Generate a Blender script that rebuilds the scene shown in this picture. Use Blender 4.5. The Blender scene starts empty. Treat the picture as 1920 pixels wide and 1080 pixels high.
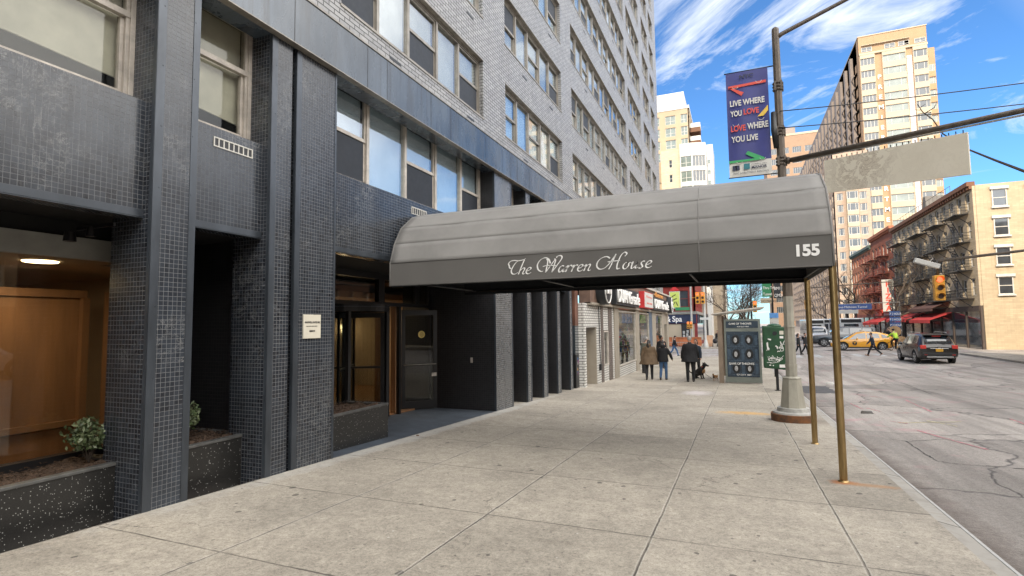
import bpy, math, random
from math import sin, cos, pi, radians, sqrt, atan2
from mathutils import Vector, Matrix, Euler
random.seed(7)
SC = bpy.context.scene
COL = SC.collection
# ---------------------------------------------------------------- camera
cam_d = bpy.data.cameras.new("camera"); cam = bpy.data.objects.new("camera", cam_d); COL.objects.link(cam)
yaw, pit, rol = 0.39800526, 0.06909252, 0.01207054
F = Vector((-sin(yaw)*cos(pit), cos(yaw)*cos(pit), sin(pit)))
Rt0 = Vector((cos(yaw), sin(yaw), 0)); U0 = Rt0.cross(F)
Rt = Rt0*cos(rol) - U0*sin(rol); Up = Rt0*sin(rol) + U0*cos(rol)
cam.matrix_world = Matrix(((Rt.x, Up.x, -F.x, 0), (Rt.y, Up.y, -F.y, 0), (Rt.z, Up.z, -F.z, 1.6), (0, 0, 0, 1)))
cam_d.sensor_width = 36; cam_d.lens = 36*1000.72/1920; cam_d.clip_start = .05; cam_d.clip_end = 3000
SC.camera = cam
SC.view_settings.view_transform = 'Standard'; SC.view_settings.look = 'None'; SC.view_settings.gamma = 1
SC.view_settings.exposure = .98
# ---------------------------------------------------------------- sun and sky
SUN_EL = radians(34); SUN_AZ = atan2(-.28, -.96)       # azimuth from +Y towards +X
sdir = Vector((sin(SUN_AZ)*cos(SUN_EL), cos(SUN_AZ)*cos(SUN_EL), sin(SUN_EL)))
sl = bpy.data.lights.new("sun", 'SUN'); sl.energy = 3.2; sl.angle = radians(.5); sl.color = (1, .86, .66)
so = bpy.data.objects.new("sun", sl); COL.objects.link(so); so.rotation_euler = sdir.to_track_quat('Z', 'Y').to_euler()
W = bpy.data.worlds.new("World"); SC.world = W; W.use_nodes = True
def N(nt, t, **k):
    n = nt.nodes.new(t)
    for a, b in k.items():
        if a.startswith('i_'): n.inputs[a[2:].replace('_', ' ')].default_value = b
        else: setattr(n, a, b)
    return n
def mth(nt, op, a, b=None, c=None, clamp=False):
    n = nt.nodes.new('ShaderNodeMath'); n.operation = op; n.use_clamp = clamp
    for i, v in enumerate((a, b, c)):
        if v is None: continue
        if isinstance(v, (int, float)): n.inputs[i].default_value = v
        else: nt.links.new(v, n.inputs[i])
    return n.outputs[0]
def mixc(nt, f, a, b, bt='MIX'):
    n = nt.nodes.new('ShaderNodeMix'); n.data_type = 'RGBA'; n.blend_type = bt
    for s, v in ((n.inputs[0], f), (n.inputs[6], a), (n.inputs[7], b)):
        if isinstance(v, (int, float)): s.default_value = v
        elif isinstance(v, tuple): s.default_value = v + (1,) if len(v) == 3 else v
        else: nt.links.new(v, s)
    return n.outputs[2]
def ramp(nt, f, stops, interp='LINEAR'):
    n = nt.nodes.new('ShaderNodeValToRGB'); cr = n.color_ramp; cr.interpolation = interp
    while len(cr.elements) < len(stops): cr.elements.new(.5)
    for e, (p, c) in zip(cr.elements, stops):
        e.position = p; e.color = (c, c, c, 1) if isinstance(c, (int, float)) else tuple(c) + (1,)
    nt.links.new(f, n.inputs[0]); return n.outputs[0]
def noise(nt, vec, scale, detail=4, rough=.5, dist=0, out=0, sc=None):
    n = N(nt, 'ShaderNodeTexNoise'); n.inputs['Scale'].default_value = scale; n.inputs['Detail'].default_value = detail
    n.inputs['Roughness'].default_value = rough; n.inputs['Distortion'].default_value = dist
    if sc:
        m = N(nt, 'ShaderNodeMapping'); m.inputs['Scale'].default_value = sc; nt.links.new(vec, m.inputs[0]); vec = m.outputs[0]
    nt.links.new(vec, n.inputs['Vector']); return n.outputs[out]
def build_world():
    nt = W.node_tree; bg = nt.nodes['Background']
    sky = N(nt, 'ShaderNodeTexSky', sky_type='NISHITA', sun_disc=False, sun_elevation=SUN_EL, sun_rotation=SUN_AZ)
    sky.air_density = 1.0; sky.dust_density = .3; sky.ozone_density = 3.0
    tc = N(nt, 'ShaderNodeTexCoord'); sx = N(nt, 'ShaderNodeSeparateXYZ'); nt.links.new(tc.outputs['Generated'], sx.inputs[0])
    X, Y, Z = sx.outputs
    d = mth(nt, 'ADD', mth(nt, 'MAXIMUM', Z, 0), .12)
    cx = N(nt, 'ShaderNodeCombineXYZ'); nt.links.new(mth(nt, 'DIVIDE', X, d), cx.inputs[0]); nt.links.new(mth(nt, 'DIVIDE', Y, d), cx.inputs[1])
    m = N(nt, 'ShaderNodeMapping'); m.inputs['Rotation'].default_value = (0, 0, .55); m.inputs['Location'].default_value = (3.1, 1.7, 0)
    nt.links.new(cx.outputs[0], m.inputs[0]); v = m.outputs[0]
    wisp = noise(nt, v, 1.25, 10, .64, 1.3, sc=(.8, 1.5, 1))
    big = noise(nt, v, .35, 3, .5)
    wf = ramp(nt, mth(nt, 'ADD', wisp, mth(nt, 'MULTIPLY', mth(nt, 'SUBTRACT', big, .5), .5)), ((.49, 0), (.58, .5), (.68, 1)))
    # bright clouds added out of view for fill: overhead, right and behind
    back = ramp(nt, mth(nt, 'ADD', mth(nt, 'ADD', mth(nt, 'MULTIPLY', Z, .62), mth(nt, 'MULTIPLY', X, .78)), mth(nt, 'MULTIPLY', mth(nt, 'MAXIMUM', mth(nt, 'MULTIPLY', Y, -1), 0), .55)), ((.50, 0), (.84, 1)))
    bank = ramp(nt, noise(nt, v, .8, 6, .6, .4), ((.30, 0), (.55, 1)))
    cf = mth(nt, 'MAXIMUM', wf, mth(nt, 'MULTIPLY', back, mth(nt, 'ADD', mth(nt, 'MULTIPLY', bank, .6), .4)), clamp=True)
    skyc = mixc(nt, 1.0, sky.outputs[0], (.50, .80, 1.06), 'MULTIPLY')
    cloudc = mixc(nt, back, (6.3, 6.6, 7.0), (25, 24.2, 23.0))
    nt.links.new(mixc(nt, cf, skyc, cloudc), bg.inputs[0]); bg.inputs[1].default_value = .10
build_world()
# ---------------------------------------------------------------- materials
def newmat(name):
    m = bpy.data.materials.new(name); m.use_nodes = True; nt = m.node_tree
    return m, nt, nt.nodes['Principled BSDF']
def pos(nt, coord='W'):
    if coord == 'W': return N(nt, 'ShaderNodeNewGeometry').outputs['Position']
    return N(nt, 'ShaderNodeTexCoord').outputs['Object']
def addbump(nt, b, h, dist, strength=1):
    n = N(nt, 'ShaderNodeBump'); n.inputs['Distance'].default_value = dist; n.inputs['Strength'].default_value = strength
    nt.links.new(h, n.inputs['Height']); nt.links.new(n.outputs[0], b.inputs['Normal'])
def mat(name, col, rough=.6, metal=0, var=.2, vs=3., bump=0, bs=60, coord='O', spec=.5, coat=0, col2=None, sc=None, dirt=0):
    m, nt, b = newmat(name); p = pos(nt, coord)
    c2 = col2 or tuple(c*(1-var) for c in col); c1 = tuple(min(1, c*(1+var*.5)) for c in col) if not col2 else col
    f = ramp(nt, noise(nt, p, vs, 5, .6, sc=sc), ((.3, 0), (.7, 1)))
    c = mixc(nt, f, c2, c1)
    if dirt:
        g = ramp(nt, noise(nt, p, vs*.37, 8, .7, .5), ((.45, 0), (.75, dirt)))
        c = mixc(nt, g, c, tuple(x*.45 for x in col))
    nt.links.new(c, b.inputs['Base Color'])
    nt.links.new(mth(nt, 'ADD', mth(nt, 'MULTIPLY', noise(nt, p, vs*4, 3), .2), rough-.1, clamp=True), b.inputs['Roughness'])
    b.inputs['Metallic'].default_value = metal; b.inputs['Specular IOR Level'].default_value = spec
    b.inputs['Coat Weight'].default_value = coat; b.inputs['Coat Roughness'].default_value = .06
    if bump: addbump(nt, b, noise(nt, p, bs, 4, .6), bump)
    return m
def uv_wall(nt, jit=0):
    g = N(nt, 'ShaderNodeNewGeometry'); s = N(nt, 'ShaderNodeSeparateXYZ'); nt.links.new(g.outputs['Position'], s.inputs[0])
    c = N(nt, 'ShaderNodeCombineXYZ'); nt.links.new(mth(nt, 'ADD', s.outputs[0], s.outputs[1]), c.inputs[0]); nt.links.new(s.outputs[2], c.inputs[1])
    return c.outputs[0], g.outputs['Position']
def brick(name, c1, c2, mortar, w, h, ms, rough=.5, off=.5, spec=.5, bump=.003, patch=None, streak=0, bias=0, coat=0, rvar=.25, patchs=1.2, wob=.004, scuff=0):
    m, nt, b = newmat(name); uv, p = uv_wall(nt)
    if wob:
        v = N(nt, 'ShaderNodeVectorMath', operation='ADD'); nt.links.new(uv, v.inputs[0])
        v2 = N(nt, 'ShaderNodeVectorMath', operation='SCALE'); v2.inputs[3].default_value = wob
        nt.links.new(noise(nt, p, 9, 2, .5, out=1), v2.inputs[0]); nt.links.new(v2.outputs[0], v.inputs[1]); uv = v.outputs[0]
    t = N(nt, 'ShaderNodeTexBrick'); nt.links.new(uv, t.inputs['Vector']); t.offset = off
    for k, c in (('Color1', c1), ('Color2', c2), ('Mortar', mortar)): t.inputs[k].default_value = c + (1,)
    t.inputs['Scale'].default_value = 1; t.inputs['Mortar Size'].default_value = ms; t.inputs['Mortar Smooth'].default_value = .15
    t.inputs['Bias'].default_value = bias; t.inputs['Brick Width'].default_value = w; t.inputs['Row Height'].default_value = h
    c = t.outputs['Color']
    if patch:
        f = ramp(nt, noise(nt, p, patchs, 7, .65, .6), ((.48, 0), (.68, 1)))
        c = mixc(nt, mth(nt, 'MULTIPLY', mth(nt, 'MULTIPLY', f, patch[1]), mth(nt, 'SUBTRACT', 1, t.outputs['Fac'])), c, patch[0])
    if streak:
        f = ramp(nt, noise(nt, p, 1, 6, .6, sc=(5, 5, .35)), ((.5, 0), (.72, streak)))
        c = mixc(nt, f, c, tuple(x*.3 for x in c1))
    if scuff:
        w1 = noise(nt, p, 3.2, 7, .75, 1.8); band = mth(nt, 'LESS_THAN', mth(nt, 'ABSOLUTE', mth(nt, 'SUBTRACT', w1, .5)), .006)
        msk = ramp(nt, noise(nt, p, 1.1, 4, .6), ((.52, 0), (.62, scuff)))
        c = mixc(nt, mth(nt, 'MULTIPLY', band, msk), c, (.30, .30, .29))
    nt.links.new(c, b.inputs['Base Color'])
    rn = noise(nt, p, 1.7, 5, .6)
    nt.links.new(mth(nt, 'ADD', mth(nt, 'MULTIPLY', t.outputs['Fac'], .25), mth(nt, 'ADD', mth(nt, 'MULTIPLY', mth(nt, 'SUBTRACT', rn, .5), rvar), rough), clamp=True), b.inputs['Roughness'])
    b.inputs['Specular IOR Level'].default_value = spec; b.inputs['Coat Weight'].default_value = coat
    if bump: addbump(nt, b, mth(nt, 'ADD', mth(nt, 'MULTIPLY', t.outputs['Fac'], -1), mth(nt, 'MULTIPLY', noise(nt, p, 70, 3), .25)), bump)
    return m
def glass(name, tint=(.8, .88, .9), ior=1.7, rough=.015, wave=0, see=1., coord='W', body=(.05, .06, .07)):
    m, nt, b = newmat(name); out = nt.nodes['Material Output']; nt.nodes.remove(b)
    tr = N(nt, 'ShaderNodeBsdfTransparent'); tr.inputs[0].default_value = tint + (1,)
    gl = N(nt, 'ShaderNodeBsdfGlossy'); gl.inputs['Roughness'].default_value = rough
    g_ = N(nt, 'ShaderNodeNewGeometry'); dn = N(nt, 'ShaderNodeVectorMath', operation='DOT_PRODUCT')
    nt.links.new(g_.outputs['Incoming'], dn.inputs[0]); nt.links.new(g_.outputs['Normal'], dn.inputs[1])
    f0 = ((ior-1)/(ior+1))**2
    fv = mth(nt, 'ADD', mth(nt, 'MULTIPLY', mth(nt, 'POWER', mth(nt, 'SUBTRACT', 1, mth(nt, 'ABSOLUTE', dn.outputs['Value'])), 5), 1-f0), f0, clamp=True)
    if wave:
        bn = N(nt, 'ShaderNodeBump'); bn.inputs['Distance'].default_value = wave; nt.links.new(noise(nt, pos(nt, coord), 2.2, 2, .5), bn.inputs['Height'])
        nt.links.new(bn.outputs[0], gl.inputs['Normal'])
    src = tr.outputs[0]
    if see < 1:
        df = N(nt, 'ShaderNodeBsdfDiffuse'); df.inputs[0].default_value = body + (1,)
        mx = N(nt, 'ShaderNodeMixShader'); mx.inputs[0].default_value = see; nt.links.new(df.outputs[0], mx.inputs[1]); nt.links.new(src, mx.inputs[2]); src = mx.outputs[0]
    mx = N(nt, 'ShaderNodeMixShader'); nt.links.new(fv, mx.inputs[0]); nt.links.new(src, mx.inputs[1]); nt.links.new(gl.outputs[0], mx.inputs[2])
    nt.links.new(mx.outputs[0], out.inputs[0]); return m
def emit(name, col, s):
    m, nt, b = newmat(name); b.inputs['Base Color'].default_value = col + (1,)
    b.inputs['Emission Color'].default_value = col + (1,); b.inputs['Emission Strength'].default_value = s; return m
# ---------------------------------------------------------------- mesh builder
class MB:
    def __init__(s): s.v = []; s.f = []; s.m = []; s.cur = 0
    def quad(s, *p):
        n = len(s.v); s.v += [tuple(q) for q in p]; s.f.append(tuple(range(n, n+len(p)))); s.m.append(s.cur); return s
    def faces(s, vs, fs):
        n = len(s.v); s.v += [tuple(q) for q in vs]
        for f in fs: s.f.append(tuple(n+i for i in f)); s.m.append(s.cur)
        return s
    def hexa(s, p):  # 8 points: bottom 4 ccw, top 4 ccw
        return s.faces(p, [(0, 3, 2, 1), (4, 5, 6, 7), (0, 1, 5, 4), (1, 2, 6, 5), (2, 3, 7, 6), (3, 0, 4, 7)])
    def box(s, x0, x1, y0, y1, z0, z1):
        if x1 < x0: x0, x1 = x1, x0
        if y1 < y0: y0, y1 = y1, y0
        return s.hexa([(x0, y0, z0), (x1, y0, z0), (x1, y1, z0), (x0, y1, z0), (x0, y0, z1), (x1, y0, z1), (x1, y1, z1), (x0, y1, z1)])
    def obox(s, O, u, n, u0, u1, d0, d1, z0, z1):  # O origin, u along the wall, n outward
        O = Vector(O); u = Vector(u); n = Vector(n); q = []
        for z in (z0, z1):
            for a, b in ((u0, d0), (u1, d0), (u1, d1), (u0, d1)): q.append(O + u*a + n*b + Vector((0, 0, z)))
        if u.cross(n).z < 0: q = [q[i] for i in (0, 3, 2, 1, 4, 7, 6, 5)]
        return s.hexa(q)
    def tube(s, pts, r, n=8, cap=True, flat=1.0):
        pts = [Vector(p) for p in pts]; R = r if isinstance(r, (list, tuple)) else [r]*len(pts); base = len(s.v)
        up = Vector((0, 0, 1)); prev = None
        for i, p in enumerate(pts):
            t = (pts[min(i+1, len(pts)-1)] - pts[max(i-1, 0)]).normalized()
            if prev is None:
                a = t.orthogonal().normalized() if abs(t.z) > .95 else t.cross(up).normalized()
            else:
                a = (prev - t*prev.dot(t)); a = a.normalized() if a.length > 1e-6 else t.orthogonal().normalized()
            prev = a; b = t.cross(a)
            for k in range(n):
                th = 2*pi*k/n; s.v.append(tuple(p + (a*cos(th) + b*sin(th)*flat)*R[i]))
        for i in range(len(pts)-1):
            for k in range(n):
                s.f.append((base+i*n+k, base+i*n+(k+1) % n, base+(i+1)*n+(k+1) % n, base+(i+1)*n+k)); s.m.append(s.cur)
        if cap:
            s.f.append(tuple(base+k for k in range(n))[::-1]); s.m.append(s.cur)
            s.f.append(tuple(base+(len(pts)-1)*n+k for k in range(n))); s.m.append(s.cur)
        return s
    def lathe(s, prof, c, n=16, axis='z', rot=0):  # prof: (radius, height)
        base = len(s.v); c = Vector(c)
        for (r, h) in prof:
            for k in range(n):
                th = 2*pi*k/n + rot
                if axis == 'z': q = Vector((r*cos(th), r*sin(th), h))
                elif axis == 'y': q = Vector((r*cos(th), h, r*sin(th)))
                else: q = Vector((h, r*cos(th), r*sin(th)))
                s.v.append(tuple(c+q))
        for i in range(len(prof)-1):
            for k in range(n):
                s.f.append((base+i*n+k, base+i*n+(k+1) % n, base+(i+1)*n+(k+1) % n, base+(i+1)*n+k)); s.m.append(s.cur)
        s.f.append(tuple(base+k for k in range(n))[::-1]); s.m.append(s.cur)
        s.f.append(tuple(base+(len(prof)-1)*n+k for k in range(n))); s.m.append(s.cur)
        return s
    def ell(s, c, r, nu=12, nv=8, M=None):
        base = len(s.v); c = Vector(c)
        for j in range(nv+1):
            ph = pi*j/nv
            for i in range(nu):
                th = 2*pi*i/nu; q = Vector((r[0]*sin(ph)*cos(th), r[1]*sin(ph)*sin(th), r[2]*cos(ph)))
                if M: q = M @ q
                s.v.append(tuple(c+q))
        for j in range(nv):
            for i in range(nu):
                s.f.append((base+j*nu+i, base+(j+1)*nu+i, base+(j+1)*nu+(i+1) % nu, base+j*nu+(i+1) % nu)); s.m.append(s.cur)
        return s
    def poly(s, pts, O, u, w, n, th):  # 2D outline in (u,w) extruded along n by th
        O = Vector(O); u = Vector(u); w = Vector(w); n = Vector(n)
        A = [O + u*a + w*b for a, b in pts]; B = [p + n*th for p in A]; k = len(pts); base = len(s.v)
        s.v += [tuple(p) for p in A+B]
        s.f.append(tuple(base+i for i in range(k))[::-1]); s.m.append(s.cur)
        s.f.append(tuple(base+k+i for i in range(k))); s.m.append(s.cur)
        for i in range(k): s.f.append((base+i, base+(i+1) % k, base+k+(i+1) % k, base+k+i)); s.m.append(s.cur)
        return s
    def build(s, name, mats, parent=None, smooth=False, bevel=0, world=True, auto=True):
        off = Vector((0, 0, 0)); p = parent
        if world:
            while p is not None: off += p.location; p = p.parent
        me = bpy.data.meshes.new(name)
        me.from_pydata([(a-off.x, b-off.y, c-off.z) for a, b, c in s.v], [], s.f)
        if not isinstance(mats, (list, tuple)): mats = [mats]
        for m in mats: me.materials.append(m)
        if len(mats) > 1:
            for pl, mi in zip(me.polygons, s.m): pl.material_index = mi
        me.update()
        if auto:
            import bmesh
            bm = bmesh.new(); bm.from_mesh(me); bmesh.ops.recalc_face_normals(bm, faces=bm.faces); bm.to_mesh(me); bm.free()
        if smooth:
            for pl in me.polygons: pl.use_smooth = True
        o = bpy.data.objects.new(name, me); COL.objects.link(o)
        if parent is not None: o.parent = parent
        if smooth == 'a':
            me.shade_smooth() if False else None
            try: me.set_sharp_from_angle(angle=radians(38))
            except Exception: pass
        if bevel:
            b = o.modifiers.new('bevel', 'BEVEL'); b.width = bevel; b.segments = 2; b.limit_method = 'ANGLE'; b.angle_limit = radians(40)
        return o
def tag(o, label=None, cat=None, group=None, kind=None):
    for k, v in (('label', label), ('category', cat), ('group', group), ('kind', kind)):
        if v: o[k] = v
    return o
def thing(name, loc, label, cat, group=None, rz=0):
    o = bpy.data.objects.new(name, None); COL.objects.link(o); o.location = loc; o.rotation_euler = (0, 0, rz); o.empty_display_size = .2
    return tag(o, label, cat, group)
def link(me, name, parent, loc=(0, 0, 0), rz=0):
    o = bpy.data.objects.new(name, me); COL.objects.link(o); o.parent = parent; o.location = loc; o.rotation_euler = (0, 0, rz); return o
def copy_tree(o, parent=None):
    c = o.copy(); COL.objects.link(c); c.parent = parent
    for ch in [x for x in bpy.data.objects if x.parent == o]: copy_tree(ch, c)
    return c
def text(s, size, O, u, w, m, parent, name='lettering', th=.006, align='LEFT', sx=1, bold=0, spacing=1, world=True):
    cu = bpy.data.curves.new('t', 'FONT'); cu.body = s; cu.size = size; cu.extrude = th/2; cu.align_x = align; cu.offset = bold; cu.space_character = spacing
    t = bpy.data.objects.new('t', cu); COL.objects.link(t)
    dg = bpy.context.evaluated_depsgraph_get(); me = bpy.data.meshes.new_from_object(t.evaluated_get(dg))
    bpy.data.objects.remove(t); u = Vector(u).normalized(); w = Vector(w).normalized(); n = u.cross(w); O = Vector(O)
    off = Vector((0, 0, 0)); p = parent
    while world and p is not None: off += p.location; p = p.parent
    for v in me.vertices:
        c = v.co; q = O + u*(c.x*sx) + w*c.y + n*(c.z+th/2) - off; v.co = q
    me.materials.clear(); me.materials.append(m); me.name = name
    o = bpy.data.objects.new(name, me); COL.objects.link(o); o.parent = parent; return o
def gz(y):
    if y < 20: return -.0338*max(y, -30)
    t = min(y-20, 20); return -.676-.0338*(t-t*t/40)
def rdz(x, y): return gz(y)-.12+.033*min(max(x-1.74, 0), 10)
# ================================================================ materials of the place
def sidewalk_mat():
    m, nt, b = newmat('sidewalk concrete'); p = pos(nt)
    s = N(nt, 'ShaderNodeSeparateXYZ'); nt.links.new(p, s.inputs[0]); X, Y, Z = s.outputs
    wv = mth(nt, 'MULTIPLY', mth(nt, 'SUBTRACT', noise(nt, p, 1.3, 4, .6), .5), .035)
    wv2 = mth(nt, 'MULTIPLY', mth(nt, 'SUBTRACT', noise(nt, p, 14, 3, .6), .5), .012)
    def seam(c, off, pitch, w):
        a = mth(nt, 'ADD', mth(nt, 'ADD', mth(nt, 'SUBTRACT', c, off), wv), wv2)
        r = mth(nt, 'ABSOLUTE', mth(nt, 'SUBTRACT', mth(nt, 'FRACT', mth(nt, 'DIVIDE', a, pitch)), .5))
        d = mth(nt, 'MULTIPLY', mth(nt, 'SUBTRACT', .5, r), pitch)       # distance to the nearest seam
        return d
    dx = seam(X, .775, 1.495, 0); dy = seam(Y, 4.6, 1.6, 0)
    d = mth(nt, 'MINIMUM', dx, dy)
    line = ramp(nt, d, ((.0045, 1), (.010, .0)))
    pale = mth(nt, 'MULTIPLY', ramp(nt, dx, ((.006, 0), (.011, 1), (.022, 0))), .35)
    # slab id for tone
    fl = N(nt, 'ShaderNodeCombineXYZ')
    nt.links.new(mth(nt, 'FLOOR', mth(nt, 'DIVIDE', mth(nt, 'ADD', X, 40*1.495-.775), 1.495)), fl.inputs[0])
    nt.links.new(mth(nt, 'FLOOR', mth(nt, 'DIVIDE', mth(nt, 'ADD', Y, 60*1.6-4.6), 1.6)), fl.inputs[1])
    wn = N(nt, 'ShaderNodeTexWhiteNoise'); wn.noise_dimensions = '2D'; nt.links.new(fl.outputs[0], wn.inputs[0])
    tone = ramp(nt, wn.outputs[0], ((0, .84), (.12, .97), (.8, 1.02), (1, 1.10)))
    big = ramp(nt, noise(nt, p, .5, 6, .65, .4), ((.28, (.265, .238, .198)), (.5, (.368, .330, .273)), (.74, (.440, .396, .326))))
    fine = ramp(nt, mth(nt, 'ADD', mth(nt, 'MULTIPLY', noise(nt, p, 26, 6, .9), .6), mth(nt, 'MULTIPLY', noise(nt, p, 80, 3, .9), .4)), ((.36, .42), (.5, 1), (.64, 1.38)))
    mott = ramp(nt, noise(nt, p, 7, 8, .75), ((.3, .76), (.7, 1.14)))
    c = mixc(nt, 1, big, tone, 'MULTIPLY'); c = mixc(nt, 1, c, fine, 'MULTIPLY'); c = mixc(nt, 1, c, mott, 'MULTIPLY')
    # pale wear along the wall
    # chewing-gum spots
    vo = N(nt, 'ShaderNodeTexVoronoi'); vo.inputs['Scale'].default_value = 4.2; vo.inputs['Randomness'].default_value = 1
    mp = N(nt, 'ShaderNodeMapping'); mp.inputs['Scale'].default_value = (1, .8, 0); nt.links.new(p, mp.inputs[0])
    vv = N(nt, 'ShaderNodeVectorMath', operation='ADD'); nt.links.new(mp.outputs[0], vv.inputs[0])
    vs = N(nt, 'ShaderNodeVectorMath', operation='SCALE'); vs.inputs[3].default_value = .05; nt.links.new(noise(nt, p, 9, 2, .5, out=1), vs.inputs[0])
    nt.links.new(vs.outputs[0], vv.inputs[1]); nt.links.new(vv.outputs[0], vo.inputs['Vector'])
    sr = N(nt, 'ShaderNodeSeparateColor'); nt.links.new(vo.outputs['Color'], sr.inputs[0])
    rad = mth(nt, 'ADD', mth(nt, 'MULTIPLY', sr.outputs[0], .10), .045)
    spot = mth(nt, 'MULTIPLY', mth(nt, 'LESS_THAN', vo.outputs['Distance'], rad), mth(nt, 'GREATER_THAN', sr.outputs[1], .30))
    c = mixc(nt, mth(nt, 'MULTIPLY', spot, .75), c, (.07, .062, .056))
    vo2 = N(nt, 'ShaderNodeTexVoronoi'); vo2.inputs['Scale'].default_value = 9; nt.links.new(mp.outputs[0], vo2.inputs['Vector'])
    s2 = N(nt, 'ShaderNodeSeparateColor'); nt.links.new(vo2.outputs['Color'], s2.inputs[0])
    sp2 = mth(nt, 'MULTIPLY', mth(nt, 'LESS_THAN', vo2.outputs['Distance'], .115), mth(nt, 'GREATER_THAN', s2.outputs[1], .6))
    c = mixc(nt, mth(nt, 'MULTIPLY', sp2, .55), c, (.10, .09, .08))
    sp3 = mth(nt, 'MULTIPLY', mth(nt, 'LESS_THAN', vo2.outputs['Distance'], .09), mth(nt, 'LESS_THAN', s2.outputs[1], .14))
    c = mixc(nt, mth(nt, 'MULTIPLY', sp3, .4), c, (.7, .68, .62))
    # yellow utility paint, rust round the pole foot, faded chalky brick patch
    def blob(cx, cy, rx, ry, col, amt, base, ns=6):
        a = mth(nt, 'DIVIDE', mth(nt, 'SUBTRACT', X, cx), rx); e = mth(nt, 'DIVIDE', mth(nt, 'SUBTRACT', Y, cy), ry)
        q = mth(nt, 'SQRT', mth(nt, 'ADD', mth(nt, 'MULTIPLY', a, a), mth(nt, 'MULTIPLY', e, e)))
        q = mth(nt, 'ADD', q, mth(nt, 'MULTIPLY', mth(nt, 'SUBTRACT', noise(nt, p, ns, 5, .7), .5), 1.5))
        return mixc(nt, ramp(nt, q, ((.35, amt), (1, 0))), base, col)
    c = blob(.1, 13.3, .75, .35, (.62, .36, .10), .75, c)
    c = blob(1.06, 7.22, .20, .13, (.34, .13, .04), .95, c, 12)
    c = blob(1.32, 7.18, .42, .10, (.36, .20, .09), .7, c, 10)
    c = blob(1.2, 12.5, .5, .6, (.16, .13, .10), .6, c)
    c = blob(-1.25, 17.9, .55, 1.0, (.55, .50, .50), .7, c, 9)
    c = blob(-5.1, 9.5, .25, 7, (.50, .50, .48), .5, c, 3)
    dv = N(nt, 'ShaderNodeVectorMath', operation='SCALE'); dv.inputs[3].default_value = .9; nt.links.new(noise(nt, p, 1.1, 6, .65, out=1), dv.inputs[0])
    da = N(nt, 'ShaderNodeVectorMath', operation='ADD'); nt.links.new(p, da.inputs[0]); nt.links.new(dv.outputs[0], da.inputs[1])
    ve = N(nt, 'ShaderNodeTexVoronoi', feature='DISTANCE_TO_EDGE'); ve.inputs['Scale'].default_value = .42; nt.links.new(da.outputs[0], ve.inputs['Vector'])
    ckf = mth(nt, 'MULTIPLY', ramp(nt, ve.outputs['Distance'], ((.0006, 1), (.0026, 0))), ramp(nt, noise(nt, p, .55, 3, .5), ((.50, 0), (.56, .7))))
    c = mixc(nt, ckf, c, (.08, .07, .06))
    stn = ramp(nt, noise(nt, p, 2.1, 9, .72, .8), ((.56, 0), (.66, .34))); c = mixc(nt, stn, c, (.20, .175, .145))
    c = mixc(nt, pale, c, (.55, .53, .48))
    brk = ramp(nt, noise(nt, p, 2.5, 3, .6), ((.40, .35), (.58, 1)))
    c = mixc(nt, mth(nt, 'MULTIPLY', mth(nt, 'MULTIPLY', line, brk), .8), c, (.07, .062, .055))
    nt.links.new(c, b.inputs['Base Color']); b.inputs['Roughness'].default_value = .78; b.inputs['Specular IOR Level'].default_value = .35
    h = mth(nt, 'SUBTRACT', mth(nt, 'MULTIPLY', noise(nt, p, 70, 4, .7), .4), mth(nt, 'MULTIPLY', line, 1.2))
    addbump(nt, b, h, .006); return m
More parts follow.
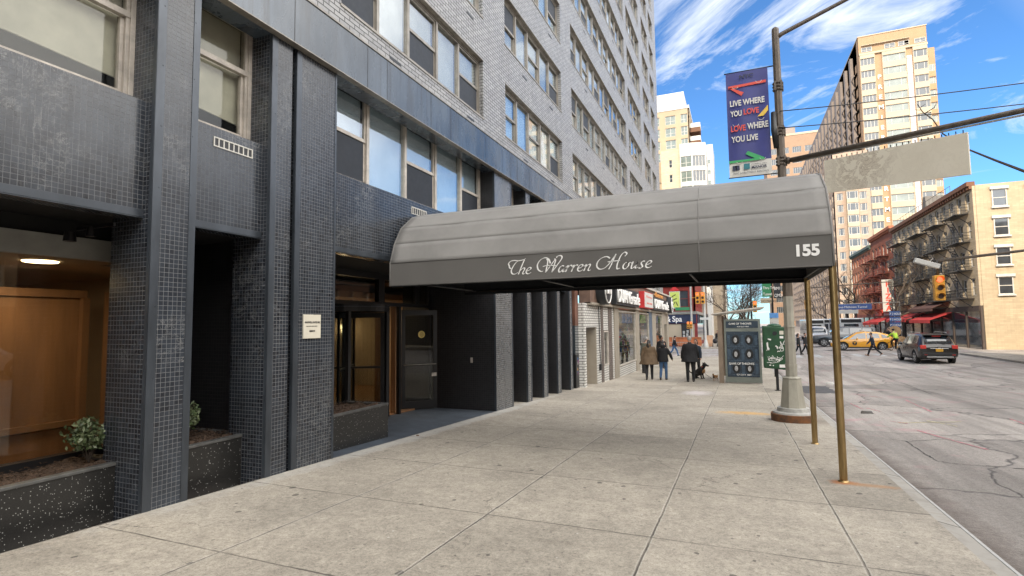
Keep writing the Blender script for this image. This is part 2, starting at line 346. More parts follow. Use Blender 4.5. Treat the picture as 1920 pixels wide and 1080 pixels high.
def asphalt_mat():
    m, nt, b = newmat('asphalt'); p = pos(nt); s = N(nt, 'ShaderNodeSeparateXYZ'); nt.links.new(p, s.inputs[0]); X, Y, Z = s.outputs
    big = ramp(nt, noise(nt, p, .22, 6, .6, .6, sc=(2, .7, 1)), ((.3, (.25, .225, .200)), (.55, (.34, .307, .275)), (.75, (.42, .385, .345))))
    fine = ramp(nt, mth(nt, 'ADD', mth(nt, 'MULTIPLY', noise(nt, p, 22, 6, .9), .55), mth(nt, 'MULTIPLY', noise(nt, p, 75, 3, .9), .45)), ((.34, .4), (.5, 1), (.66, 1.5)))
    c = mixc(nt, 1, big, fine, 'MULTIPLY')
    strk = ramp(nt, noise(nt, p, 1, 6, .6, sc=(2.2, .12, 1)), ((.42, 1.12), (.62, .8)))
    c = mixc(nt, 1, c, strk, 'MULTIPLY')
    # pinkish utility paint
    pk = ramp(nt, noise(nt, p, .8, 5, .7, .8), ((.56, 0), (.68, .55)))
    c = mixc(nt, pk, c, (.42, .24, .25))
    # lengthwise and crosswise cracks / trench joints
    dst = N(nt, 'ShaderNodeVectorMath', operation='SCALE'); dst.inputs[3].default_value = 1.4; nt.links.new(noise(nt, p, .5, 5, .6, out=1), dst.inputs[0])
    ad = N(nt, 'ShaderNodeVectorMath', operation='ADD'); nt.links.new(p, ad.inputs[0]); nt.links.new(dst.outputs[0], ad.inputs[1])
    vo = N(nt, 'ShaderNodeTexVoronoi', feature='DISTANCE_TO_EDGE'); vo.inputs['Scale'].default_value = .21; nt.links.new(ad.outputs[0], vo.inputs['Vector'])
    cr = ramp(nt, vo.outputs['Distance'], ((.0015, 1), (.006, 0)))
    c = mixc(nt, mth(nt, 'MULTIPLY', cr, .75), c, (.035, .033, .033))
    vp = N(nt, 'ShaderNodeTexVoronoi'); vp.inputs['Scale'].default_value = .21; nt.links.new(ad.outputs[0], vp.inputs['Vector'])
    sc = N(nt, 'ShaderNodeSeparateColor'); nt.links.new(vp.outputs['Color'], sc.inputs[0])
    c = mixc(nt, 1, c, ramp(nt, sc.outputs[0], ((0, .78), (1, 1.2))), 'MULTIPLY')
    # gutter dirt by the kerb
    gut = mth(nt, 'ADD', X, mth(nt, 'MULTIPLY', mth(nt, 'SUBTRACT', noise(nt, p, 3, 5, .7), .5), .5))
    c = mixc(nt, ramp(nt, mth(nt, 'ABSOLUTE', mth(nt, 'SUBTRACT', gut, 1.78)), ((.05, .85), (.38, 0))), c, (.085, .062, .05))
    nt.links.new(c, b.inputs['Base Color']); b.inputs['Roughness'].default_value = .72
    addbump(nt, b, mth(nt, 'ADD', noise(nt, p, 45, 4, .7), mth(nt, 'MULTIPLY', cr, -1)), .012); return m
M_walk = sidewalk_mat(); M_road = asphalt_mat()
M_kerb = brick('granite kerb stones', (.30, .28, .25), (.38, .36, .32), (.10, .09, .08), 1.9, 40, .012, .75, off=0, bump=.004, patch=((.20, .17, .14), .5), streak=.3, patchs=3)
M_steel = mat('steel kerb facing', (.50, .49, .46), .55, .3, vs=12, coord='W')
M_tile = brick('slate mosaic tile', (.014, .016, .021), (.030, .036, .046), (.155, .16, .168), .047, .047, .0021, .22, off=0, spec=.6, bump=.0014, patch=((.046, .058, .075), .5), rvar=.35, patchs=.9, wob=.003, streak=.45, scuff=.7)
M_tileL = brick('pale pillar mosaic tile', (.050, .053, .057), (.085, .088, .092), (.26, .265, .27), .047, .047, .0021, .26, off=0, spec=.9, bump=.0012, patch=((.17, .175, .18), .6), rvar=.3, patchs=.9, wob=.002, streak=.3)
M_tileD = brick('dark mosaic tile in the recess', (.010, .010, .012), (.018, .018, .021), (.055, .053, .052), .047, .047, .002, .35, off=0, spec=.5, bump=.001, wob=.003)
M_trim = mat('blue-grey metal corner trim', (.058, .068, .082), .33, .4, var=.35, vs=5, coord='W', sc=(1, 1, .3), spec=.7)
M_blk = mat('black painted metal', (.012, .012, .013), .38, coord='W', spec=.5)
M_void = mat('unlit soffit', (.010, .010, .010), .8, coord='W')
def bandmat():
    m, nt, b = newmat('weathered blue-grey granite'); p = pos(nt)
    base = mixc(nt, ramp(nt, noise(nt, p, 1.2, 6, .6, sc=(1, 1, .4)), ((.35, 0), (.65, 1))), (.026, .038, .052), (.080, .105, .135))
    drip = ramp(nt, noise(nt, p, 1, 7, .7, sc=(1, 7, .5)), ((.50, 0), (.66, .75))); c = mixc(nt, drip, base, (.022, .026, .032))
    fl = ramp(nt, noise(nt, p, 90, 3, .8), ((.25, .6), (.5, 1), (.8, 1.5))); c = mixc(nt, 1, c, fl, 'MULTIPLY')
    nt.links.new(c, b.inputs['Base Color']); b.inputs['Specular IOR Level'].default_value = .8
    nt.links.new(ramp(nt, noise(nt, p, 2.5, 5, .6, sc=(1, 1, .5)), ((.3, .16), (.7, .36))), b.inputs['Roughness']); return m
M_band = bandmat()
M_brick = brick('white glazed brick', (.235, .235, .235), (.345, .342, .335), (.035, .034, .033), .222, .072, .0075, .36, off=.5, spec=.6, bump=.004, patch=((.26, .25, .24), .45), streak=.30, wob=.003)
M_alu = mat('weathered aluminium frame', (.30, .275, .24), .45, .35, var=.3, vs=9, coord='W', sc=(1, 1, .4), dirt=.4)
M_alulite = mat('pale painted frame', (.55, .50, .44), .5, .1, var=.25, vs=8, coord='W', dirt=.7)
M_gran = None
def terrazzo():
    m, nt, b = newmat('black speckled granite'); p = pos(nt)
    vo = N(nt, 'ShaderNodeTexVoronoi'); vo.inputs['Scale'].default_value = 62; nt.links.new(p, vo.inputs['Vector'])
    sc = N(nt, 'ShaderNodeSeparateColor'); nt.links.new(vo.outputs['Color'], sc.inputs[0])
    f = mth(nt, 'MULTIPLY', mth(nt, 'LESS_THAN', mth(nt, 'ADD', vo.outputs['Distance'], mth(nt, 'MULTIPLY', noise(nt, p, 160, 3), .25)), mth(nt, 'MULTIPLY', sc.outputs[0], .42)), mth(nt, 'GREATER_THAN', sc.outputs[1], .62))
    c = mixc(nt, f, mixc(nt, noise(nt, p, 90, 2), (.006, .006, .006), (.035, .034, .032)), (.42, .42, .40))
    nt.links.new(c, b.inputs['Base Color']); b.inputs['Roughness'].default_value = .3; return m
M_gran = terrazzo()
M_soil = mat('bark mulch', (.10, .062, .04), .9, var=.7, vs=40, coord='W', bump=.03, bs=45)
M_glassW = glass('upper window glass', (.92, .96, .98), 3.1, .02, wave=.0015)
M_glassD = glass('shopfront glass', (.78, .80, .78), 1.55, .01, wave=.0006)
M_screen = mat('dark insect screen', (.012, .017, .026), .6, coord='W', spec=.5)
M_blindB = mat('pale blue blind', (.80, .86, .88), .8, var=.12, vs=2, coord='W')
M_blindW = mat('cream roller blind', (.68, .64, .54), .85, var=.18, vs=3, coord='W')
M_room = mat('dim room behind glass', (.030, .034, .040), .9, var=.6, vs=1.5, coord='W')
M_mat = mat('blue-grey slate paving', (.075, .092, .115), .55, var=.3, vs=3, bump=.002, coord='W', dirt=.4)
# ================================================================ ground
def strip(name, m, xs, ys, zf, kind='structure'):
    b = MB(); nx = len(xs)
    b.v = [(x, y, zf(x, y)) for y in ys for x in xs]
    for j in range(len(ys)-1):
        for i in range(nx-1):
            b.f.append((j*nx+i, j*nx+i+1, (j+1)*nx+i+1, (j+1)*nx+i)); b.m.append(0)
    return tag(b.build(name, m, smooth=True, auto=False), kind=kind)
def solid(name, m, x0, x1, y0, y1, zf, drop, step=1.0, kind='structure', parent=None):
    n = max(1, int(abs(y1-y0)/step)); b = MB()
    for j in range(n+1):
        y = y0+(y1-y0)*j/n; z0 = zf(x0, y); z1 = zf(x1, y)
        b.v += [(x0, y, z0), (x1, y, z1), (x1, y, z1-drop), (x0, y, z0-drop)]
    for j in range(n):
        for k in range(4): b.f.append((j*4+k, j*4+(k+1) % 4, (j+1)*4+(k+1) % 4, (j+1)*4+k)); b.m.append(0)
    b.f += [(0, 1, 2, 3), (n*4+3, n*4+2, n*4+1, n*4)]; b.m += [0, 0]
    o = b.build(name, m, parent); 
    if kind and not parent: tag(o, kind=kind)
    return o
ysr = [-60+i*2 for i in range(0, 70)] + [80, 90, 100, 120, 150, 200, 300, 500, 800]
strip('road', M_road, [-600, -100, -30, -8, 1.7, 3, 5, 7, 9, 11.74, 16, 30, 100, 600], ysr, rdz)
g0 = lambda x, y: gz(y)
solid('sidewalk', M_walk, -5.21, 1.59, -30, 44.4, g0, .3)
solid('kerb', M_kerb, 1.59, 1.715, -30, 44.4, g0, .3)
solid('kerb_facing', M_steel, 1.715, 1.74, -30, 44.4, lambda x, y: gz(y)+.004, .3)
solid('recess_paving', M_mat, -7.4, -5.21, 5.93, 11.4, g0, .3)
solid('recess_floor', M_walk, -7.4, -5.21, 11.4, 45, lambda x, y: gz(y)-.006, .3)
solid('far_kerb', M_kerb, 14.0, 14.15, 60, 140, lambda x, y: gz(y)+.33, .4, 4)
solid('far_sidewalk', M_walk, 14.15, 18.3, 60, 140, lambda x, y: gz(y)+.33, .4, 4)
solid('corner_sidewalk', M_walk, -40, 1.6, 60, 130, lambda x, y: gz(y), .4, 5)
solid('near_far_sidewalk', M_walk, 14.0, 18.3, -40, 46, lambda x, y: gz(y)+.33, .4, 4)
# zebra bars across the side street
M_white = mat('worn white road paint', (.46, .46, .45), .8, var=.5, vs=3, coord='W', dirt=.9)
zb = MB()
for i in range(7):
    x0 = -4.6+i*.0; y0 = 45.6+i*2.0
for k in range(5):
    y = 46.0+k*2.9
    zb.quad((-3.9, y, rdz(-3.9, y)+.006), (1.0, y, rdz(1, y)+.006), (1.0, y+.55, rdz(1, y+.55)+.006), (-3.9, y+.55, rdz(-3.9, y+.55)+.006))
for k in range(9):
    x = 2.6+k*1.3
    zb.quad((x, 44.5, rdz(x, 44.5)+.006), (x+.5, 44.5, rdz(x+.5, 44.5)+.006), (x+.5, 47.6, rdz(x+.5, 47.6)+.006), (x, 47.6, rdz(x, 47.6)+.006))
tag(zb.build('crosswalk_markings', M_white, auto=False), kind='structure')
# asphalt trench patches
M_patch = mat('darker asphalt patch', (.085, .082, .082), .75, var=.35, vs=8, bump=.01, bs=40, coord='W')
pt = MB()
def rpatch(x0, x1, y0, y1, dz=.004):
    n = 8; pts = []
    for i in range(n): pts.append((x0+(x1-x0)*i/n + random.uniform(-.04, .04), y0+random.uniform(-.12, .12)))
    for i in range(n): pts.append((x1+random.uniform(-.06, .06), y0+(y1-y0)*i/n))
    for i in range(n): pts.append((x1-(x1-x0)*i/n, y1+random.uniform(-.12, .12)))
    for i in range(n): pts.append((x0+random.uniform(-.06, .06), y1-(y1-y0)*i/n))
    pt.quad(*[(x, y, rdz(x, y)+dz) for x, y in pts])
rpatch(2.0, 3.0, 20.5, 23.5)
ROADCRACKS = [[(2.37, 11.38), (2.59, 11.16), (2.55, 10.1), (2.56, 9.5), (2.75, 9.35), (3.6, 9.2)], [(5.3, 35.3), (5.95, 30.4), (5.7, 24), (5.4, 20.2)], [(5.4, 23.2), (5.7, 19.8), (6.4, 15), (7.6, 12)], [(2.59, 11.16), (3.2, 11.5), (3.9, 11.1)], [(1.95, 18), (2.6, 17.4), (3.6, 17.8), (5.0, 17.1)], [(2.2, 27), (3.5, 26.4), (5.1, 26.7)], [(9, 20), (8.6, 26), (8.8, 33), (8.3, 40)]]
PINK = [[(2.78, 17.3), (2.82, 15.9)], [(2.95, 16.2), (3.1, 15.5)], [(4.3, 18.4), (4.14, 15.6)], [(2.93, 13.76), (3.15, 13.4)], [(3.07, 12.5), (3.3, 11.4), (3.5, 10.6)], [(3.3, 15.2), (3.9, 15.4)], [(3.4, 20), (3.9, 19)], [(5.2, 14.5), (5.0, 12.2)]]
YELL = [[(3.0, 13.5), (3.6, 13.7), (4.2, 13.9)], [(3.6, 13.95), (3.9, 13.2)], [(3.0, 22.5), (3.5, 22.7)], [(4.4, 24), (4.9, 24.4)]]
def ribbon(mb, P, w, dz):
    for i in range(len(P)-1):
        (x0, y0), (x1, y1) = P[i], P[i+1]; n = 6
        for k in range(n):
            a = [(x0+(x1-x0)*t+random.uniform(-.012, .012), y0+(y1-y0)*t+random.uniform(-.02, .02)) for t in (k/n, (k+1)/n)]
            l = math.hypot(a[1][0]-a[0][0], a[1][1]-a[0][1]) or 1; nx_, ny_ = -(a[1][1]-a[0][1])/l, (a[1][0]-a[0][0])/l; ww = w*random.uniform(.4, 1.2)
            q = [(a[0][0]-nx_*ww, a[0][1]-ny_*ww), (a[1][0]-nx_*ww, a[1][1]-ny_*ww), (a[1][0]+nx_*ww, a[1][1]+ny_*ww), (a[0][0]+nx_*ww, a[0][1]+ny_*ww)]
            mb.quad(*[(x, y, rdz(x, y)+dz) for x, y in q])
ck = MB()
for P in ROADCRACKS: ribbon(ck, P, .011, .005)
tag(ck.build('road_cracks', mat('crack tar', (.03, .028, .028), .8, coord='W'), auto=False), kind='structure')
for nm_, P_l, c_ in (('pink_paint_marks', PINK, (.55, .24, .26)), ('yellow_paint_marks', YELL, (.60, .52, .28))):
    ck = MB()
    for P in P_l: ribbon(ck, P, .022, .007)
    tag(ck.build(nm_, mat(nm_, c_, .8, coord='W', var=.5, vs=9), auto=False), kind='structure')
tag(pt.build('asphalt_patches', M_patch, auto=False), kind='structure')
# ================================================================ apartment building on the left
FX = -5.2
B = thing('apartment_building', (-5.2, 8, -.27), 'long apartment block beside the pavement with dark mosaic tile pillars below and white brick above', 'building')
YU = (0, 1, 0); XN = (1, 0, 0)
def fo(mb, y0, y1, d0, d1, z0, z1): mb.box(FX+d0, FX+d1, y0, y1, z0, z1)
# pillars with metal corner trims
def pillar(y0, y1, m=M_tile, top=5.45, depth=.6, trimL=.085, trimR=.07, screws=True):
    zb_ = gz(y1)-.25
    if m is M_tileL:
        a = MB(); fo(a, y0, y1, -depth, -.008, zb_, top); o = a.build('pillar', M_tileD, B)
        a = MB(); fo(a, y0+.002, y1-.002, -.008, 0, zb_, top); a.build('pillar_facing', m, o)  # paler tile on the front slab, darker tile on the core
    else:
        a = MB(); fo(a, y0, y1, -depth, 0, zb_, top); o = a.build('pillar', m, B)
    t = MB()
    if trimL:
        fo(t, y0-.004, y0+trimL, 0, .006, zb_, top); t.box(FX-.04, FX+.006, y0-.006, y0, zb_, top)
    if trimR: fo(t, y1-trimR, y1+.004, 0, .006, zb_, top)
    if screws:
        z = zb_+.7+random.random()*.3
        while z < top:
            for yy in ([y0+trimL-.022] if trimL else []) + ([y1-trimR+.018] if trimR else []):
                t.lathe([(.008, 0), (.006, .004)], (FX+.006, yy, z), 6, 'x')
            z += .62
    if trimL or trimR: t.build('corner_trim', M_trim, o)
    return o
pillar(1.55, 2.0); pillar(3.362, 3.81); pillar(4.775, 5.10, trimR=0); pillar(5.18, 5.93, trimR=.03)
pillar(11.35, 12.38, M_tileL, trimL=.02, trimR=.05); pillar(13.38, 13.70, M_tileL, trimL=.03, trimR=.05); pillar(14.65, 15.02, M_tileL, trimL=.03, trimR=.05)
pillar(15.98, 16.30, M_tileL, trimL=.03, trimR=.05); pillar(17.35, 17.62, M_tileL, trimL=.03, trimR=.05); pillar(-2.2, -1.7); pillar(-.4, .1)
gm = MB(); fo(gm, 5.10, 5.18, -.6, -.10, -.45, 5.45); gm.build('pillar_joint', M_blk, B)
# spandrels over the ground-floor openings
def spandrel(y0, y1, z0=2.70, z1=3.86, d=-.13):
    a = MB(); fo(a, y0, y1, d-.25, d, z0, z1); o = a.build('spandrel', M_tile, B)
    t = MB(); fo(t, y0, y1, d, d+.007, z0-.001, z0+.07); t.box(FX+d-.05, FX+d+.006, y0, y1, z0-.012, z0-.005); t.build('edge_trim', M_trim, o)
    return o
for a_, b_ in ((-1.7, -.4), (.1, 1.55), (2.0, 3.362), (3.81, 4.775), (5.93, 11.35), (12.38, 13.38), (13.70, 14.65), (15.02, 15.98), (16.30, 17.35)): spandrel(a_, b_)
# small white louvred vents in the spandrels
M_vent = mat('white vent', (.62, .60, .55), .5, coord='W')
def vent(y0, y1, z0, z1, d, cells=8, m=M_vent, mk=None):
    o_ = MB(); e = .012
    fo(o_, y0, y1, d, d+.012, z0, z0+e); fo(o_, y0, y1, d, d+.012, z1-e, z1); fo(o_, y0, y0+e, d, d+.012, z0+e, z1-e); fo(o_, y1-e, y1, d, d+.012, z0+e, z1-e)
    for k in range(1, cells):
        y = y0+(y1-y0)*k/cells; fo(o_, y-.006, y+.006, d, d+.010, z0+e, z1-e)
    o = o_.build('vent', m, B); c = MB(); fo(c, y0+e, y1-e, d, d+.003, z0+e, z1-e); c.build('vent_core', M_blk, o)
vent(4.10, 4.62, 3.64, 3.75, -.13); vent(8.05, 8.55, 3.62, 3.75, -.13)
# granite band
bd = MB(); bd.box(-5.5, -5.1, -30, 18.9, 5.26, 5.93); bando = bd.build('granite_band', M_band, B)
fl_ = MB(); fl_.box(-5.3, -5.085, -30, 18.9, 5.93, 5.955); fl_.box(-5.2, -5.096, -30, 18.9, 5.25, 5.262); fl_.build('flashing', M_alu, bando)
jt = MB()
for y in (2.2, 3.6, 5.03, 6.5, 7.0, 8.35, 9.1, 10.7, 12.1, 12.6, 13.45, 14.65, 16.1, 17.5): jt.box(-5.1, -5.098, y-.006, y+.006, 5.262, 5.93)
jt.build('panel_joint', M_blk, bando)
sf = MB(); sf.box(-5.9, -5.12, -30, 18.9, 5.45, 5.9); sf.build('lintel', M_void, B)
# ---------- window units (built in a local frame: y along the wall, x outward, origin at sill left)
def win_meshes(widths, h, pattern, rnd, fr=.055, m_frame=None):
    # returns MB lists in local coordinates; frame front at x=0
    f = MB(); g = MB(); bl = MB(); tot = sum(widths)
    f.box(-.09, 0, 0, tot, 0, .05); f.box(-.09, 0, 0, tot, h-.06, h); f.box(-.05, .02, 0, tot, h-.03, h)
    y = 0
    for i, w in enumerate(widths):
        a, b_ = y, y+w
        f.box(-.09, .012, a, a+fr*.6, .05, h-.06); f.box(-.09, .012, b_-fr*.6, b_, .05, h-.06)
        ia, ib = a+fr*.6, b_-fr*.6
        k = pattern[i]
        if k == 's':   # sash
            e = .035; mid = h*.50
            f.box(-.055, -.012, ia, ib, mid-.03, mid+.025)
            f.box(-.055, -.015, ia, ia+e, mid+.025, h-.06); f.box(-.055, -.015, ib-e, ib, mid+.025, h-.06); f.box(-.055, -.015, ia, ib, h-.06-e, h-.06)
            f.box(-.075, -.035, ia, ia+e, .05, mid-.03); f.box(-.075, -.035, ib-e, ib, .05, mid-.03); f.box(-.075, -.035, ia, ib, .05, .05+e)
            g.box(-.040, -.036, ia+e, ib-e, mid+.025, h-.06-e); g.box(-.060, -.056, ia+e, ib-e, .05+e, mid-.03)
            r = rnd.random(); up = 0 if r < .22 else 1; lo = 0 if (up and rnd.random() < .62) else 1
            bl.cur = 1 if not up else 0; bl.quad((-.033 if not up else -.10, ia+e, mid), (-.033 if not up else -.10, ib-e, mid), (-.033 if not up else -.10, ib-e, h-.09), (-.033 if not up else -.10, ia+e, h-.09))
            bl.cur = 1 if not lo else 0; x = -.034 if not lo else -.10
            bl.quad((x, ia+e, .08), (x, ib-e, .08), (x, ib-e, mid-.03), (x, ia+e, mid-.03))
        else:
            e = .02
            g.box(-.034, -.030, ia, ib, .05, h-.06); bl.cur = 0
            hh = .05 if rnd.random() < .75 else .05+h*rnd.random()*.4
            bl.quad((-.10, ia, hh), (-.10, ib, hh), (-.10, ib, h-.06), (-.10, ia, h-.06))
            if hh > .06: bl.cur = 2; bl.quad((-.13, ia, .05), (-.13, ib, .05), (-.13, ib, hh), (-.13, ia, hh))
        y = b_
    return f, g, bl
def mk(mb, name, mats):
    o = mb.build(name, mats); me = o.data; bpy.data.objects.remove(o); return me
def window(parent, mes, loc, rz=0, label=None):
    w = link(mes[0], 'window', parent, loc, rz)
    link(mes[1], 'pane', w); link(mes[2], 'blind', w)
    if label: w['label'] = label
    return w
off = Vector((5.2, -8, .27))
rnd = random.Random(3)
def unit(widths, h, pattern, mf, mb_, seed):
    f, g, bl = win_meshes(widths, h, pattern, random.Random(seed))
    return (mk(f, 'window', mf), mk(g, 'pane', M_glassW), mk(bl, 'blind', [mb_, M_screen, M_room]))
# upper floors
ZH, ZS, PT, NF = 7.74, 6.35, 2.40, 13
cols = [(-8.2, -3.4), (-2.3, 2.5)][:0]
cols = [(-6.6, -1.8), (-.3, 4.5), (6.01, 10.80), (12.08, 16.85), (18.1, 28.7), (29.5, 33.9), (35.1, 37.8), (38.6, 40.7)]
pats = {4.8: [1.05, .95, .95, .95, .9]}
def lights(w):
    n = max(2, round(w/1.0)); ws = [w/n]*n
    return [x*(1.06 if i % 2 == 0 else .94) for i, x in enumerate(ws)], n
bw = MB(); bw2 = MB()
wall_end = 42.4
TOP = ZH+PT*(NF-1)+1.0
for k in range(NF):
    zs = ZS+PT*k; zh = ZH+PT*k
    z_low = 5.955 if k == 0 else ZH+PT*(k-1)
    bw.box(-5.5, -5.2, -9, 18.9, z_low, zs); bw.box(-5.5, -5.2, 18.9, wall_end, z_low if k else 5.55, zs)
    y = -9
    for a_, b_ in cols: bw.box(-5.5, -5.2, y, a_, zs, zh); y = b_
    bw.box(-5.5, -5.2, y, wall_end, zs, zh)
bw.box(-5.5, -5.2, -9, wall_end, ZH+PT*(NF-1), 52); bw.box(-5.5, -5.2, -90, -9, 5.955, 52)
bw.box(-9, -5.5, 42.0, wall_end, 3.9, 52)
bw.box(-5.5, -5.2, 18.9, wall_end, 3.7, 3.95)
yy = 18.9
for a_, b_ in ((19.6, 28.7), (29.5, 33.9), (35.1, 37.8), (38.6, 40.7)): bw.box(-5.5, -5.2, yy, a_, 3.95, 5.55); yy = b_
bw.box(-5.5, -5.2, yy, wall_end, 3.95, 5.55)
bw.build('brick_wall', M_brick, B)
# brick soldier edge and sills at each opening
sil = MB()
for k in range(NF):
    for a_, b_ in cols:
        sil.box(-5.34, -5.185, a_-.02, b_+.02, ZS+PT*k-.035, ZS+PT*k+.006)
        sil.box(-5.34, -5.192, a_, b_, ZH+PT*k-.03, ZH+PT*k-.001)
sil.build('window_sills', M_alu, B)
for ci, (a_, b_) in enumerate(cols):
    ws, n = lights(b_-a_); s_ = sum(ws); ws = [x*(b_-a_)/s_ for x in ws]
    pt_ = ''.join('sf'[i % 2] for i in range(n))
    var = [unit(ws, ZH-ZS-.03, pt_, M_alu, M_blindB if q != 2 else M_blindW, ci*10+q) for q in range(4)]
    for k in range(NF):
        if ci < 2 and k > 3: continue
        window(B, var[(k*3+ci) % 4], Vector((-5.31, a_, ZS+PT*k)) + off)
for a_, b_ in ((19.6, 28.7), (29.5, 33.9), (35.1, 37.8), (38.6, 40.7)):
    ws, n = lights(b_-a_); s_ = sum(ws); ws = [x*(b_-a_)/s_ for x in ws]
    window(B, unit(ws, 1.58, ''.join('sf'[i % 2] for i in range(n)), M_alu, M_blindB, int(a_)), Vector((-5.31, a_, 3.955)) + off)
# little dark weep vents in the brick
vd = []
for k in range(NF):
    for yv in (7.2, 10.0, 13.3, 15.6, 20.0, 22.8, 25.6, 27.9, 30.6, 33, 36, 37.4, 39.4):
        z = ZS+PT*k-.33 if k else 6.08
        m_ = MB(); m_.box(-5.2, -5.194, yv, yv+.32, z, z+.05); m_.build('vent', M_blk, B)
# mezzanine windows
def mezz(y0, y1, widths, pattern, seed, mf=M_alulite, bl=M_blindB, label=None, x=-5.57):
    s_ = sum(widths); widths = [w*(y1-y0)/s_ for w in widths]
    window(B, unit(widths, 1.54, pattern, mf, bl, seed), Vector((x, y0, 3.90)) + off, label=label)
    s = MB(); s.box(x-.1, x+.05, y0, y1, 3.86, 3.898); s.build('sill', M_alulite, B)
mezz(5.95, 11.33, [1.2, 1.14, 1.12, 1.12, 1.0], 'sfsfs', 41)
for a_, b_ in ((12.38, 13.38), (13.70, 14.65), (15.02, 15.98), (16.30, 17.35)): mezz(a_, b_, [1], 's', int(a_*7))
# the two near sash windows with cream blinds, modelled larger
def bigsash(y0, y1, x=-5.57, z0=3.90, z1=5.44, label=None):
    f = MB(); mid = 4.78
    f.box(x-.12, x+.03, y0, y1, z0-.045, z0+.05); f.box(x-.12, x+.03, y0, y1, z1-.07, z1)
    f.box(x-.12, x+.03, y0, y0+.05, z0+.05, z1-.07); f.box(x-.12, x+.03, y1-.05, y1, z0+.05, z1-.07)
    f.box(x-.05, x+.012, y1-.085, y1-.05, z0+.05, z1-.07); f.box(x-.05, x+.012, y0+.05, y0+.085, z0+.05, z1-.07)
    f.box(x-.04, x+.022, y0+.05, y1-.05, mid-.035, mid+.03)
    f.box(x-.08, x-.02, y0+.085, y1-.085, z0+.05, z0+.09); f.box(x-.05, x, y0+.085, y1-.085, z1-.115, z1-.07)
    f.box(x-.08, x-.02, y0+.085, y0+.12, z0+.09, mid-.035); f.box(x-.08, x-.02, y1-.12, y1-.085, z0+.09, mid-.035)
    w = f.build('window', M_alulite, B, bevel=.004)
    if label: w['label'] = label
    g = MB(); g.box(x-.025, x-.021, y0+.085, y1-.085, mid+.03, z1-.115); g.box(x-.06, x-.056, y0+.12, y1-.12, z0+.09, mid-.035); g.build('pane', glass('sash glass', (.85, .86, .84), 1.45, .02), w)
    b = MB(); b.quad((x-.13, y0+.05, z0+.30), (x-.13, y1-.05, z0+.24), (x-.13, y1-.05, z1-.07), (x-.13, y0+.05, z1-.07))
    b.tube([(x-.128, y0+.05, z0+.30), (x-.128, y1-.05, z0+.24)], .009, 6); b.build('blind', M_blindW, w)
    r = MB(); r.box(x-.9, x-.85, y0-.2, y1+.2, z0-.3, z1+.3); r.build('room', M_room, w)
bigsash(2.0, 3.362, label='sash window with a half-drawn cream blind left of the nearest tile pillar')
bigsash(3.81, 4.775, label='sash window with a cream blind between the nearest tile pillar and the double pillar')
bigsash(.1, 1.55)
core = MB(); core.box(-6.6, -6.5, -90, 42, 2.9, 52); core.box(-30, -6.5, -90, 42, 51, 52); core.box(-6.3, -5.6, -90, -2.2, -1, 5.3); core.build('core_wall', M_room, B)
ceil = MB(); ceil.box(-7.05, -5.42, -9, 18.6, 2.72, 2.82); ceil.box(-6.36, -6.30, -9, 3.95, 2.56, 2.72); ceil.box(-12, -7.05, 5.6, 11.4, 2.72, 2.82); ceil.build('recess_ceiling', M_void, B)
# ---------- ground floor recesses
rw = MB()
rw.box(-6.9, -6.8, 4.16, 5.5, -.6, 2.72)            # black back of the second bay
rw.box(-7.0, -5.8, 5.35, 5.60, -.6, 2.72)          # wall between bay 2 and entrance
rw.box(-6.82, -5.62, 4.92, 5.0, -.6, 2.72)
rw.box(-7.78, -5.8, 11.36, 11.6, -.8, 2.72)         # wall beside the door
rw.box(-6.4, -6.3, 11.6, 18.5, -.9, 2.72)
for q_ in range(len(rw.v)//8):
    r1_ = MB(); r1_.hexa(rw.v[q_*8:q_*8+8]); r1_.build('recess_wall', M_tileD, B)
# small switch plate on the dark wall
sw = MB(); sw.box(-5.86, -5.80, 11.345, 11.352, .72, .84); sw.build('switch_plate', M_alulite, B)
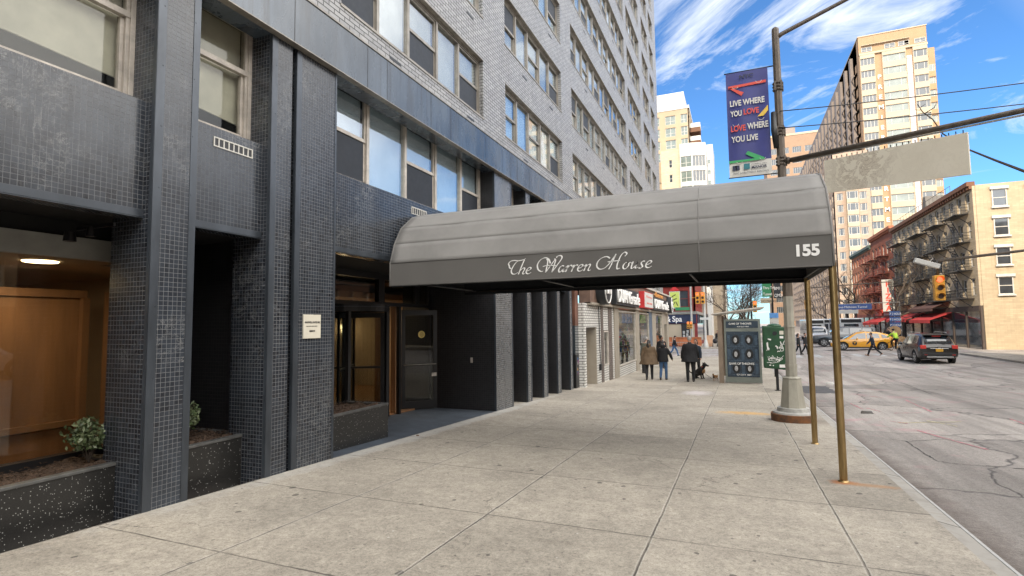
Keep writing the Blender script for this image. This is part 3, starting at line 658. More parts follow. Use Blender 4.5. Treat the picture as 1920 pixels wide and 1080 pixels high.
# ================================================================ entrance canopy
CP = thing('entrance_canopy', (-2.1, 8.5, 2.25), 'long grey fabric canopy with curved top reaching from the entrance to the kerb', 'canopy')
M_fab = mat('grey canvas', (.242, .234, .222), .72, var=.16, vs=1.6, bump=.0008, bs=500, coord='W', dirt=.45, spec=.3)
M_valShade = mat('shaded grey canvas valance', (.125, .119, .111), .78, var=.12, vs=1.2, bump=.0008, bs=500, coord='W', dirt=.2, spec=.3)  # same canvas as the cover; the valance's shade is put into this colour
M_underShade = mat('black lining', (.007, .008, .010), .9, coord='W')  # black stands in for the shade under the canopy
prof = [(7.2, 2.25), (7.2, 2.62), (7.32, 2.95), (7.50, 3.24), (7.84, 3.49), (8.22, 3.61), (8.5, 3.63)]
full = prof + [(17.0-y, z) for y, z in prof[-2::-1]]
xs = [-5.19+i*(6.26/40) for i in range(41)]
def shell(P0, mat_, name, sag=.002, ins=0, rng=None):
    b = MB(); rows = []
    for j in range(len(P0)-1):
        (ya, za), (yb, zb_) = P0[j], P0[j+1]
        n = 5; sgm = []
        for k in range(n+1):
            t = k/n; y = ya+(yb-ya)*t; z = za+(zb_-za)*t
            l = sqrt((yb-ya)**2+(zb_-za)**2); ny, nz = (zb_-za)/l, -(yb-ya)/l   # inward = towards axis
            s_ = (sag*sin(pi*t)) if j not in (0, len(P0)-2) else 0
            sgm.append((y+ny*s_, z+nz*s_))
        base = len(b.v)
        for (y, z) in sgm:
            for x in xs:
                rib = abs(((x+.42)/1.53) % 1 - .5)*2     # 1 at ribs
                w = .006*sin(x*5.3+j*2)*sin(pi*(z*1.7))*(0 if sag == 0 else 1)
                b.v.append((x, y+w*(1 if j < len(P0)/2 else -1)*.6, z))
        nx = len(xs)
        for k in range(n):
            for i in range(nx-1):
                b.f.append((base+k*nx+i, base+k*nx+i+1, base+(k+1)*nx+i+1, base+(k+1)*nx+i)); b.m.append(0)
    return b
o = shell(full[1:-1], M_fab, 'x').build('canopy_cover', M_fab, CP, smooth=True, auto=False); o.data.set_sharp_from_angle(angle=radians(9))
so_ = o.modifiers.new('t', 'SOLIDIFY'); so_.thickness = .006; so_.offset = 0
for i in (0, 1):
    v_ = MB(); y = 7.2 if i == 0 else 9.8; s_ = 1 if i == 0 else -1
    v_.box(-5.19, 1.07, y, y+.006*s_, 2.255, 2.62)
    vo_ = v_.build('valance', M_valShade if i == 0 else M_underShade, CP)  # far side carries the underside's shade as black colour
    hm = MB(); hm.tube([(-5.19, y+.003*s_, 2.253), (1.07, y+.003*s_, 2.253)], .010, 6); hm.tube([(-5.19, y, 2.622), (1.07, y, 2.622)], .008, 6); hm.build('hem', M_valShade, vo_, smooth=True)
ev = MB(); ev.box(1.064, 1.07, 7.2, 9.8, 2.255, 2.62); ev.build('valance', M_valShade, CP)
inn = [(y+(.02 if y < 8.5 else -.02), z-.02) for y, z in full]
li = MB()
for j in range(len(inn)-1): li.quad((-5.18, *inn[j]), (1.055, *inn[j]), (1.055, *inn[j+1]), (-5.18, *inn[j+1]))
li.build('underside_shade', M_underShade, CP)  # inner sheet added to hold the underside's shade
ends = MB()
ends.quad(*[(1.068, y, z) for y, z in full[1:-1]]); ends.build('end_panel', M_fab, CP)
rb = MB()
for x in (-5.17, -.42):
    rb.tube([(x, y-(.004 if y < 8.5 else -.004), z+.003) for y, z in full], .006, 6, cap=True)
rb.tube([(1.07, y, z) for y, z in full], .012, 6)
for (y, z) in full[2:-2]: rb.tube([(-5.18, y, z+.001), (1.06, y, z+.001)], .0035, 5)
rb.build('piping', M_fab, CP, smooth=True)
fr = MB()
for y in (7.24, 9.76): fr.tube([(-5.15, y, 2.30), (1.03, y, 2.30)], .016, 8)
for x in (-4.9, -2.8, -.6, 1.02): fr.tube([(x, 7.24, 2.30), (x, 9.76, 2.30)], .014, 8)
fr.build('frame_tube', M_blk, CP, smooth=True)
M_brass = mat('tarnished brass', (.42, .29, .13), .34, .85, var=.45, vs=4, coord='W', sc=(6, 6, .5), dirt=.6)
for y in (7.27, 9.76):
    p_ = MB(); p_.lathe([(.042, gz(y)-.03), (.042, 2.29)], (1.06, y, 0), 20); p_.lathe([(.062, gz(y)), (.055, gz(y)+.012), (.044, gz(y)+.02)], (1.06, y, 0), 20)
    p_.build('post', M_brass, CP, smooth='a')
# script lettering drawn with a slanted broad nib
M_let = mat('white lettering', (.80, .79, .76), .6, var=.04, coord='W')
def spline(P, n=10):
    out = []; L = len(P)
    for i in range(L-1):
        p0 = P[max(i-1, 0)]; p1 = P[i]; p2 = P[i+1]; p3 = P[min(i+2, L-1)]
        for k in range(n):
            t = k/n
            out.append(tuple(.5*((2*p1[a])+(-p0[a]+p2[a])*t+(2*p0[a]-5*p1[a]+4*p2[a]-p3[a])*t*t+(-p0[a]+3*p1[a]-3*p2[a]+p3[a])*t**3) for a in (0, 1)))
    out.append(P[-1]); return out
GL = {  # strokes in an upright unit box, baseline 0, x-height .42, cap 1
 'T': (.62, [[(.02, .62), (-.04, .78), (.06, .93), (.25, .97), (.5, .93), (.78, .98), (.9, 1.06)], [(.52, .94), (.36, .78), (.24, .5), (.2, .25), (.3, .06), (.46, .04), (.6, .14)], [(.02, .66), (.06, .5), (.16, .42)]]),
 'h': (.40, [[(.22, .98), (.14, .6), (.03, .0)], [(.07, .2), (.2, .38), (.31, .42), (.33, .32), (.27, .1), (.31, .01), (.40, .06)]]),
 'e': (.34, [[(.07, .2), (.2, .24), (.29, .34), (.25, .43), (.15, .41), (.06, .26), (.06, .1), (.14, .01), (.24, .02), (.34, .1)]]),
 'W': (1.12, [[(.62, .62), (.5, .9), (.28, 1.02), (.04, .9), (-.08, .6), (.0, .28), (.18, .12), (.3, .14)], [(.36, .9), (.45, .84), (.47, .5), (.45, .03)], [(.45, .03), (.62, .4), (.86, .9)], [(.80, .92), (.88, .8), (.84, .4), (.80, .03)], [(.80, .03), (1.02, .5), (1.2, .92), (1.12, 1.1), (.95, 1.08), (.9, .98)], [(.24, .44), (.5, .5), (.95, .46)]]),
 'a': (.37, [[(.30, .36), (.2, .43), (.08, .34), (.03, .16), (.08, .02), (.17, .05), (.28, .24), (.33, .42)], [(.33, .42), (.27, .16), (.28, .02), (.38, .07)]]),
 'r': (.31, [[(.02, .3), (.12, .42), (.11, .3), (.05, .0)], [(.08, .18), (.18, .36), (.28, .43), (.33, .38)]]),
 'n': (.42, [[(.02, .3), (.12, .42), (.11, .3), (.05, .0)], [(.08, .2), (.2, .38), (.31, .42), (.33, .32), (.27, .1), (.31, .01), (.41, .07)]]),
 'H': (1.20, [[(.50, .72), (.34, .84), (.12, .80), (-.08, .58), (-.10, .28), (.06, .08), (.28, .10), (.46, .30), (.62, .62), (.74, .92)], [(.76, .98), (.68, .6), (.62, .3), (.54, .03)], [(.42, .50), (.66, .53), (1.02, .56)], [(1.22, .80), (1.30, .96), (1.18, 1.06), (1.04, .9), (.96, .6), (.92, .25), (.96, .03), (1.08, .07)]]),
 'o': (.36, [[(.24, .42), (.1, .36), (.03, .18), (.08, .02), (.2, .03), (.29, .2), (.28, .36), (.2, .42), (.3, .38), (.38, .40)]]),
 'u': (.42, [[(.04, .32), (.12, .42), (.09, .2), (.1, .02), (.2, .05), (.3, .24), (.35, .42)], [(.35, .42), (.29, .16), (.3, .02), (.4, .07)]]),
 's': (.30, [[(.02, .03), (.12, .0), (.2, .08), (.16, .2), (.11, .3), (.16, .42), (.27, .42)]]),
 ' ': (.36, [])}
def script(s, O, u, w, size, length, nib=.075, ang=38, slant=.22, th=.003):
    tw = sum(GL[c][0] for c in s); kx = length/tw; b = MB(); x = 0
    O = Vector(O); u = Vector(u); w = Vector(w); nrm = u.cross(w)
    nv = (cos(radians(ang))*nib/2, sin(radians(ang))*nib/2)
    for c in s:
        adv, st = GL[c]
        for P in st:
            Q = spline(P, 8); base = len(b.v); n = len(Q); R = []
            for i, q in enumerate(Q):
                a = Q[max(i-1, 0)]; e = Q[min(i+1, n-1)]; dx, dy = e[0]-a[0], e[1]-a[1]; l = math.hypot(dx, dy) or 1; dx /= l; dy /= l
                cr = nv[0]*dy - nv[1]*dx     # component of the nib across the stroke
                hw = abs(cr)*.95 + .012; R.append((q[0]-dy*hw, q[1]+dx*hw, q[0]+dy*hw, q[1]-dx*hw))
            for (ax, ay, bx, by) in R:
                for px_, py_ in ((ax, ay), (bx, by)):
                    X = (x+px_)*kx + py_*slant*size; p = O + u*X + w*(py_*size)
                    b.v.append(tuple(p)); b.v.append(tuple(p+nrm*th))
            for i in range(n-1):
                i0 = base+i*4; i1 = i0+4
                b.f += [(i0+1, i1+1, i1+3, i0+3), (i0, i0+1, i1+1, i1), (i0+2, i1+2, i1+3, i0+3)]; b.m += [0]*3
        x += adv
    return b
script('The Warren House', (-3.10, 7.195, 2.335), (1, 0, 0), (0, 0, 1), .215, 2.08, nib=.052).build('lettering', M_let, CP)
text('155', .185, (.655, 7.197, 2.385), (1, 0, 0), (0, 0, 1), M_let, CP, bold=.008)
# ================================================================ lobby behind the first bay
M_wood = mat('orange varnished wood', (.31, .165, .085), .4, var=.35, vs=3, coord='W', sc=(1, 1, .15), spec=.5)
M_woodD = mat('dark wood', (.09, .040, .020), .5, coord='W')
M_plas = mat('warm tan plaster', (.40, .31, .22), .8, var=.1, vs=2, coord='W')
M_beam = mat('grey fascia', (.36, .36, .33), .7, coord='W')
M_lamp = emit('warm lamp', (1, .74, .42), 7)
M_carp = mat('lobby floor', (.30, .16, .08), .4, coord='W')
lb = MB(); lb.box(-12, -6.3, -3, 5.0, -.2, -.05); lb.build('lobby_floor', M_carp, B)
lb = MB(); lb.box(-12, -6.95, -3, 5.0, 2.36, 2.40); lb.box(-6.95, -6.36, -3, 3.9, 2.36, 2.40); lc = lb.build('lobby_ceiling', M_plas, B)
d = MB(); d.lathe([(.16, 0), (.15, -.012)], (-7.0, 3.35, 2.358), 20); d.lathe([(.16, 0), (.15, -.012)], (-8.6, 2.2, 2.358), 20); d.build('downlight', M_lamp, lc)
lb = MB(); lb.box(-6.36, -6.26, -3, 3.95, 2.34, 2.56); lb.build('lobby_fascia', M_beam, B)
lb = MB(); lb.box(-8.1, -8.0, 1.0, 4.30, .45, 2.02); lb.box(-8.1, -7.95, .9, 4.34, 2.02, 2.12); lb.box(-8.1, -7.93, 1.0, 4.34, .38, .45); lb.box(-8.08, -7.92, 4.28, 4.36, .45, 2.02); lb.box(-8.08, -7.92, 4.62, 4.70, -.05, 2.12); lb.box(-8.08, -7.98, 3.2, 3.24, .45, 2.02); lb.box(-8.08, -7.98, 1.0, 4.36, -.05, .36)
lw = lb.build('lobby_wood_panel', M_wood, B)
lb = MB(); lb.box(-8.5, -8.45, 4.36, 4.62, .9, 1.9); lb.build('dark_mirror', M_blk, lw)
lb = MB(); lb.box(-12, -11.9, -3, 5.0, -.1, 2.36); lb.box(-12, -6.9, 5.0, 5.1, -.3, 2.36); lb.box(-12, -6.4, -3.1, -3, -.1, 2.4); lb.build('lobby_wall', M_plas, B)
lb = MB(); lb.box(-6.33, -6.322, -3, 3.9, -.1, 2.34); lb.build('lobby_glass', M_glassD, B)
lb = MB()
for y in (-1.5, .8, 2.3): lb.box(-6.36, -6.28, y, y+.05, -.1, 2.34)
lb.box(-6.38, -6.26, -3, 3.95, .28, .36); lb.build('lobby_mullion', M_blk, B)
# track light under the soffit
tr = MB(); tr.box(-6.1, -5.5, 3.2, 3.22, 2.60, 2.63); tr.lathe([(.03, 0), (.045, -.10)], (-5.85, 3.20, 2.62), 12); tr.lathe([(.045, 0), (.055, -.09)], (-6.0, 3.1, 2.56), 12); tr.build('track_light', M_blk, B)
def area(name, loc, size, energy, parent, col=(1, .72, .42)):
    l = bpy.data.lights.new(name, 'AREA'); l.energy = energy; l.size = size; l.color = col
    o = bpy.data.objects.new(name, l); COL.objects.link(o); o.parent = parent
    p = parent; off_ = Vector()
    while p: off_ += p.location; p = p.parent
    o.location = Vector(loc)-off_; return o
area('lobby_lamp_light', (-7.2, 3.2, 2.30), .5, 13, B); area('lobby_lamp_light', (-9, 2, 2.30), .8, 10, B)
# ================================================================ entrance
EN = thing('revolving_door', (-6.9, 9.0, -.3), 'black framed revolving door with glass wings under the near end of the canopy', 'revolving door')
zf = gz(9)-.02
g = MB()
DC = (-7.32, 8.72); DR_ = .80
def ring(mb, c, r0, r1, z0, z1, a0=0, a1=2*pi, n=40):
    for k in range(n):
        t0 = a0+(a1-a0)*k/n; t1 = a0+(a1-a0)*(k+1)/n; q = []
        for z in (z0, z1):
            for r, t in ((r0, t0), (r1, t0), (r1, t1), (r0, t1)): q.append((c[0]+r*cos(t), c[1]+r*sin(t), z))
        mb.hexa(q)
ring(g, DC, DR_-.12, DR_+.03, 1.90, 2.04); g.lathe([(DR_-.1, 1.93), (DR_-.1, 2.0)], (DC[0], DC[1], 0), 40)
g.build('drum_canopy', M_blk, EN)
ft = MB(); ring(ft, DC, DR_-.02, DR_+.055, 1.985, 2.0); ft.build('trim_ring', M_trim, EN)
p_ = MB()
for t in (-48, 48, 132, 228):
    x, y = DC[0]+DR_*cos(radians(t)), DC[1]+DR_*sin(radians(t)); p_.box(x-.035, x+.035, y-.035, y+.035, zf, 1.90)
p_.build('post', M_blk, EN)
cg = MB(); 
for a0, a1 in ((48, 132), (228, 312)): ring(cg, DC, DR_-.004, DR_+.004, zf+.06, 1.90, radians(a0), radians(a1), 12)
cg.build('curved_glass', M_glassD, EN)
for k in range(4):
    t = radians(28+90*k); ux, uy = cos(t), sin(t); w = MB()
    def wb(r0, r1, z0, z1, th=.02):
        w.obox((DC[0], DC[1], 0), (ux, uy, 0), (-uy, ux, 0), r0, r1, -th, th, z0, z1)
    wb(.03, .09, zf+.02, 1.88); wb(.68, .75, zf+.02, 1.88); wb(.09, .68, zf+.02, zf+.14); wb(.09, .68, 1.78, 1.88); wb(.09, .68, .76, .80, .03)
    wo = w.build('wing', M_blk, EN); gg = MB(); gg.obox((DC[0], DC[1], 0), (ux, uy, 0), (-uy, ux, 0), .09, .68, -.003, .003, zf+.14, 1.78); gg.build('wing_glass', M_glassD, wo)
# glazed screen with transoms
GS = MB(); zc = 2.70
GS.box(-7.06, -6.96, 5.6, 11.36, 2.04, 2.12); GS.box(-7.06, -6.96, 5.6, 11.36, 2.60, 2.72)
for y in (5.6, 9.28, 10.66): GS.box(-7.06, -6.95, y, y+.2, 2.12, 2.60)
GS.box(-7.06, -6.95, 11.25, 11.36, zf-.1, 2.6)
for y in (6.6, 7.7, 9.62, 10.05): GS.box(-7.05, -6.97, y, y+.07, zf-.1, 2.04)
GS.box(-7.06, -6.96, 5.6, 7.9, zf-.1, zf+.15)
go_ = GS.build('glazed_screen', M_blk, B)
gg = MB(); gg.box(-7.01, -7.002, 5.6, 11.3, 2.12, 2.60); gg.box(-7.01, -7.002, 5.6, 7.75, zf, 2.04); gg.build('screen_glass', M_glassD, go_)
# swing door standing ajar
SD = thing('swing_door', (-6.75, 11.28, gz(11.2)), 'black glazed swing door standing ajar right of the revolving door with a round yellow sticker', 'door')
P0 = Vector((-7.27, 10.56, 0)); P1 = Vector((-6.74, 11.28, 0)); uu = (P1-P0).normalized(); nn = Vector((uu.y, -uu.x, 0)); L_ = (P1-P0).length; zd = gz(11)+.01
s = MB(); s.obox(P0, uu, nn, 0, .09, -.022, .022, zd, 1.98); s.obox(P0, uu, nn, L_-.10, L_, -.022, .022, zd, 1.98); s.obox(P0, uu, nn, .09, L_-.10, -.022, .022, zd, zd+.20); s.obox(P0, uu, nn, .09, L_-.10, -.022, .022, 1.86, 1.98); s.obox(P0, uu, nn, .09, L_-.10, -.03, .03, .66, .72)
s.build('door_frame', M_blk, SD)
s = MB(); s.obox(P0, uu, nn, .09, L_-.10, -.003, .003, zd+.20, 1.86); s.build('pane', M_glassD, SD)
s = MB(); s.tube([P0+uu*.05+nn*.05+Vector((0, 0, .69)), P0+uu*(L_-.04)+nn*.05+Vector((0, 0, .69))], .012, 8); s.build('push_bar', M_alu, SD, smooth=True)
s = MB(); s.obox(P0, uu, nn, L_-.14, L_-.02, .022, .03, .40, .48); s.build('lock_plate', M_alulite, SD)
M_yel = mat('yellow sticker', (.60, .45, .12), .6, coord='W')
s = MB(); c0 = P0+uu*.50+nn*.006+Vector((0, 0, 1.40)); s.poly([(.085*cos(a*pi/12), .085*sin(a*pi/12)) for a in range(24)], c0, uu, (0, 0, 1), nn, .003); so2 = s.build('sticker', M_yel, SD)
s = MB()
for i, wd in enumerate((.05, .08, .09, .08, .05)): s.obox(c0, uu, nn, -wd*.6, wd*.6, .003, .005, -.058+i*.027, -.048+i*.027)
s.build('print', M_woodD, so2)
# interior seen through the entrance
i_ = MB(); i_.box(-12, -7.06, 5.6, 14.5, -.45, zf-.0); i_.build('hall_floor', M_carp, B)
i_ = MB(); i_.box(-12.1, -12, 5.6, 14.6, -.5, 3.2); i_.box(-12, -7.4, 14.5, 14.6, -.5, 3.2); i_.box(-12, -7.06, 5.5, 5.6, -.5, 3.2); i_.box(-7.4, -7.3, 11.6, 14.5, -.5, 3.2); i_.build('hall_wall', M_plas, B)
i_ = MB(); i_.box(-12, -7.1, 5.6, 14.5, 2.72, 2.75); i_.box(-12, -9.0, 5.6, 14.5, 2.35, 2.5); i_.build('hall_ceiling', M_plas, B)
i_ = MB(); i_.box(-7.25, -7.12, 10.12, 10.24, zf, 2.1); i_.box(-7.9, -7.75, 10.4, 10.5, zf, 2.1); i_.build('orange_post', M_wood, B)
for y in (12.9, 14.0, 10.5):
    x = -11.95 if y != 14.0 else -11.0
    sc_ = MB(); sc_.lathe([(.035, 0), (.10, .32)], (-11.90, y, 1.35), 14); sc_.build('sconce', M_lamp, B)
area('hall_lamp_light', (-9, 9.5, 2.3), 1.0, 10, B); area('hall_lamp_light', (-10.8, 12.5, 2.2), .8, 12, B)
# diagonal back of the second bay
dw = MB(); dw.hexa([(-5.8, 3.79, -.6), (-5.8, 3.83, -.6), (-6.8, 4.2, -.6), (-6.8, 4.16, -.6), (-5.8, 3.79, 2.72), (-5.8, 3.83, 2.72), (-6.8, 4.2, 2.72), (-6.8, 4.16, 2.72)]); dw.build('recess_wall', M_tileD, B)
# ================================================================ planters
def leafbush(name, loc, r, h, n, label, seed, mleaf, mstem, group=None, ls=.028):
    rr = random.Random(seed); t = thing(name, loc, label, 'shrub', group)
    lf = MB(); st = MB()
    tips = []
    for i in range(26):
        a = rr.random()*2*pi; q = rr.random()**.6; tip = Vector((loc[0]+cos(a)*r*q, loc[1]+sin(a)*r*q, loc[2]+h*(.55+.45*rr.random()*(1.1-q*.4))))
        mid = Vector((loc[0]+cos(a)*r*q*.35, loc[1]+sin(a)*r*q*.35, loc[2]+h*.3)); st.tube([loc, mid, tip], [.006, .004, .002], 4); tips.append((mid, tip))
    for i in range(n):
        m_, tp = rr.choice(tips); f = .25+.8*rr.random(); c = m_.lerp(tp, f) + Vector([rr.gauss(0, .022) for _ in range(3)])
        u = Vector([rr.gauss(0, 1) for _ in range(3)]).normalized(); v = u.orthogonal().normalized(); l = ls*(.7+.6*rr.random()); lf.cur = rr.randrange(2)
        lf.quad(c-u*l, c+v*l*.45, c+u*l, c-v*l*.45)
    lf.build('foliage', mleaf, t, auto=False); st.build('stem', mstem, t); return t
M_leaf = [mat('waxy green leaf', (.075, .11, .045), .4, coord='W'), mat('pale green leaf', (.14, .17, .085), .45, coord='W')]
M_bark = mat('bark', (.085, .065, .05), .9, var=.4, vs=12, coord='W', bump=.01)
M_capm = mat('grey metal coping', (.13, .13, .125), .5, .4, var=.4, vs=8, coord='W')
def planter(y0, y1, X0, z1, label, xb=-6.5):
    t = thing('planter', (X0, (y0+y1)/2, gz(y1)), label, 'planter', 'granite planters along the facade')
    zb_ = gz(y1)-.1; m_ = MB(); m_.box(X0-.06, X0, y0, y1, zb_, z1); m_.box(xb, X0-.06, y1-.06, y1, zb_, z1); m_.box(xb, X0-.06, y0, y0+.06, zb_, z1)
    m_.build('granite_wall', M_gran, t, bevel=.004)
    c = MB(); c.box(X0-.075, X0+.012, y0, y1+.01, z1, z1+.03); c.box(xb, X0-.075, y1-.075, y1+.01, z1, z1+.03); c.build('coping', M_capm, t, bevel=.005)
    sl_ = MB(); nx, ny = 26, 40; rr = random.Random(int(y0*10)); V = [[(xb+(X0-.06-xb)*i/nx, y0+(y1-y0)*j/ny, z1-.02+rr.random()*.035+.03*sin(i*.5)*sin(j*.3)) for i in range(nx+1)] for j in range(ny+1)]
    for j in range(ny):
        for i in range(nx): sl_.quad(V[j][i], V[j][i+1], V[j+1][i+1], V[j+1][i])
    for i in range(500):   # bark chips
        x = rr.uniform(xb, X0-.07); y = rr.uniform(y0, y1); z = z1+.02+rr.random()*.02; a = rr.random()*6; l = .012+.02*rr.random(); b_ = .008
        sl_.quad((x-cos(a)*l, y-sin(a)*l, z), (x+sin(a)*b_, y-cos(a)*b_, z+.008), (x+cos(a)*l, y+sin(a)*l, z+.004), (x-sin(a)*b_, y+cos(a)*b_, z+.01))
    tag(sl_.build('mulch', M_soil, t, auto=False), kind='stuff'); return t
planter(1.95, 3.50, -5.60, .29, 'black speckled granite planter left of the nearest tile pillar')
planter(3.81, 4.90, -5.58, .29, 'black speckled granite planter between the nearest pillar and the double pillar')
pl3 = planter(5.93, 7.61, -5.50, .28, 'black speckled granite planter with a toothed rim beside the revolving door', xb=-6.3)
sp = MB()
for i in range(42):
    y = 6.0+i*.038; sp.lathe([(.008, 0), (.001, .03)], (-6.28, y, .31), 5)
for i in range(20):
    sp.lathe([(.008, 0), (.001, .03)], (-6.28+i*.038, 7.58, .31), 5)
sp.build('bird_spikes', M_blk, pl3)
leafbush('shrub', Vector((-5.95, 3.32, .30)), .19, .44, 900, 'small clipped green shrub in the planter left of the nearest pillar', 3, M_leaf, M_bark)
leafbush('shrub', Vector((-5.98, 4.36, .30)), .12, .46, 500, 'small upright green shrub in the planter between the pillars', 5, M_leaf, M_bark)
# plaque
PQ = thing('plaque', (-5.19, 5.5, 1.6), 'small cream office plaque with black lettering on the wide tile pillar', 'plaque')
M_pq = mat('cream plaque', (.62, .58, .48), .5, coord='W', var=.08); M_ink = mat('black ink', (.03, .03, .03), .5, coord='W')
q = MB(); q.box(-5.2, -5.178, 5.342, 5.648, 1.455, 1.768); q.build('plate', M_pq, PQ, bevel=.003)
text('MAXWELL-KATES INC.', .034, (-5.177, 5.36, 1.655), (0, 1, 0), (0, 0, 1), M_ink, PQ, th=.002, sx=.82, bold=.0008)
text('REAL ESTATE MANAGEMENT', .016, (-5.177, 5.385, 1.61), (0, 1, 0), (0, 0, 1), M_ink, PQ, th=.002, sx=.95)
text('MMXVI', .036, (-5.177, 5.44, 1.54), (0, 1, 0), (0, 0, 1), M_ink, PQ, th=.002, sx=.9, bold=.0008)
# ================================================================ lamp post with banner
LP = thing('lamp_post', (.99, 12.42, gz(12.4)), 'tall octagonal street lamp post with flared base near the kerb', 'street lamp')
M_post = mat('worn bronze-brown paint', (.115, .090, .068), .55, .2, var=.4, vs=5, coord='W', sc=(3, 3, .6), dirt=.5)
M_postL = mat('pale khaki post paint', (.36, .34, .28), .6, .1, var=.2, vs=4, coord='W', sc=(2, 2, .6), dirt=.5)
M_rust = mat('rusty iron', (.26, .105, .035), .8, .1, var=.6, vs=9, coord='W', dirt=.9, col2=(.07, .05, .04))
M_conc = mat('chalky white plinth', (.46, .45, .42), .8, var=.3, vs=9, coord='W', dirt=.6)
cx, cy = .985, 12.42; zg = gz(cy)
a = MB(); a.lathe([(.415, zg-.05), (.42, zg+.15), (.39, zg+.155)], (cx, cy, 0), 36); a.build('rust_ring', M_rust, LP, smooth='a')
a = MB(); a.lathe([(.38, zg+.156), (.37, zg+.185), (.30, zg+.20), (.295, zg+.27), (.25, zg+.275)], (cx, cy, 0), 32); a.build('plinth', M_conc, LP, smooth='a')
a = MB(); a.lathe([(.245, zg+.27), (.235, zg+.33), (.178, zg+.84), (.185, zg+.87), (.14, zg+.90)], (cx, cy, 0), 8, rot=pi/8)
for k in range(4):
    t = pi/8+pi/2*k; a.ell((cx+.155*cos(t), cy+.155*sin(t), zg+.865), (.03, .03, .02), 8, 5)
a.build('base', M_postL, LP)
a = MB(); a.lathe([(.112, zg+.88), (.112, zg+1.12), (.105, zg+1.13), (.098, 2.12)], (cx, cy, 0), 8, rot=pi/8); a.lathe([(.12, zg+1.10), (.12, zg+1.15)], (cx, cy, 0), 8, rot=pi/8); a.lathe([(.115, 1.48), (.115, 1.52)], (cx, cy, 0), 8, rot=pi/8); a.build('lower_shaft', M_postL, LP)
a = MB(); a.lathe([(.098, 2.12), (.075, 7.85), (.07, 7.88), (.02, 7.92)], (cx, cy, 0), 8, rot=pi/8); a.build('shaft', M_post, LP)
def clamp(z, r=.09):
    c = MB()
    for dz in (-.07, 0, .07): c.lathe([(r+.012, z+dz-.018), (r+.022, z+dz), (r+.012, z+dz+.018)], (cx, cy, 0), 12)
    for t in (-2.2, -.9, .4): c.box(cx+cos(t)*(r+.01)-.02, cx+cos(t)*(r+.01)+.02, cy+sin(t)*(r+.01)-.02, cy+sin(t)*(r+.01)+.02, z-.10, z+.10)
    return c
for z in (6.6, 5.62, 4.98, 4.52): clamp(z, .088).build('clamp', M_post, LP)
a = MB(); a.tube([(cx, cy, 7.66), (cx+.12, cy, 7.74), (2.3, 12.42, 8.19), (3.2, 12.42, 8.52), (4.1, 12.4, 8.75)], [.05, .045, .038, .034, .03], 10); a.build('bracket_arm', M_post, LP, smooth=True)
a = MB(); a.ell((4.3, 12.4, 8.72), (.30, .13, .07), 14, 8); a.build('lamp_head', M_alu, LP, smooth=True)
a = MB(); a.tube([(cx-.11, cy-.10, 6.02), (cx-.12, cy-.12, 5.62), (cx-.09, cy-.1, 5.25)], [.055, .06, .05], 10); a.build('black_box', M_blk, LP, smooth=True)
# clean lettered banner
BN = thing('street_banner', (.4, 12.4, 4.75), 'blue vertical banner reading LIVE WHERE YOU LOVE hanging from the lamp post', 'banner')
bl_, br_, bt, bb = -.035, .80, 7.06, 4.74
M_bb = mat('blue banner vinyl', (.030, .036, .19), .5, var=.2, vs=2, coord='W'); M_bw = mat('cream banner vinyl', (.62, .60, .55), .5, var=.06, coord='W')
M_red = mat('banner red', (.62, .06, .035), .5, var=.05, coord='W'); M_grn = mat('banner green', (.03, .33, .10), .5, var=.05, coord='W'); M_ylw = mat('banner yellow', (.70, .45, .05), .5, var=.05, coord='W'); M_dk = mat('banner dark print', (.012, .018, .05), .5, coord='W')
def by(u, v): return 12.40 + .018*sin(u*9+v*3)*sin(pi*v)
def bq(mb, u0, u1, v0, v1, d=0, nu=24, nv=20):
    base = len(mb.v)
    for j in range(nv+1):
        for i in range(nu+1):
            u = u0+(u1-u0)*i/nu; v = v0+(v1-v0)*j/nv; mb.v.append((bl_+(br_-bl_)*u, by(u, v)-d, bt+(bb-bt)*v))
    for j in range(nv):
        for i in range(nu): mb.f.append((base+j*(nu+1)+i, base+j*(nu+1)+i+1, base+(j+1)*(nu+1)+i+1, base+(j+1)*(nu+1)+i)); mb.m.append(mb.cur)
m_ = MB(); bq(m_, 0, 1, 0, .86); o = m_.build('banner_cloth', M_bb, BN, smooth=True, auto=False)
m_ = MB(); bq(m_, 0, 1, .86, 1, nv=4); m_.build('sponsor_strip', M_bw, BN, smooth=True, auto=False)
def bp(pts, m, name='arrow'):
    k = MB(); k.poly([(bl_+(br_-bl_)*u, bt+(bb-bt)*v) for u, v in pts], (0, 12.375, 0), (1, 0, 0), (0, 0, 1), (0, -1, 0), .002); return k.build(name, m, BN)
bp([(.05, .140), (.14, .148), (.42, .205), (.36, .235)], M_red); bp([(.05, .128), (.95, .118), (.95, .142), (.05, .153)], M_red)
bp([(.72, .455), (.80, .425), (.97, .36), (.97, .41), (.86, .455)], M_ylw)
bp([(0, .845), (.62, .845), (.40, .795), (.46, .768), (.84, .845), (.84, .862), (0, .868)], M_grn)
def bt_(s, u, v, h, m, w, bold=0):
    o = text(s, 1, (0, 0, 0), (1, 0, 0), (0, 0, 1), m, None, 'lettering', th=.003, bold=bold)
    xs_ = [q.co.x for q in o.data.vertices]; zs_ = [q.co.z for q in o.data.vertices]; x0, x1, z0, z1 = min(xs_), max(xs_), min(zs_), max(zs_)
    W_ = (br_-bl_)*w; H_ = (bt-bb)*h
    for q in o.data.vertices:
        q.co = Vector((bl_+(br_-bl_)*u+(q.co.x-x0)/(x1-x0)*W_, 12.372+q.co.y, bt+(bb-bt)*(v+h)+(q.co.z-z0)/(z1-z0)*H_)) - BN.location
    o.parent = BN; return o
def bold2(s, u, v, h, m, w):
    bt_(s, u, v, h, m, w, .028)
bold2('NYC', .33, .035, .034, M_dk, .33)
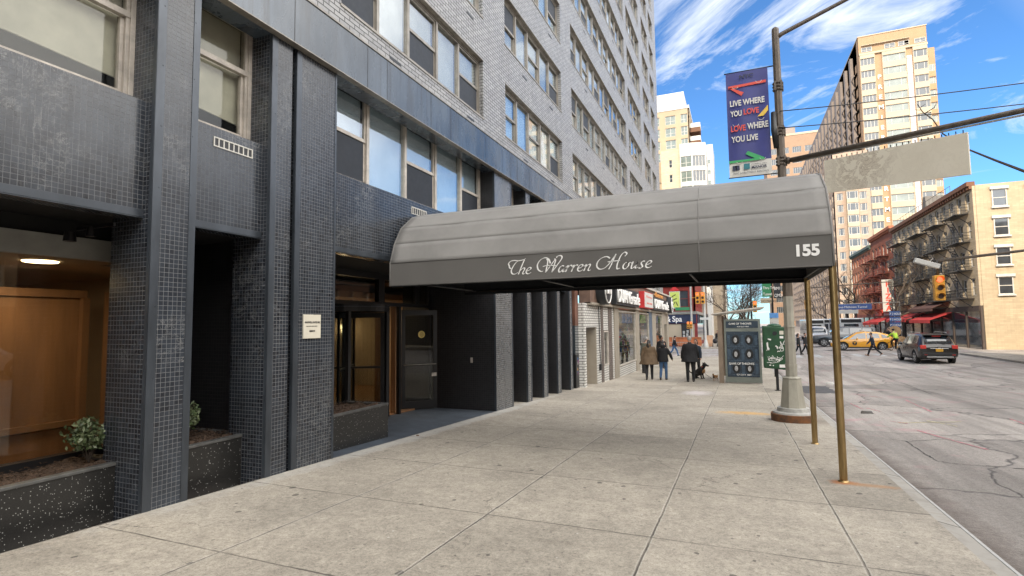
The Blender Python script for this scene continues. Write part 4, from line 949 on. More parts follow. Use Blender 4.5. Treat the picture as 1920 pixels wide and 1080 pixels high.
bold2('LIVE WHERE', .08, .272, .056, M_bw, .82); bold2('YOU', .08, .370, .056, M_bw, .27); bold2('LOVE', .40, .365, .056, M_red, .36)
bold2('LOVE', .08, .513, .058, M_red, .35); bold2('WHERE', .47, .505, .060, M_bw, .49); bold2('YOU LIVE', .08, .616, .058, M_bw, .63)
bold2('MANOR', .53, .912, .026, M_dk, .36); bt_('NYC APARTMENT RENTALS', .10, .962, .016, M_dk, .82); bt_('MURRAY HILL', .53, .893, .010, M_dk, .36)
bp([(.08, .895), (.25, .895), (.25, .940), (.08, .940)], M_dk, 'logo'); bp([(.35, .885), (.49, .885), (.49, .938), (.35, .938)], mat('teal print', (.02, .18, .22), .5, coord='W'), 'logo')
bp([(.13, .905), (.165, .895), (.20, .905), (.175, .910), (.175, .938), (.155, .938), (.155, .910)], M_ylw, 'logo')
m_ = MB(); m_.tube([(cx, 12.42, 7.075), (bl_-.03, 12.42, 7.075)], .014, 8); m_.build('top_rod', M_blk, BN, smooth=True)
m_ = MB(); m_.tube([(cx, 12.42, 4.735), (bl_-.02, 12.42, 4.735)], .012, 8); m_.build('bottom_rod', M_blk, BN, smooth=True)
for u, v in ((.22, .14), (.78, .115), (.2, .50), (.8, .47), (.25, .86), (.8, .845)):
    m_ = MB(); c = (bl_+(br_-bl_)*u, 12.38, bt+(bb-bt)*v)
    m_.tube([(c[0]+.055*cos(t), c[1]-.004, c[2]+.055*sin(t)*.8) for t in [pi+pi*i/10 for i in range(11)]], .005, 5); m_.build('wind_slit', M_bw, BN)
# mast arm with the blank back of a sign
MA = thing('mast_arm', (cx, cy, 4.98), 'brown steel pipe arm clamped to the lamp post carrying a sign over the road', 'mast arm')
A0 = Vector((cx+.05, cy-.04, 4.96)); A1 = Vector((3.14, 10.35, 4.66)); dA = (A1-A0).normalized(); A2 = A1+dA*1.6
m_ = MB(); m_.tube([A0, A2], [.05, .042], 12); m_.build('pipe', M_post, MA, smooth=True)
m_ = MB(); m_.tube([A0+Vector((.15, -.12, -.07)), A2+Vector((0, 0, -.07))], .016, 8); m_.build('conduit', M_conc, MA, smooth=True)
m_ = MB(); m_.lathe([(.07, -.03), (.08, 0), (.07, .03)], A0+dA*.1, 12, 'x')
m_.build('flange', M_post, MA)
SG = thing('street_sign', (2.4, 11.0, 4.1), 'large blank beige sign with peeling brown stains hanging from the mast arm', 'sign')
def stain():
    m, nt, b = newmat('stained beige sign board'); p = pos(nt)
    q = noise(nt, p, 4.5, 8, .68, 1.2); r = ramp(nt, q, ((.48, 0), (.50, .8), (.53, .2), (.58, .35), (.62, .8), (.65, .1)))
    d_ = N(nt, 'ShaderNodeVectorMath', operation='DISTANCE'); d_.inputs[1].default_value = (2.15, 11.25, 4.42); nt.links.new(p, d_.inputs[0])
    r = mth(nt, 'MULTIPLY', r, ramp(nt, d_.outputs['Value'], ((.25, 1), (.75, .12))))
    c = mixc(nt, r, mixc(nt, noise(nt, p, 1.2, 5), (.74, .67, .54), (.86, .80, .67)), (.30, .21, .14)); nt.links.new(c, b.inputs['Base Color']); b.inputs['Roughness'].default_value = .5; return m
dS = Vector((dA.x, dA.y, 0)).normalized(); S0 = Vector((1.68, 11.72, 0)); nS = Vector((dS.y, -dS.x, 0))
m_ = MB(); zA = 4.70; q = []
L2 = 2.35
for dd in (0, .03):
    for uu_, zz in ((0, 4.06), (L2, 3.80), (L2, 4.46), (0, 4.70)): q.append(S0+dS*uu_+nS*dd+Vector((0, 0, zz)))
m_.hexa([q[0], q[1], q[2], q[3], q[4], q[5], q[6], q[7]]); m_.build('sign_board', stain(), SG, bevel=.004)
m_ = MB()
for i in range(24):
    uu_ = .05+i*.097; zt = 4.70-(4.70-4.46)*uu_/L2; m_.tube([S0+dS*uu_+Vector((0, 0, zt-.01)), S0+dS*uu_+Vector((0, 0, zt+.05))], .008, 5)
m_.build('hanger_rail', M_blk, SG)
# overhead wires
for i, (z0, z1) in enumerate(((6.02, 5.95), (5.66, 5.50))):
    m_ = MB(); P = []
    for k in range(21):
        t = k/20; P.append((cx+t*9, 12.3+t*1.0, z0+(z1-z0)*t-.12*4*t*(1-t)+t*.35))
    m_.tube(P, .010, 6); tag(m_.build('overhead_cable', M_blk, smooth=True), ['upper black cable running right from the lamp post', 'lower black cable running right from the lamp post'][i], 'cable', 'cables over the road')
# ================================================================ buildings further off
M_wglass = mat('dark window glass', (.045, .055, .065), .08, var=.5, vs=.6, coord='W', spec=1.0, coat=.5)
M_wglassG = mat('green-grey window glass', (.16, .19, .17), .10, var=.3, vs=.6, coord='W', spec=1.0, coat=.5)
M_wframe = mat('white window frame', (.52, .50, .46), .6, var=.2, coord='W')
M_wframeD = mat('dark window frame', (.10, .09, .08), .6, coord='W')
def bmat(name, c, c2=None, mo=None, w=.45, h=.15, st=.2):
    return brick(name, c, c2 or tuple(x*.8 for x in c), mo or tuple(x*.8 for x in c), w, h, .012, .8, bump=0, spec=.3, patch=(tuple(x*.7 for x in c), .5), streak=st, wob=0, patchs=.4)
_uc = {}
def wunit(w, h, kind, mf, mg, sill=None):
    key = (round(w, 2), round(h, 2), kind, mf.name, mg.name)
    if key in _uc: return _uc[key]
    b = MB(); e = .07; b.cur = 0
    b.box(-.02, .05, 0, w, 0, e); b.box(-.02, .05, 0, w, h-e, h); b.box(-.02, .05, 0, e, e, h-e); b.box(-.02, .05, w-e, w, e, h-e)
    if kind == 'd': b.box(-.01, .04, e, w-e, h*.5-.03, h*.5+.03)
    if kind == '3':
        for q in (.24, .76): b.box(-.01, .05, w*q-.04, w*q+.04, e, h-e)
    if kind == '4':
        for q in (.25, .5, .75): b.box(-.01, .05, w*q-.04, w*q+.04, e, h-e)
    if kind == 'x':
        b.box(-.01, .04, w*.5-.035, w*.5+.035, e, h-e); b.box(-.01, .035, e, w-e, h*.38-.03, h*.38+.03)
    if kind == 'a': # arched head lintel
        b.box(-.01, .04, e, w-e, h*.5-.03, h*.5+.03); b.box(0, .16, -.12, w+.12, h, h+.22); b.box(0, .14, -.08, w+.08, -.12, 0)
    b.cur = 1; b.quad((0, e, e), (0, w-e, e), (0, w-e, h-e), (0, e, h-e))
    o = b.build('window', [mf, mg]); me = o.data; bpy.data.objects.remove(o); _uc[key] = me; return me
def facade(wm, wins, O, n, width, rows, cuts, ztop, z0, rec=.18, kind='d', mf=None, mg=None, back=True):
    """wm: MB for the wall, wins: list to collect (mesh, loc, rz); rows: [(sill, head)], cuts: [(a, b)] window intervals"""
    n = Vector(n).normalized(); u = Vector((-n.y, n.x, 0)); O = Vector(O); rz = atan2(n.y, n.x); z = z0
    for (s_, h_) in rows:
        wm.obox(O, u, n, 0, width, -rec, 0, z, s_); a0 = 0
        for (a, b) in cuts:
            wm.obox(O, u, n, a0, a, -rec, 0, s_, h_); a0 = b
            wins.append((wunit(b-a, h_-s_, kind, mf or M_wframe, mg or M_wglass), O+u*a-n*rec*.9+Vector((0, 0, s_)), rz))
        wm.obox(O, u, n, a0, width, -rec, 0, s_, h_); z = h_
    wm.obox(O, u, n, 0, width, -rec, 0, z, ztop)
def place(T, wins, name='window', lim=100):
    wins.sort(key=lambda w: (w[1]-Vector((0, 0, 1.6))).length); inv = T.location
    for me, loc, rz in wins[:lim]: link(me, name, T, loc-inv, rz)
    if wins[lim:]:
        b = MB(); ms = []
        for me, loc, rz in wins[lim:]:
            c, s = cos(rz), sin(rz); base = len(b.v)
            for m in me.materials:
                if m not in ms: ms.append(m)
            for v in me.vertices: x, y, z = v.co; b.v.append((loc.x+c*x-s*y, loc.y+s*x+c*y, loc.z+z))
            for pl in me.polygons: b.f.append(tuple(base+i for i in pl.vertices)); b.m.append(ms.index(me.materials[pl.material_index]))
        tag(b.build('distant_windows', ms, T, auto=False), kind='stuff')
def cuts_even(width, n, w, m=.5): 
    g = (width-2*m-n*w)/max(1, n-1); return [(m+i*(w+g), m+i*(w+g)+w) for i in range(n)]
# ---- peach tower with vertical lettering
M_peach = bmat('peach brick', (.40, .26, .155), (.36, .23, .135), (.33, .21, .13), st=.1)
M_cream = mat('cream precast', (.43, .36, .26), .8, var=.08, vs=.5, coord='W')
M_brn = bmat('brown brick flank', (.30, .25, .22), st=.1)
TW = thing('apartment_tower', (31, 132, -1), 'tall peach and cream brick apartment tower with vertical lettering down its sunny front', 'tower')
Y0 = 130; x0, x1 = 25.9, 37.8; wm = MB(); wins = []
rows = [(4.4+2.68*i, 4.4+2.68*i+1.5) for i in range(20)]
tp = 61.7
wm.box(x0, x1, Y0+.3, Y0+22, -1, tp)
crm = MB()
for (a, b, k, mg, mf) in ((.1, 2.75, '4', M_wglass, M_wframe), (4.05, 8.15, '3', M_wglassG, M_wframe), (9.35, 11.8, '3', M_wglass, M_wframe)):
    w3 = []
    facade(crm, w3, (x0+a, Y0-.35, 0), (0, -1, 0), b-a, rows, [(.08, b-a-.08)], 57.6, 2.8, rec=.3, kind=k, mf=mf, mg=mg)
    crm.box(x0+a, x0+b, Y0-.05, Y0+.3, 2.8, 57.6); wins += w3
for (a, b) in ((0, .1), (2.75, 4.05), (8.15, 9.35), (11.8, 11.9)): wm.box(x0+a, x0+b, Y0, Y0+.3, 2.8, tp)
wm.box(x0, x1, Y0+.02, Y0+.3, 57.6, tp)
w_ = wm.build('peach_wall', M_peach, TW)
crm.build('cream_bay', M_cream, TW)
for a in (.5, 4.6, 7.0, 9.8): wins.append((wunit(1.9, 1.0, 'x', M_wframe, M_wglass), Vector((x0+a, Y0, 58.3)), -pi/2))
rl = MB(); rl.box(x0, x1, Y0-.4, Y0+.3, 57.6, 58.0); rl.box(x0+.5, x1-3, Y0-.5, Y0, 59.6, 59.7); rl.box(x0-.1, x1+.1, Y0-.1, Y0+22, tp, tp+.2); rl.build('cornice', M_cream, TW)
rw_ = MB(); rw_.box(37.8, 39.6, 132.2, 148, -1, 57.8); rw_.build('side_wing', M_peach, TW); r2 = []
cr2 = MB()
for i in range(19): cr2 = MB(); cr2.box(37.8, 39.4, 131.7, 132.2, 4.4+2.68*i-1.2, 4.4+2.68*i); cr2.build('balcony_front', M_peach, TW); r2.append((wunit(1.5, 1.48, '3', M_wframe, M_wglassG), Vector((37.85, 132.0, 4.4+2.68*i)), -pi/2))
wins += r2
# brown flank receding along the avenue
fl2 = MB(); frows = [(4.4+2.68*i, 4.4+2.68*i+1.75) for i in range(20)]
facade(fl2, wins, (x0, 290, 0), (-1, 0, 0), 158, frows, [(1+i*3.16, 2.6+i*3.16) for i in range(50)], 62.0, -1, rec=.35, kind='d', mf=M_wframeD, mg=M_wglass)
fl2.box(x0+.3, x0+16, 152, 290, -1, 61.6)
for i in range(26): fl2.box(x0-.55, x0, 136+i*6.3, 137.6+i*6.3, 2, 60)
fl2.build('flank_wall', M_brn, TW)
st = MB()
for i in range(20): st.box(x0-.5, x0-.35, 133, 290, 3.7+2.68*i, 3.95+2.68*i)
st.build('string_course', M_brn, TW)
M_strip = mat('pale grey lettering strip', (.46, .44, .46), .7, coord='W', var=.1)
sp_ = MB(); sp_.box(x0+8.3, x0+9.2, Y0-.1, Y0, 22, 56); spo = sp_.build('lettering_strip', M_strip, TW)
def vtext(s, x, ztop, pitch, size, m, par):
    for i, ch in enumerate(s):
        if ch != ' ': text(ch, size, (x, Y0-.12, ztop-pitch*i), (1, 0, 0), (0, 0, 1), m, par, th=.05, align='CENTER', bold=.02)
vtext('PREMIER APARTMENTS', x0+3.4, 52.0, 1.83*1.18, 1.25, M_let, TW); vtext('THE ANTHEM NYC', x0+8.75, 54.5, 2.25, 1.5, M_wframe, spo)
place(TW, wins)
# lower wing of the tower with bay windows
LW = thing('apartment_wing', (22.6, 128, -1), 'orange brick apartment wing with white bay windows left of the peach tower', 'building')
wm = MB(); wins = []; lrows = [(2.0+2.45*i, 3.5+2.45*i) for i in range(14)]
facade(wm, wins, (19.4, 127, 0), (0, -1, 0), 6.5, lrows, [(.6, 1.7), (4.6, 5.9)], 36.5, -1, kind='3')
facade(wm, wins, (19.4, 145, 0), (-1, 0, 0), 18, lrows, cuts_even(18, 7, 1.3), 36.5, -1, kind='d')
wm.box(19.6, 25.8, 127.2, 144, -1, 36.2); wm.build('orange_wall', bmat('orange brick', (.42, .32, .25), st=.1), LW)
by_ = MB()
for i in range(14):
    z = 2.0+2.45*i; by_.box(21.6, 23.6, 125.9, 127, z-.85, z); wins.append((wunit(1.9, 1.5, '3', M_wframe, M_wglass), Vector((21.65, 126.0, z)), -pi/2)); wins.append((wunit(.95, 1.5, 'd', M_wframe, M_wglass), Vector((21.65, 126.95, z)), pi)); by_.box(21.6, 23.6, 126.1, 127, z, z+1.6)
by_.build('bay', M_cream, LW); place(LW, wins)
# ---- pale apartment block beyond the left side of the avenue
M_tan = mat('tan wall stone', (.36, .28, .19), .85, var=.12, vs=.3, coord='W'); M_wht = mat('white render', (.50, .49, .46), .8, var=.05, coord='W')  # tan is the stone's own base colour
M_stone = bmat('rough pale stone', (.50, .42, .30), st=.1)
LB = thing('apartment_block', (-12, 112, -1), 'tan and white apartment block with corner balconies beyond the end of the white brick building', 'building')
wm = MB(); wins = []
facade(wm, wins, (-24, 110, 0), (0, -1, 0), 16.6, [(34.2+2.5*i, 36.0+2.5*i) for i in range(4)], [(9.9, 10.9), (12.0, 14.0), (15.0, 16.3)], 44.6, 30, rec=.2, kind='x', mg=M_wglassG)
facade(wm, wins, (-7.4, 110, 0), (1, 0, 0), 14, [(34.2+2.5*i, 36.0+2.5*i) for i in range(4)], cuts_even(14, 4, 1.8), 44.6, 30, kind='x')
wm.box(-24, -7.6, 110.2, 124, -1, 44.4); wm.build('tan_wall', M_tan, LB)
a = MB(); a.box(-16, -8.4, 112, 120, 44.6, 49.0); a.box(-24.1, -7.3, 109.9, 124, 44.6, 45.2); a.build('penthouse', M_wht, LB)
wm = MB(); w4 = []
facade(wm, w4, (-12.6, 106, 0), (0, -1, 0), 3.6, [(8.5+2.9*i, 10.0+2.9*i) for i in range(9)], [(1.5, 2.1)], 35.2, -1, kind='d')
wm.box(-12.6, -9.0, 106.2, 112, -1, 35); wm.build('stone_wall', M_stone, LB); wins += w4
wm = MB(); w4 = []
facade(wm, w4, (-9.0, 105.6, 0), (0, -1, 0), 2.2, [(8.2+2.9*i, 10.3+2.9*i) for i in range(9)], [(.1, 2.1)], 36, -1, kind='x', mg=M_wglassG)
facade(wm, w4, (-6.8, 105.6, 0), (.35, -1, 0), 2.6, [(8.2+2.9*i, 10.3+2.9*i) for i in range(9)], [(.1, 2.5)], 36, -1, kind='4')
facade(wm, w4, (-4.35, 106.5, 0), (1, 0, 0), 8, [(8.2+2.9*i, 10.3+2.9*i) for i in range(9)], cuts_even(8, 3, 1.9), 36, -1, kind='x')
wm.box(-9, -4.7, 106.9, 114, -1, 35.6); wm.build('glazed_bay', M_wht, LB); wins += w4
M_bal = mat('brown balcony', (.13, .06, .03), .8, coord='W')
for z in (37.2, 39.9): a = MB(); a.box(-7.4, -5.4, 111, 114, z, z+.9); a.build('balcony', M_bal, LB)
for z in (38.1, 40.8): a = MB(); a.box(-7.4, -5.38, 110.95, 111.0, z, z+.9); a.box(-5.42, -5.38, 111, 114, z, z+.9); a.build('balcony_screen', M_wht, LB)
place(LB, wins)
LB2 = thing('far_tower', (-6, 190, -1), 'stepped white building in the distance beyond the tan and white block', 'building')
a = MB(); a.box(-30, -5.5, 190, 205, -1, 62); a.box(-5.5, -3, 190, 205, -1, 48); a.build('white_wall', M_wht, LB2); wins = []
for i in range(15): wins.append((wunit(2.2, 1.4, 'x', M_wframe, M_wglassG), Vector((-8.5, 189.97, 5+3.6*i)), -pi/2))
place(LB2, wins)
# ---- brown block in the middle distance
CB = thing('brick_block', (30, 302, -1), 'brown brick apartment block with pale window bands seen behind the lamp post', 'building')
wm = MB(); wins = []
facade(wm, wins, (17, 300, 0), (0, -1, 0), 26, [(6+5.4*i, 9+5.4*i) for i in range(16)], [(1.6, 4.8), (7.2, 10.4), (12, 16), (17.6, 23.2)], 96, -1, kind='4')
wm.box(17, 43, 300.2, 330, -1, 95.5); wm.build('brick_wall', bmat('mid brown brick', (.33, .22, .15), st=.1), CB)
a = MB(); a.box(16.8, 43.2, 299.8, 330, 96, 97); a.build('parapet', M_cream, CB); a = MB(); a.box(25, 31, 303, 309, 97, 101); a.build('water_tank_house', M_brn, CB); place(CB, wins)
# ---- row of low buildings along the left side of the avenue beyond the side street
def rowhouse(y0, y1, X, top, col, label, nx=1, floors=4, z1=3.4, pt_=2.6, seed=1, fe=False, name='row_building', base=(.06, .05, .05), group=None, awn=None, kind='a', nwin=None, cornice=None):
    t = thing(name, (X, (y0+y1)/2, -1), label, 'building', group); wm = MB(); wins = []
    W_ = y1-y0; n_ = nwin or max(2, int(W_/1.9)); rows = [(z1+pt_*i+.35, z1+pt_*i+1.75) for i in range(floors)]
    cu = cuts_even(W_, n_, .95, .6); O = (X, y0, 0) if nx > 0 else (X, y1, 0)
    facade(wm, wins, O, (nx, 0, 0), W_, rows, cu, top, z1-.5, kind=kind, mf=M_wframe)
    wm.box(X-nx*.2, X-nx*12, y0, y1, -1.2, top-.3)
    wm.build('brick_wall', bmat(label[:20], col), t)
    c = MB(); xo = X+nx*.35
    c.box(X-nx*.2, xo, y0-.02, y1+.02, top-.35, top); c.box(X, X+nx*.2, y0, y1, top-.6, top-.35)
    for i in range(int(W_/.6)): c.box(X, X+nx*.28, y0+.2+i*.6, y0+.32+i*.6, top-.6, top-.35)
    c.build('cornice', cornice or M_wframeD, t)
    g = MB(); g.box(X-nx*.3, X-nx*.02, y0+.1, y1-.1, -1, z1-.7); g.build('shopfront', M_wglass, t)
    p = MB()
    k = y0
    while k < y1+.1: p.box(X-nx*.1, X+nx*.05, k-.12, k+.12, -1.1, z1-.5); k += W_/max(2, round(W_/3.2))
    p.box(X-nx*.1, X+nx*.10, y0, y1, z1-.95, z1-.5); p.build('shop_surround', mat('shop surround '+label[:12], base, .7, coord='W'), t)
    if fe:
        f = MB(); 
        for (fa, fb) in fe:
            for i in range(floors):
                z = z1+pt_*i+.12; x_ = X+nx*.02; xe = X+nx*.95
                f.box(x_, xe, fa, fb, z-.05, z)
                for zz in (z+.25, z+.5, z+.75): 
                    f.box(xe-nx*.03, xe, fa, fb, zz, zz+.035); f.box(x_, xe, fa, fa+.03, zz, zz+.035); f.box(x_, xe, fb-.03, fb, zz, zz+.035)
                yy_ = fa
                while yy_ <= fb+.01: f.box(xe-nx*.03, xe, yy_, yy_+.035, z, z+.78); yy_ += .3
                for yy_ in (fa+.2, fb-.25): f.tube([(x_, yy_, z-.8), (xe, yy_, z-.03)], .03, 4)
                if i < floors-1:
                    for dx in (.3, .7): f.tube([(X+nx*dx, fa+.4, z), (X+nx*dx, fb-.4, z+pt_)], .03, 4)
                    for q in range(9): f.box(X+nx*.3, X+nx*.7, fa+.4+(fb-fa-.8)*q/9, fa+.55+(fb-fa-.8)*q/9, z+pt_*q/9, z+pt_*q/9+.03)
        f.build('fire_escape', fe_mat, t)
    place(t, wins); return t
fe_mat = M_blk
rowhouse(64.5, 74, -4.3, 11.5, (.45, .38, .26), 'cream fronted low building beyond the red corner building', floors=3, kind='d')
rowhouse(74, 90, -4.3, 13.0, (.28, .20, .15), 'brown low building beyond the cream fronted one on the left of the avenue', floors=3, kind='d')
rowhouse(125, 175, -3.0, 12.0, (.48, .40, .30), 'long pale low building far up the left side of the avenue', floors=3, kind='d')
fe_mat = mat('red painted iron', (.20, .055, .04), .6, .2, coord='W')
rowhouse(90, 104, 18, 12.4, (.40, .16, .09), 'orange-red tenement with a dark green cornice and red fire escapes', nx=-1, floors=4, z1=3.0, pt_=2.25, fe=[(90.5, 93.5)], base=(.25, .06, .04), group=None, cornice=mat('green copper cornice', (.06, .10, .09), .6, coord='W'))
rowhouse(78.3, 90, 18, 13.3, (.27, .09, .055), 'dark red brick tenement with red iron fire escapes next to the beige one', nx=-1, floors=4, z1=3.0, pt_=2.25, fe=[(80.5, 84.0), (85.5, 89.3)], base=(.25, .06, .04), cornice=mat('red parapet', (.36, .13, .07), .8, coord='W'))
fe_mat = M_blk
beige = rowhouse(54.0, 78.3, 18, 12.8, (.47, .38, .26), 'beige brick tenement with black iron fire escapes and a brown cornice', nx=-1, floors=4, z1=3.2, pt_=2.35, fe=[(55, 58.5), (60.2, 64.0), (65.5, 70.5), (72.5, 77.3)], base=(.07, .05, .04), cornice=mat('brown cornice', (.16, .065, .03), .7, coord='W'), nwin=13)
bw_ = []
for i in range(4):
    for k in range(5): bw_.append((wunit(.95, 1.4, 'a', M_wframe, M_wglass), Vector((19.2+k*2.2, 53.97, 3.55+2.35*i)), -pi/2))
place(beige, bw_)
# roof railing and bulkhead on the beige roof
a = MB()
for k in range(16):
    y = 60+k*1.15; a.tube([(18.4, y, 12.8), (18.4, y, 13.8)], .025, 4)
for z in (13.2, 13.8): a.tube([(18.4, 60, z), (18.4, 77.3, z)], .025, 4)
a.build('roof_railing', M_wframeD, beige)
a = MB(); a.hexa([(19, 68.5, 12.8), (21, 68.5, 12.8), (21, 70.5, 12.8), (19, 70.5, 12.8), (19.0, 69.2, 14.8), (21, 69.2, 14.8), (21, 69.8, 14.8), (19.0, 69.8, 14.8)]); a.build('skylight', M_wframeD, beige)
a = MB(); a.ell((17.95, 76.8, 1.0), (.12, .55, 1.9), 16, 12); a.box(17.9, 18.0, 76.25, 77.35, -1, 1.0); a.build('arched_doorway', M_cream, beige)
a = MB(); a.ell((17.86, 76.8, .9), (.12, .36, 1.5), 16, 12); a.box(17.75, 17.9, 76.44, 77.16, -1, .9); a.build('door', M_blk, beige)
# awnings
M_awn = mat('red awning cloth', (.42, .035, .035), .8, var=.2, coord='W'); M_awnD = mat('dark awning cloth', (.10, .05, .04), .8, coord='W')
def awning(y0, y1, z, label, m=M_awn, dep=1.8, X=18):
    t = thing('awning', (X, (y0+y1)/2, z), label, 'awning', 'shop awnings across the avenue'); a = MB()
    a.hexa([(X-dep, y0, z-.75), (X, y0, z-.06), (X, y1, z-.06), (X-dep, y1, z-.75), (X-dep, y0, z-.70), (X, y0, z), (X, y1, z), (X-dep, y1, z-.70)])
    a.build('canopy', m, t); a = MB(); a.box(X-dep-.01, X-dep+.03, y0, y1, z-1.0, z-.70); a.build('valance', m, t)
    a = MB(); a.box(X-dep+.1, X, y0, y0+.04, z-.75, z-.7); a.box(X-dep+.1, X, y1-.04, y1, z-.75, z-.7); a.build('arm', M_blk, t)
awning(60, 66.2, 2.3, 'red awning over the shopfront at the near end of the beige tenement'); awning(67.5, 75.5, 2.4, 'wide red awning over the middle shopfront of the beige tenement')
awning(60.5, 68, 3.4, 'dark retracted awning above the near shopfront of the beige tenement', M_awnD, 1.4)
awning(79.5, 84.0, 2.1, 'red awning on the dark red tenement nearest the vertical sign'); awning(84.6, 89.0, 2.0, 'red awning second along the dark red tenement')
# red vertical blade sign
VS = thing('blade_sign', (17.2, 77.9, 4.5), 'white vertical shop sign with red lettering between the red and beige tenements', 'sign')
a = MB(); a.box(16.5, 17.7, 77.85, 77.98, 2.7, 6.6); a.build('sign_box', M_wht, VS)
for i, ch in enumerate('PIZZA'): text(ch, .85, (17.1, 77.84, 5.75-.74*i), (1, 0, 0), (0, 0, 1), M_red, VS, align='CENTER', bold=.03)
a = MB(); a.box(17.7, 18, 77.88, 77.95, 3.2, 3.3); a.box(17.7, 18, 77.88, 77.95, 6.0, 6.1); a.build('bracket', M_blk, VS)
for (y0, y1, m_s, tx, lab) in ((84.8, 88.8, M_red, 'DELI', 'red shop sign board reading DELI on the dark red tenement'), (79.6, 83.8, M_wht, 'GRILL', 'white shop sign board with red letters on the dark red tenement')):
    t = thing('shop_sign', (17.9, (y0+y1)/2, 2.3), lab, 'sign'); a = MB(); a.box(17.8, 17.95, y0, y1, 2.25, 3.1); a.build('board', m_s, t)
    text(tx, .62, (17.78, y1-.5, 2.45), (0, -1, 0), (0, 0, 1), M_wht if m_s is M_red else M_red, t, sx=1.4)
# ---- blocks on the right of the avenue nearer the camera, seen only in reflections
rowhouse(30, 44.5, 18.5, 11.0, (.33, .18, .12), 'brown brick building on the right side of the avenue before the side street', nx=-1, floors=3, z1=3.2, pt_=2.5, kind='d')
rowhouse(8, 30, 18.5, 9.5, (.44, .34, .24), 'tan brick building across the avenue from the canopy', nx=-1, floors=2, z1=3.2, pt_=2.7, kind='d')
rowhouse(-90, -25, 18.5, 22, (.34, .27, .2), 'tall tan building across the avenue far behind the camera', nx=-1, floors=7, z1=3.2, pt_=2.6, kind='d')
rowhouse(-25, 8, 18.5, 11.5, (.30, .20, .16), 'dark brick building across the avenue behind the camera', nx=-1, floors=3, z1=3.2, pt_=2.5, kind='d')
# ================================================================ drugstore at the far end of the building
DS = thing('drugstore_front', (-5.0, 30, -1), 'drugstore shopfront with white tile, big windows and a brown sign band', 'shopfront')
SX = -5.0
M_pier = mat('champagne metal pier', (.36, .32, .26), .5, .3, coord='W', var=.1)
M_wtile = brick('white ribbed tile', (.58, .57, .54), (.66, .65, .61), (.10, .09, .08), .30, .095, .012, .4, off=.5, bump=.004, wob=0, streak=.15)
M_dtile = brick('dark column tile', (.07, .05, .045), (.10, .075, .06), (.22, .20, .18), .3, .095, .008, .5, off=.5, bump=.002, wob=0)
M_sgn = mat('mottled brown sign band', (.20, .125, .09), .55, var=.6, vs=2.5, coord='W', dirt=.6, col2=(.10, .06, .045))
def dbox(m, n, y0, y1, z0, z1, d0=-.3, d1=0, par=DS, bev=0): 
    a = MB(); a.box(SX+d0, SX+d1, y0, y1, z0, z1); return a.build(n, m, par, bevel=bev)
zt = 2.35
a = MB()
for (y0, y1, z0, z1) in ((18.42, 18.68, -1.2, zt), (18.68, 20.25, 1.48, zt), (20.25, 20.9, -1.2, zt), (21.3, 22.25, 1.35, zt), (21.3, 22.25, -1.2, -.12), (22.9, 23.35, -1.2, zt)): a.box(SX-.3, SX, y0, y1, z0, z1)
for (y0, y1) in ((24.2, 28.7), (29.7, 33.4), (36.2, 39.4)): a.box(SX-.3, SX-.01, y0, y1, -1.4, gz(y0)+.42)
for q_ in range(len(a.v)//8):
    r1_ = MB(); r1_.hexa(a.v[q_*8:q_*8+8]); r1_.build('white_tile_wall', M_wtile, DS)
for (y0, y1) in ((20.9, 21.3), (22.25, 22.9)): dbox(M_dtile, 'dark_column', y0, y1, -1.2, zt, d1=.02)
for (y0, y1) in ((23.35, 24.2), (28.7, 29.7), (34.6, 36.2), (39.4, 40.4), (42.3, 43.2)): dbox(M_pier, 'metal_pier', y0, y1, -1.4, zt, d1=.05, bev=.01)
dbox(mat('blue grey column', (.10, .15, .22), .4, .3, coord='W'), 'metal_pier', 33.4, 34.6, -1.4, zt, d1=.03)
dbox(M_pier, 'door_panel', 18.7, 20.25, -1.2, 1.48, -.9, -.55)
dbox(M_pier, 'door_jamb', 20.2, 20.26, -1.2, 1.48, -.9, -.02)
dbox(M_dtile, 'side_door', 40.4, 42.3, -1.4, 1.5, -1.0, -.6); dbox(M_pier, 'door_header', 40.4, 42.3, 1.5, zt)
def shopwin(y0, y1, z0, z1, lab=None):
    f = MB(); e = .06
    f.box(SX-.10, SX+.02, y0, y1, z0, z0+e); f.box(SX-.10, SX+.02, y0, y1, z1-e, z1); f.box(SX-.10, SX+.02, y0, y0+e, z0+e, z1-e); f.box(SX-.10, SX+.02, y1-e, y1, z0+e, z1-e)
    w = f.build('shop_window', M_alulite, DS); g = MB(); g.box(SX-.05, SX-.042, y0+e, y1-e, z0+e, z1-e); g.build('pane', M_glassD, w)
    return w
M_cols = [mat('goods %d' % i, c, .6, coord='W', var=.1) for i, c in enumerate(((.6, .58, .55), (.45, .08, .06), (.10, .22, .45), (.55, .40, .10), (.12, .30, .14), (.30, .12, .25), (.05, .05, .06), (.55, .30, .12)))]
M_blu = mat('blue window poster', (.10, .28, .62), .6, coord='W'); M_lim = mat('lime window poster', (.25, .60, .08), .6, coord='W')
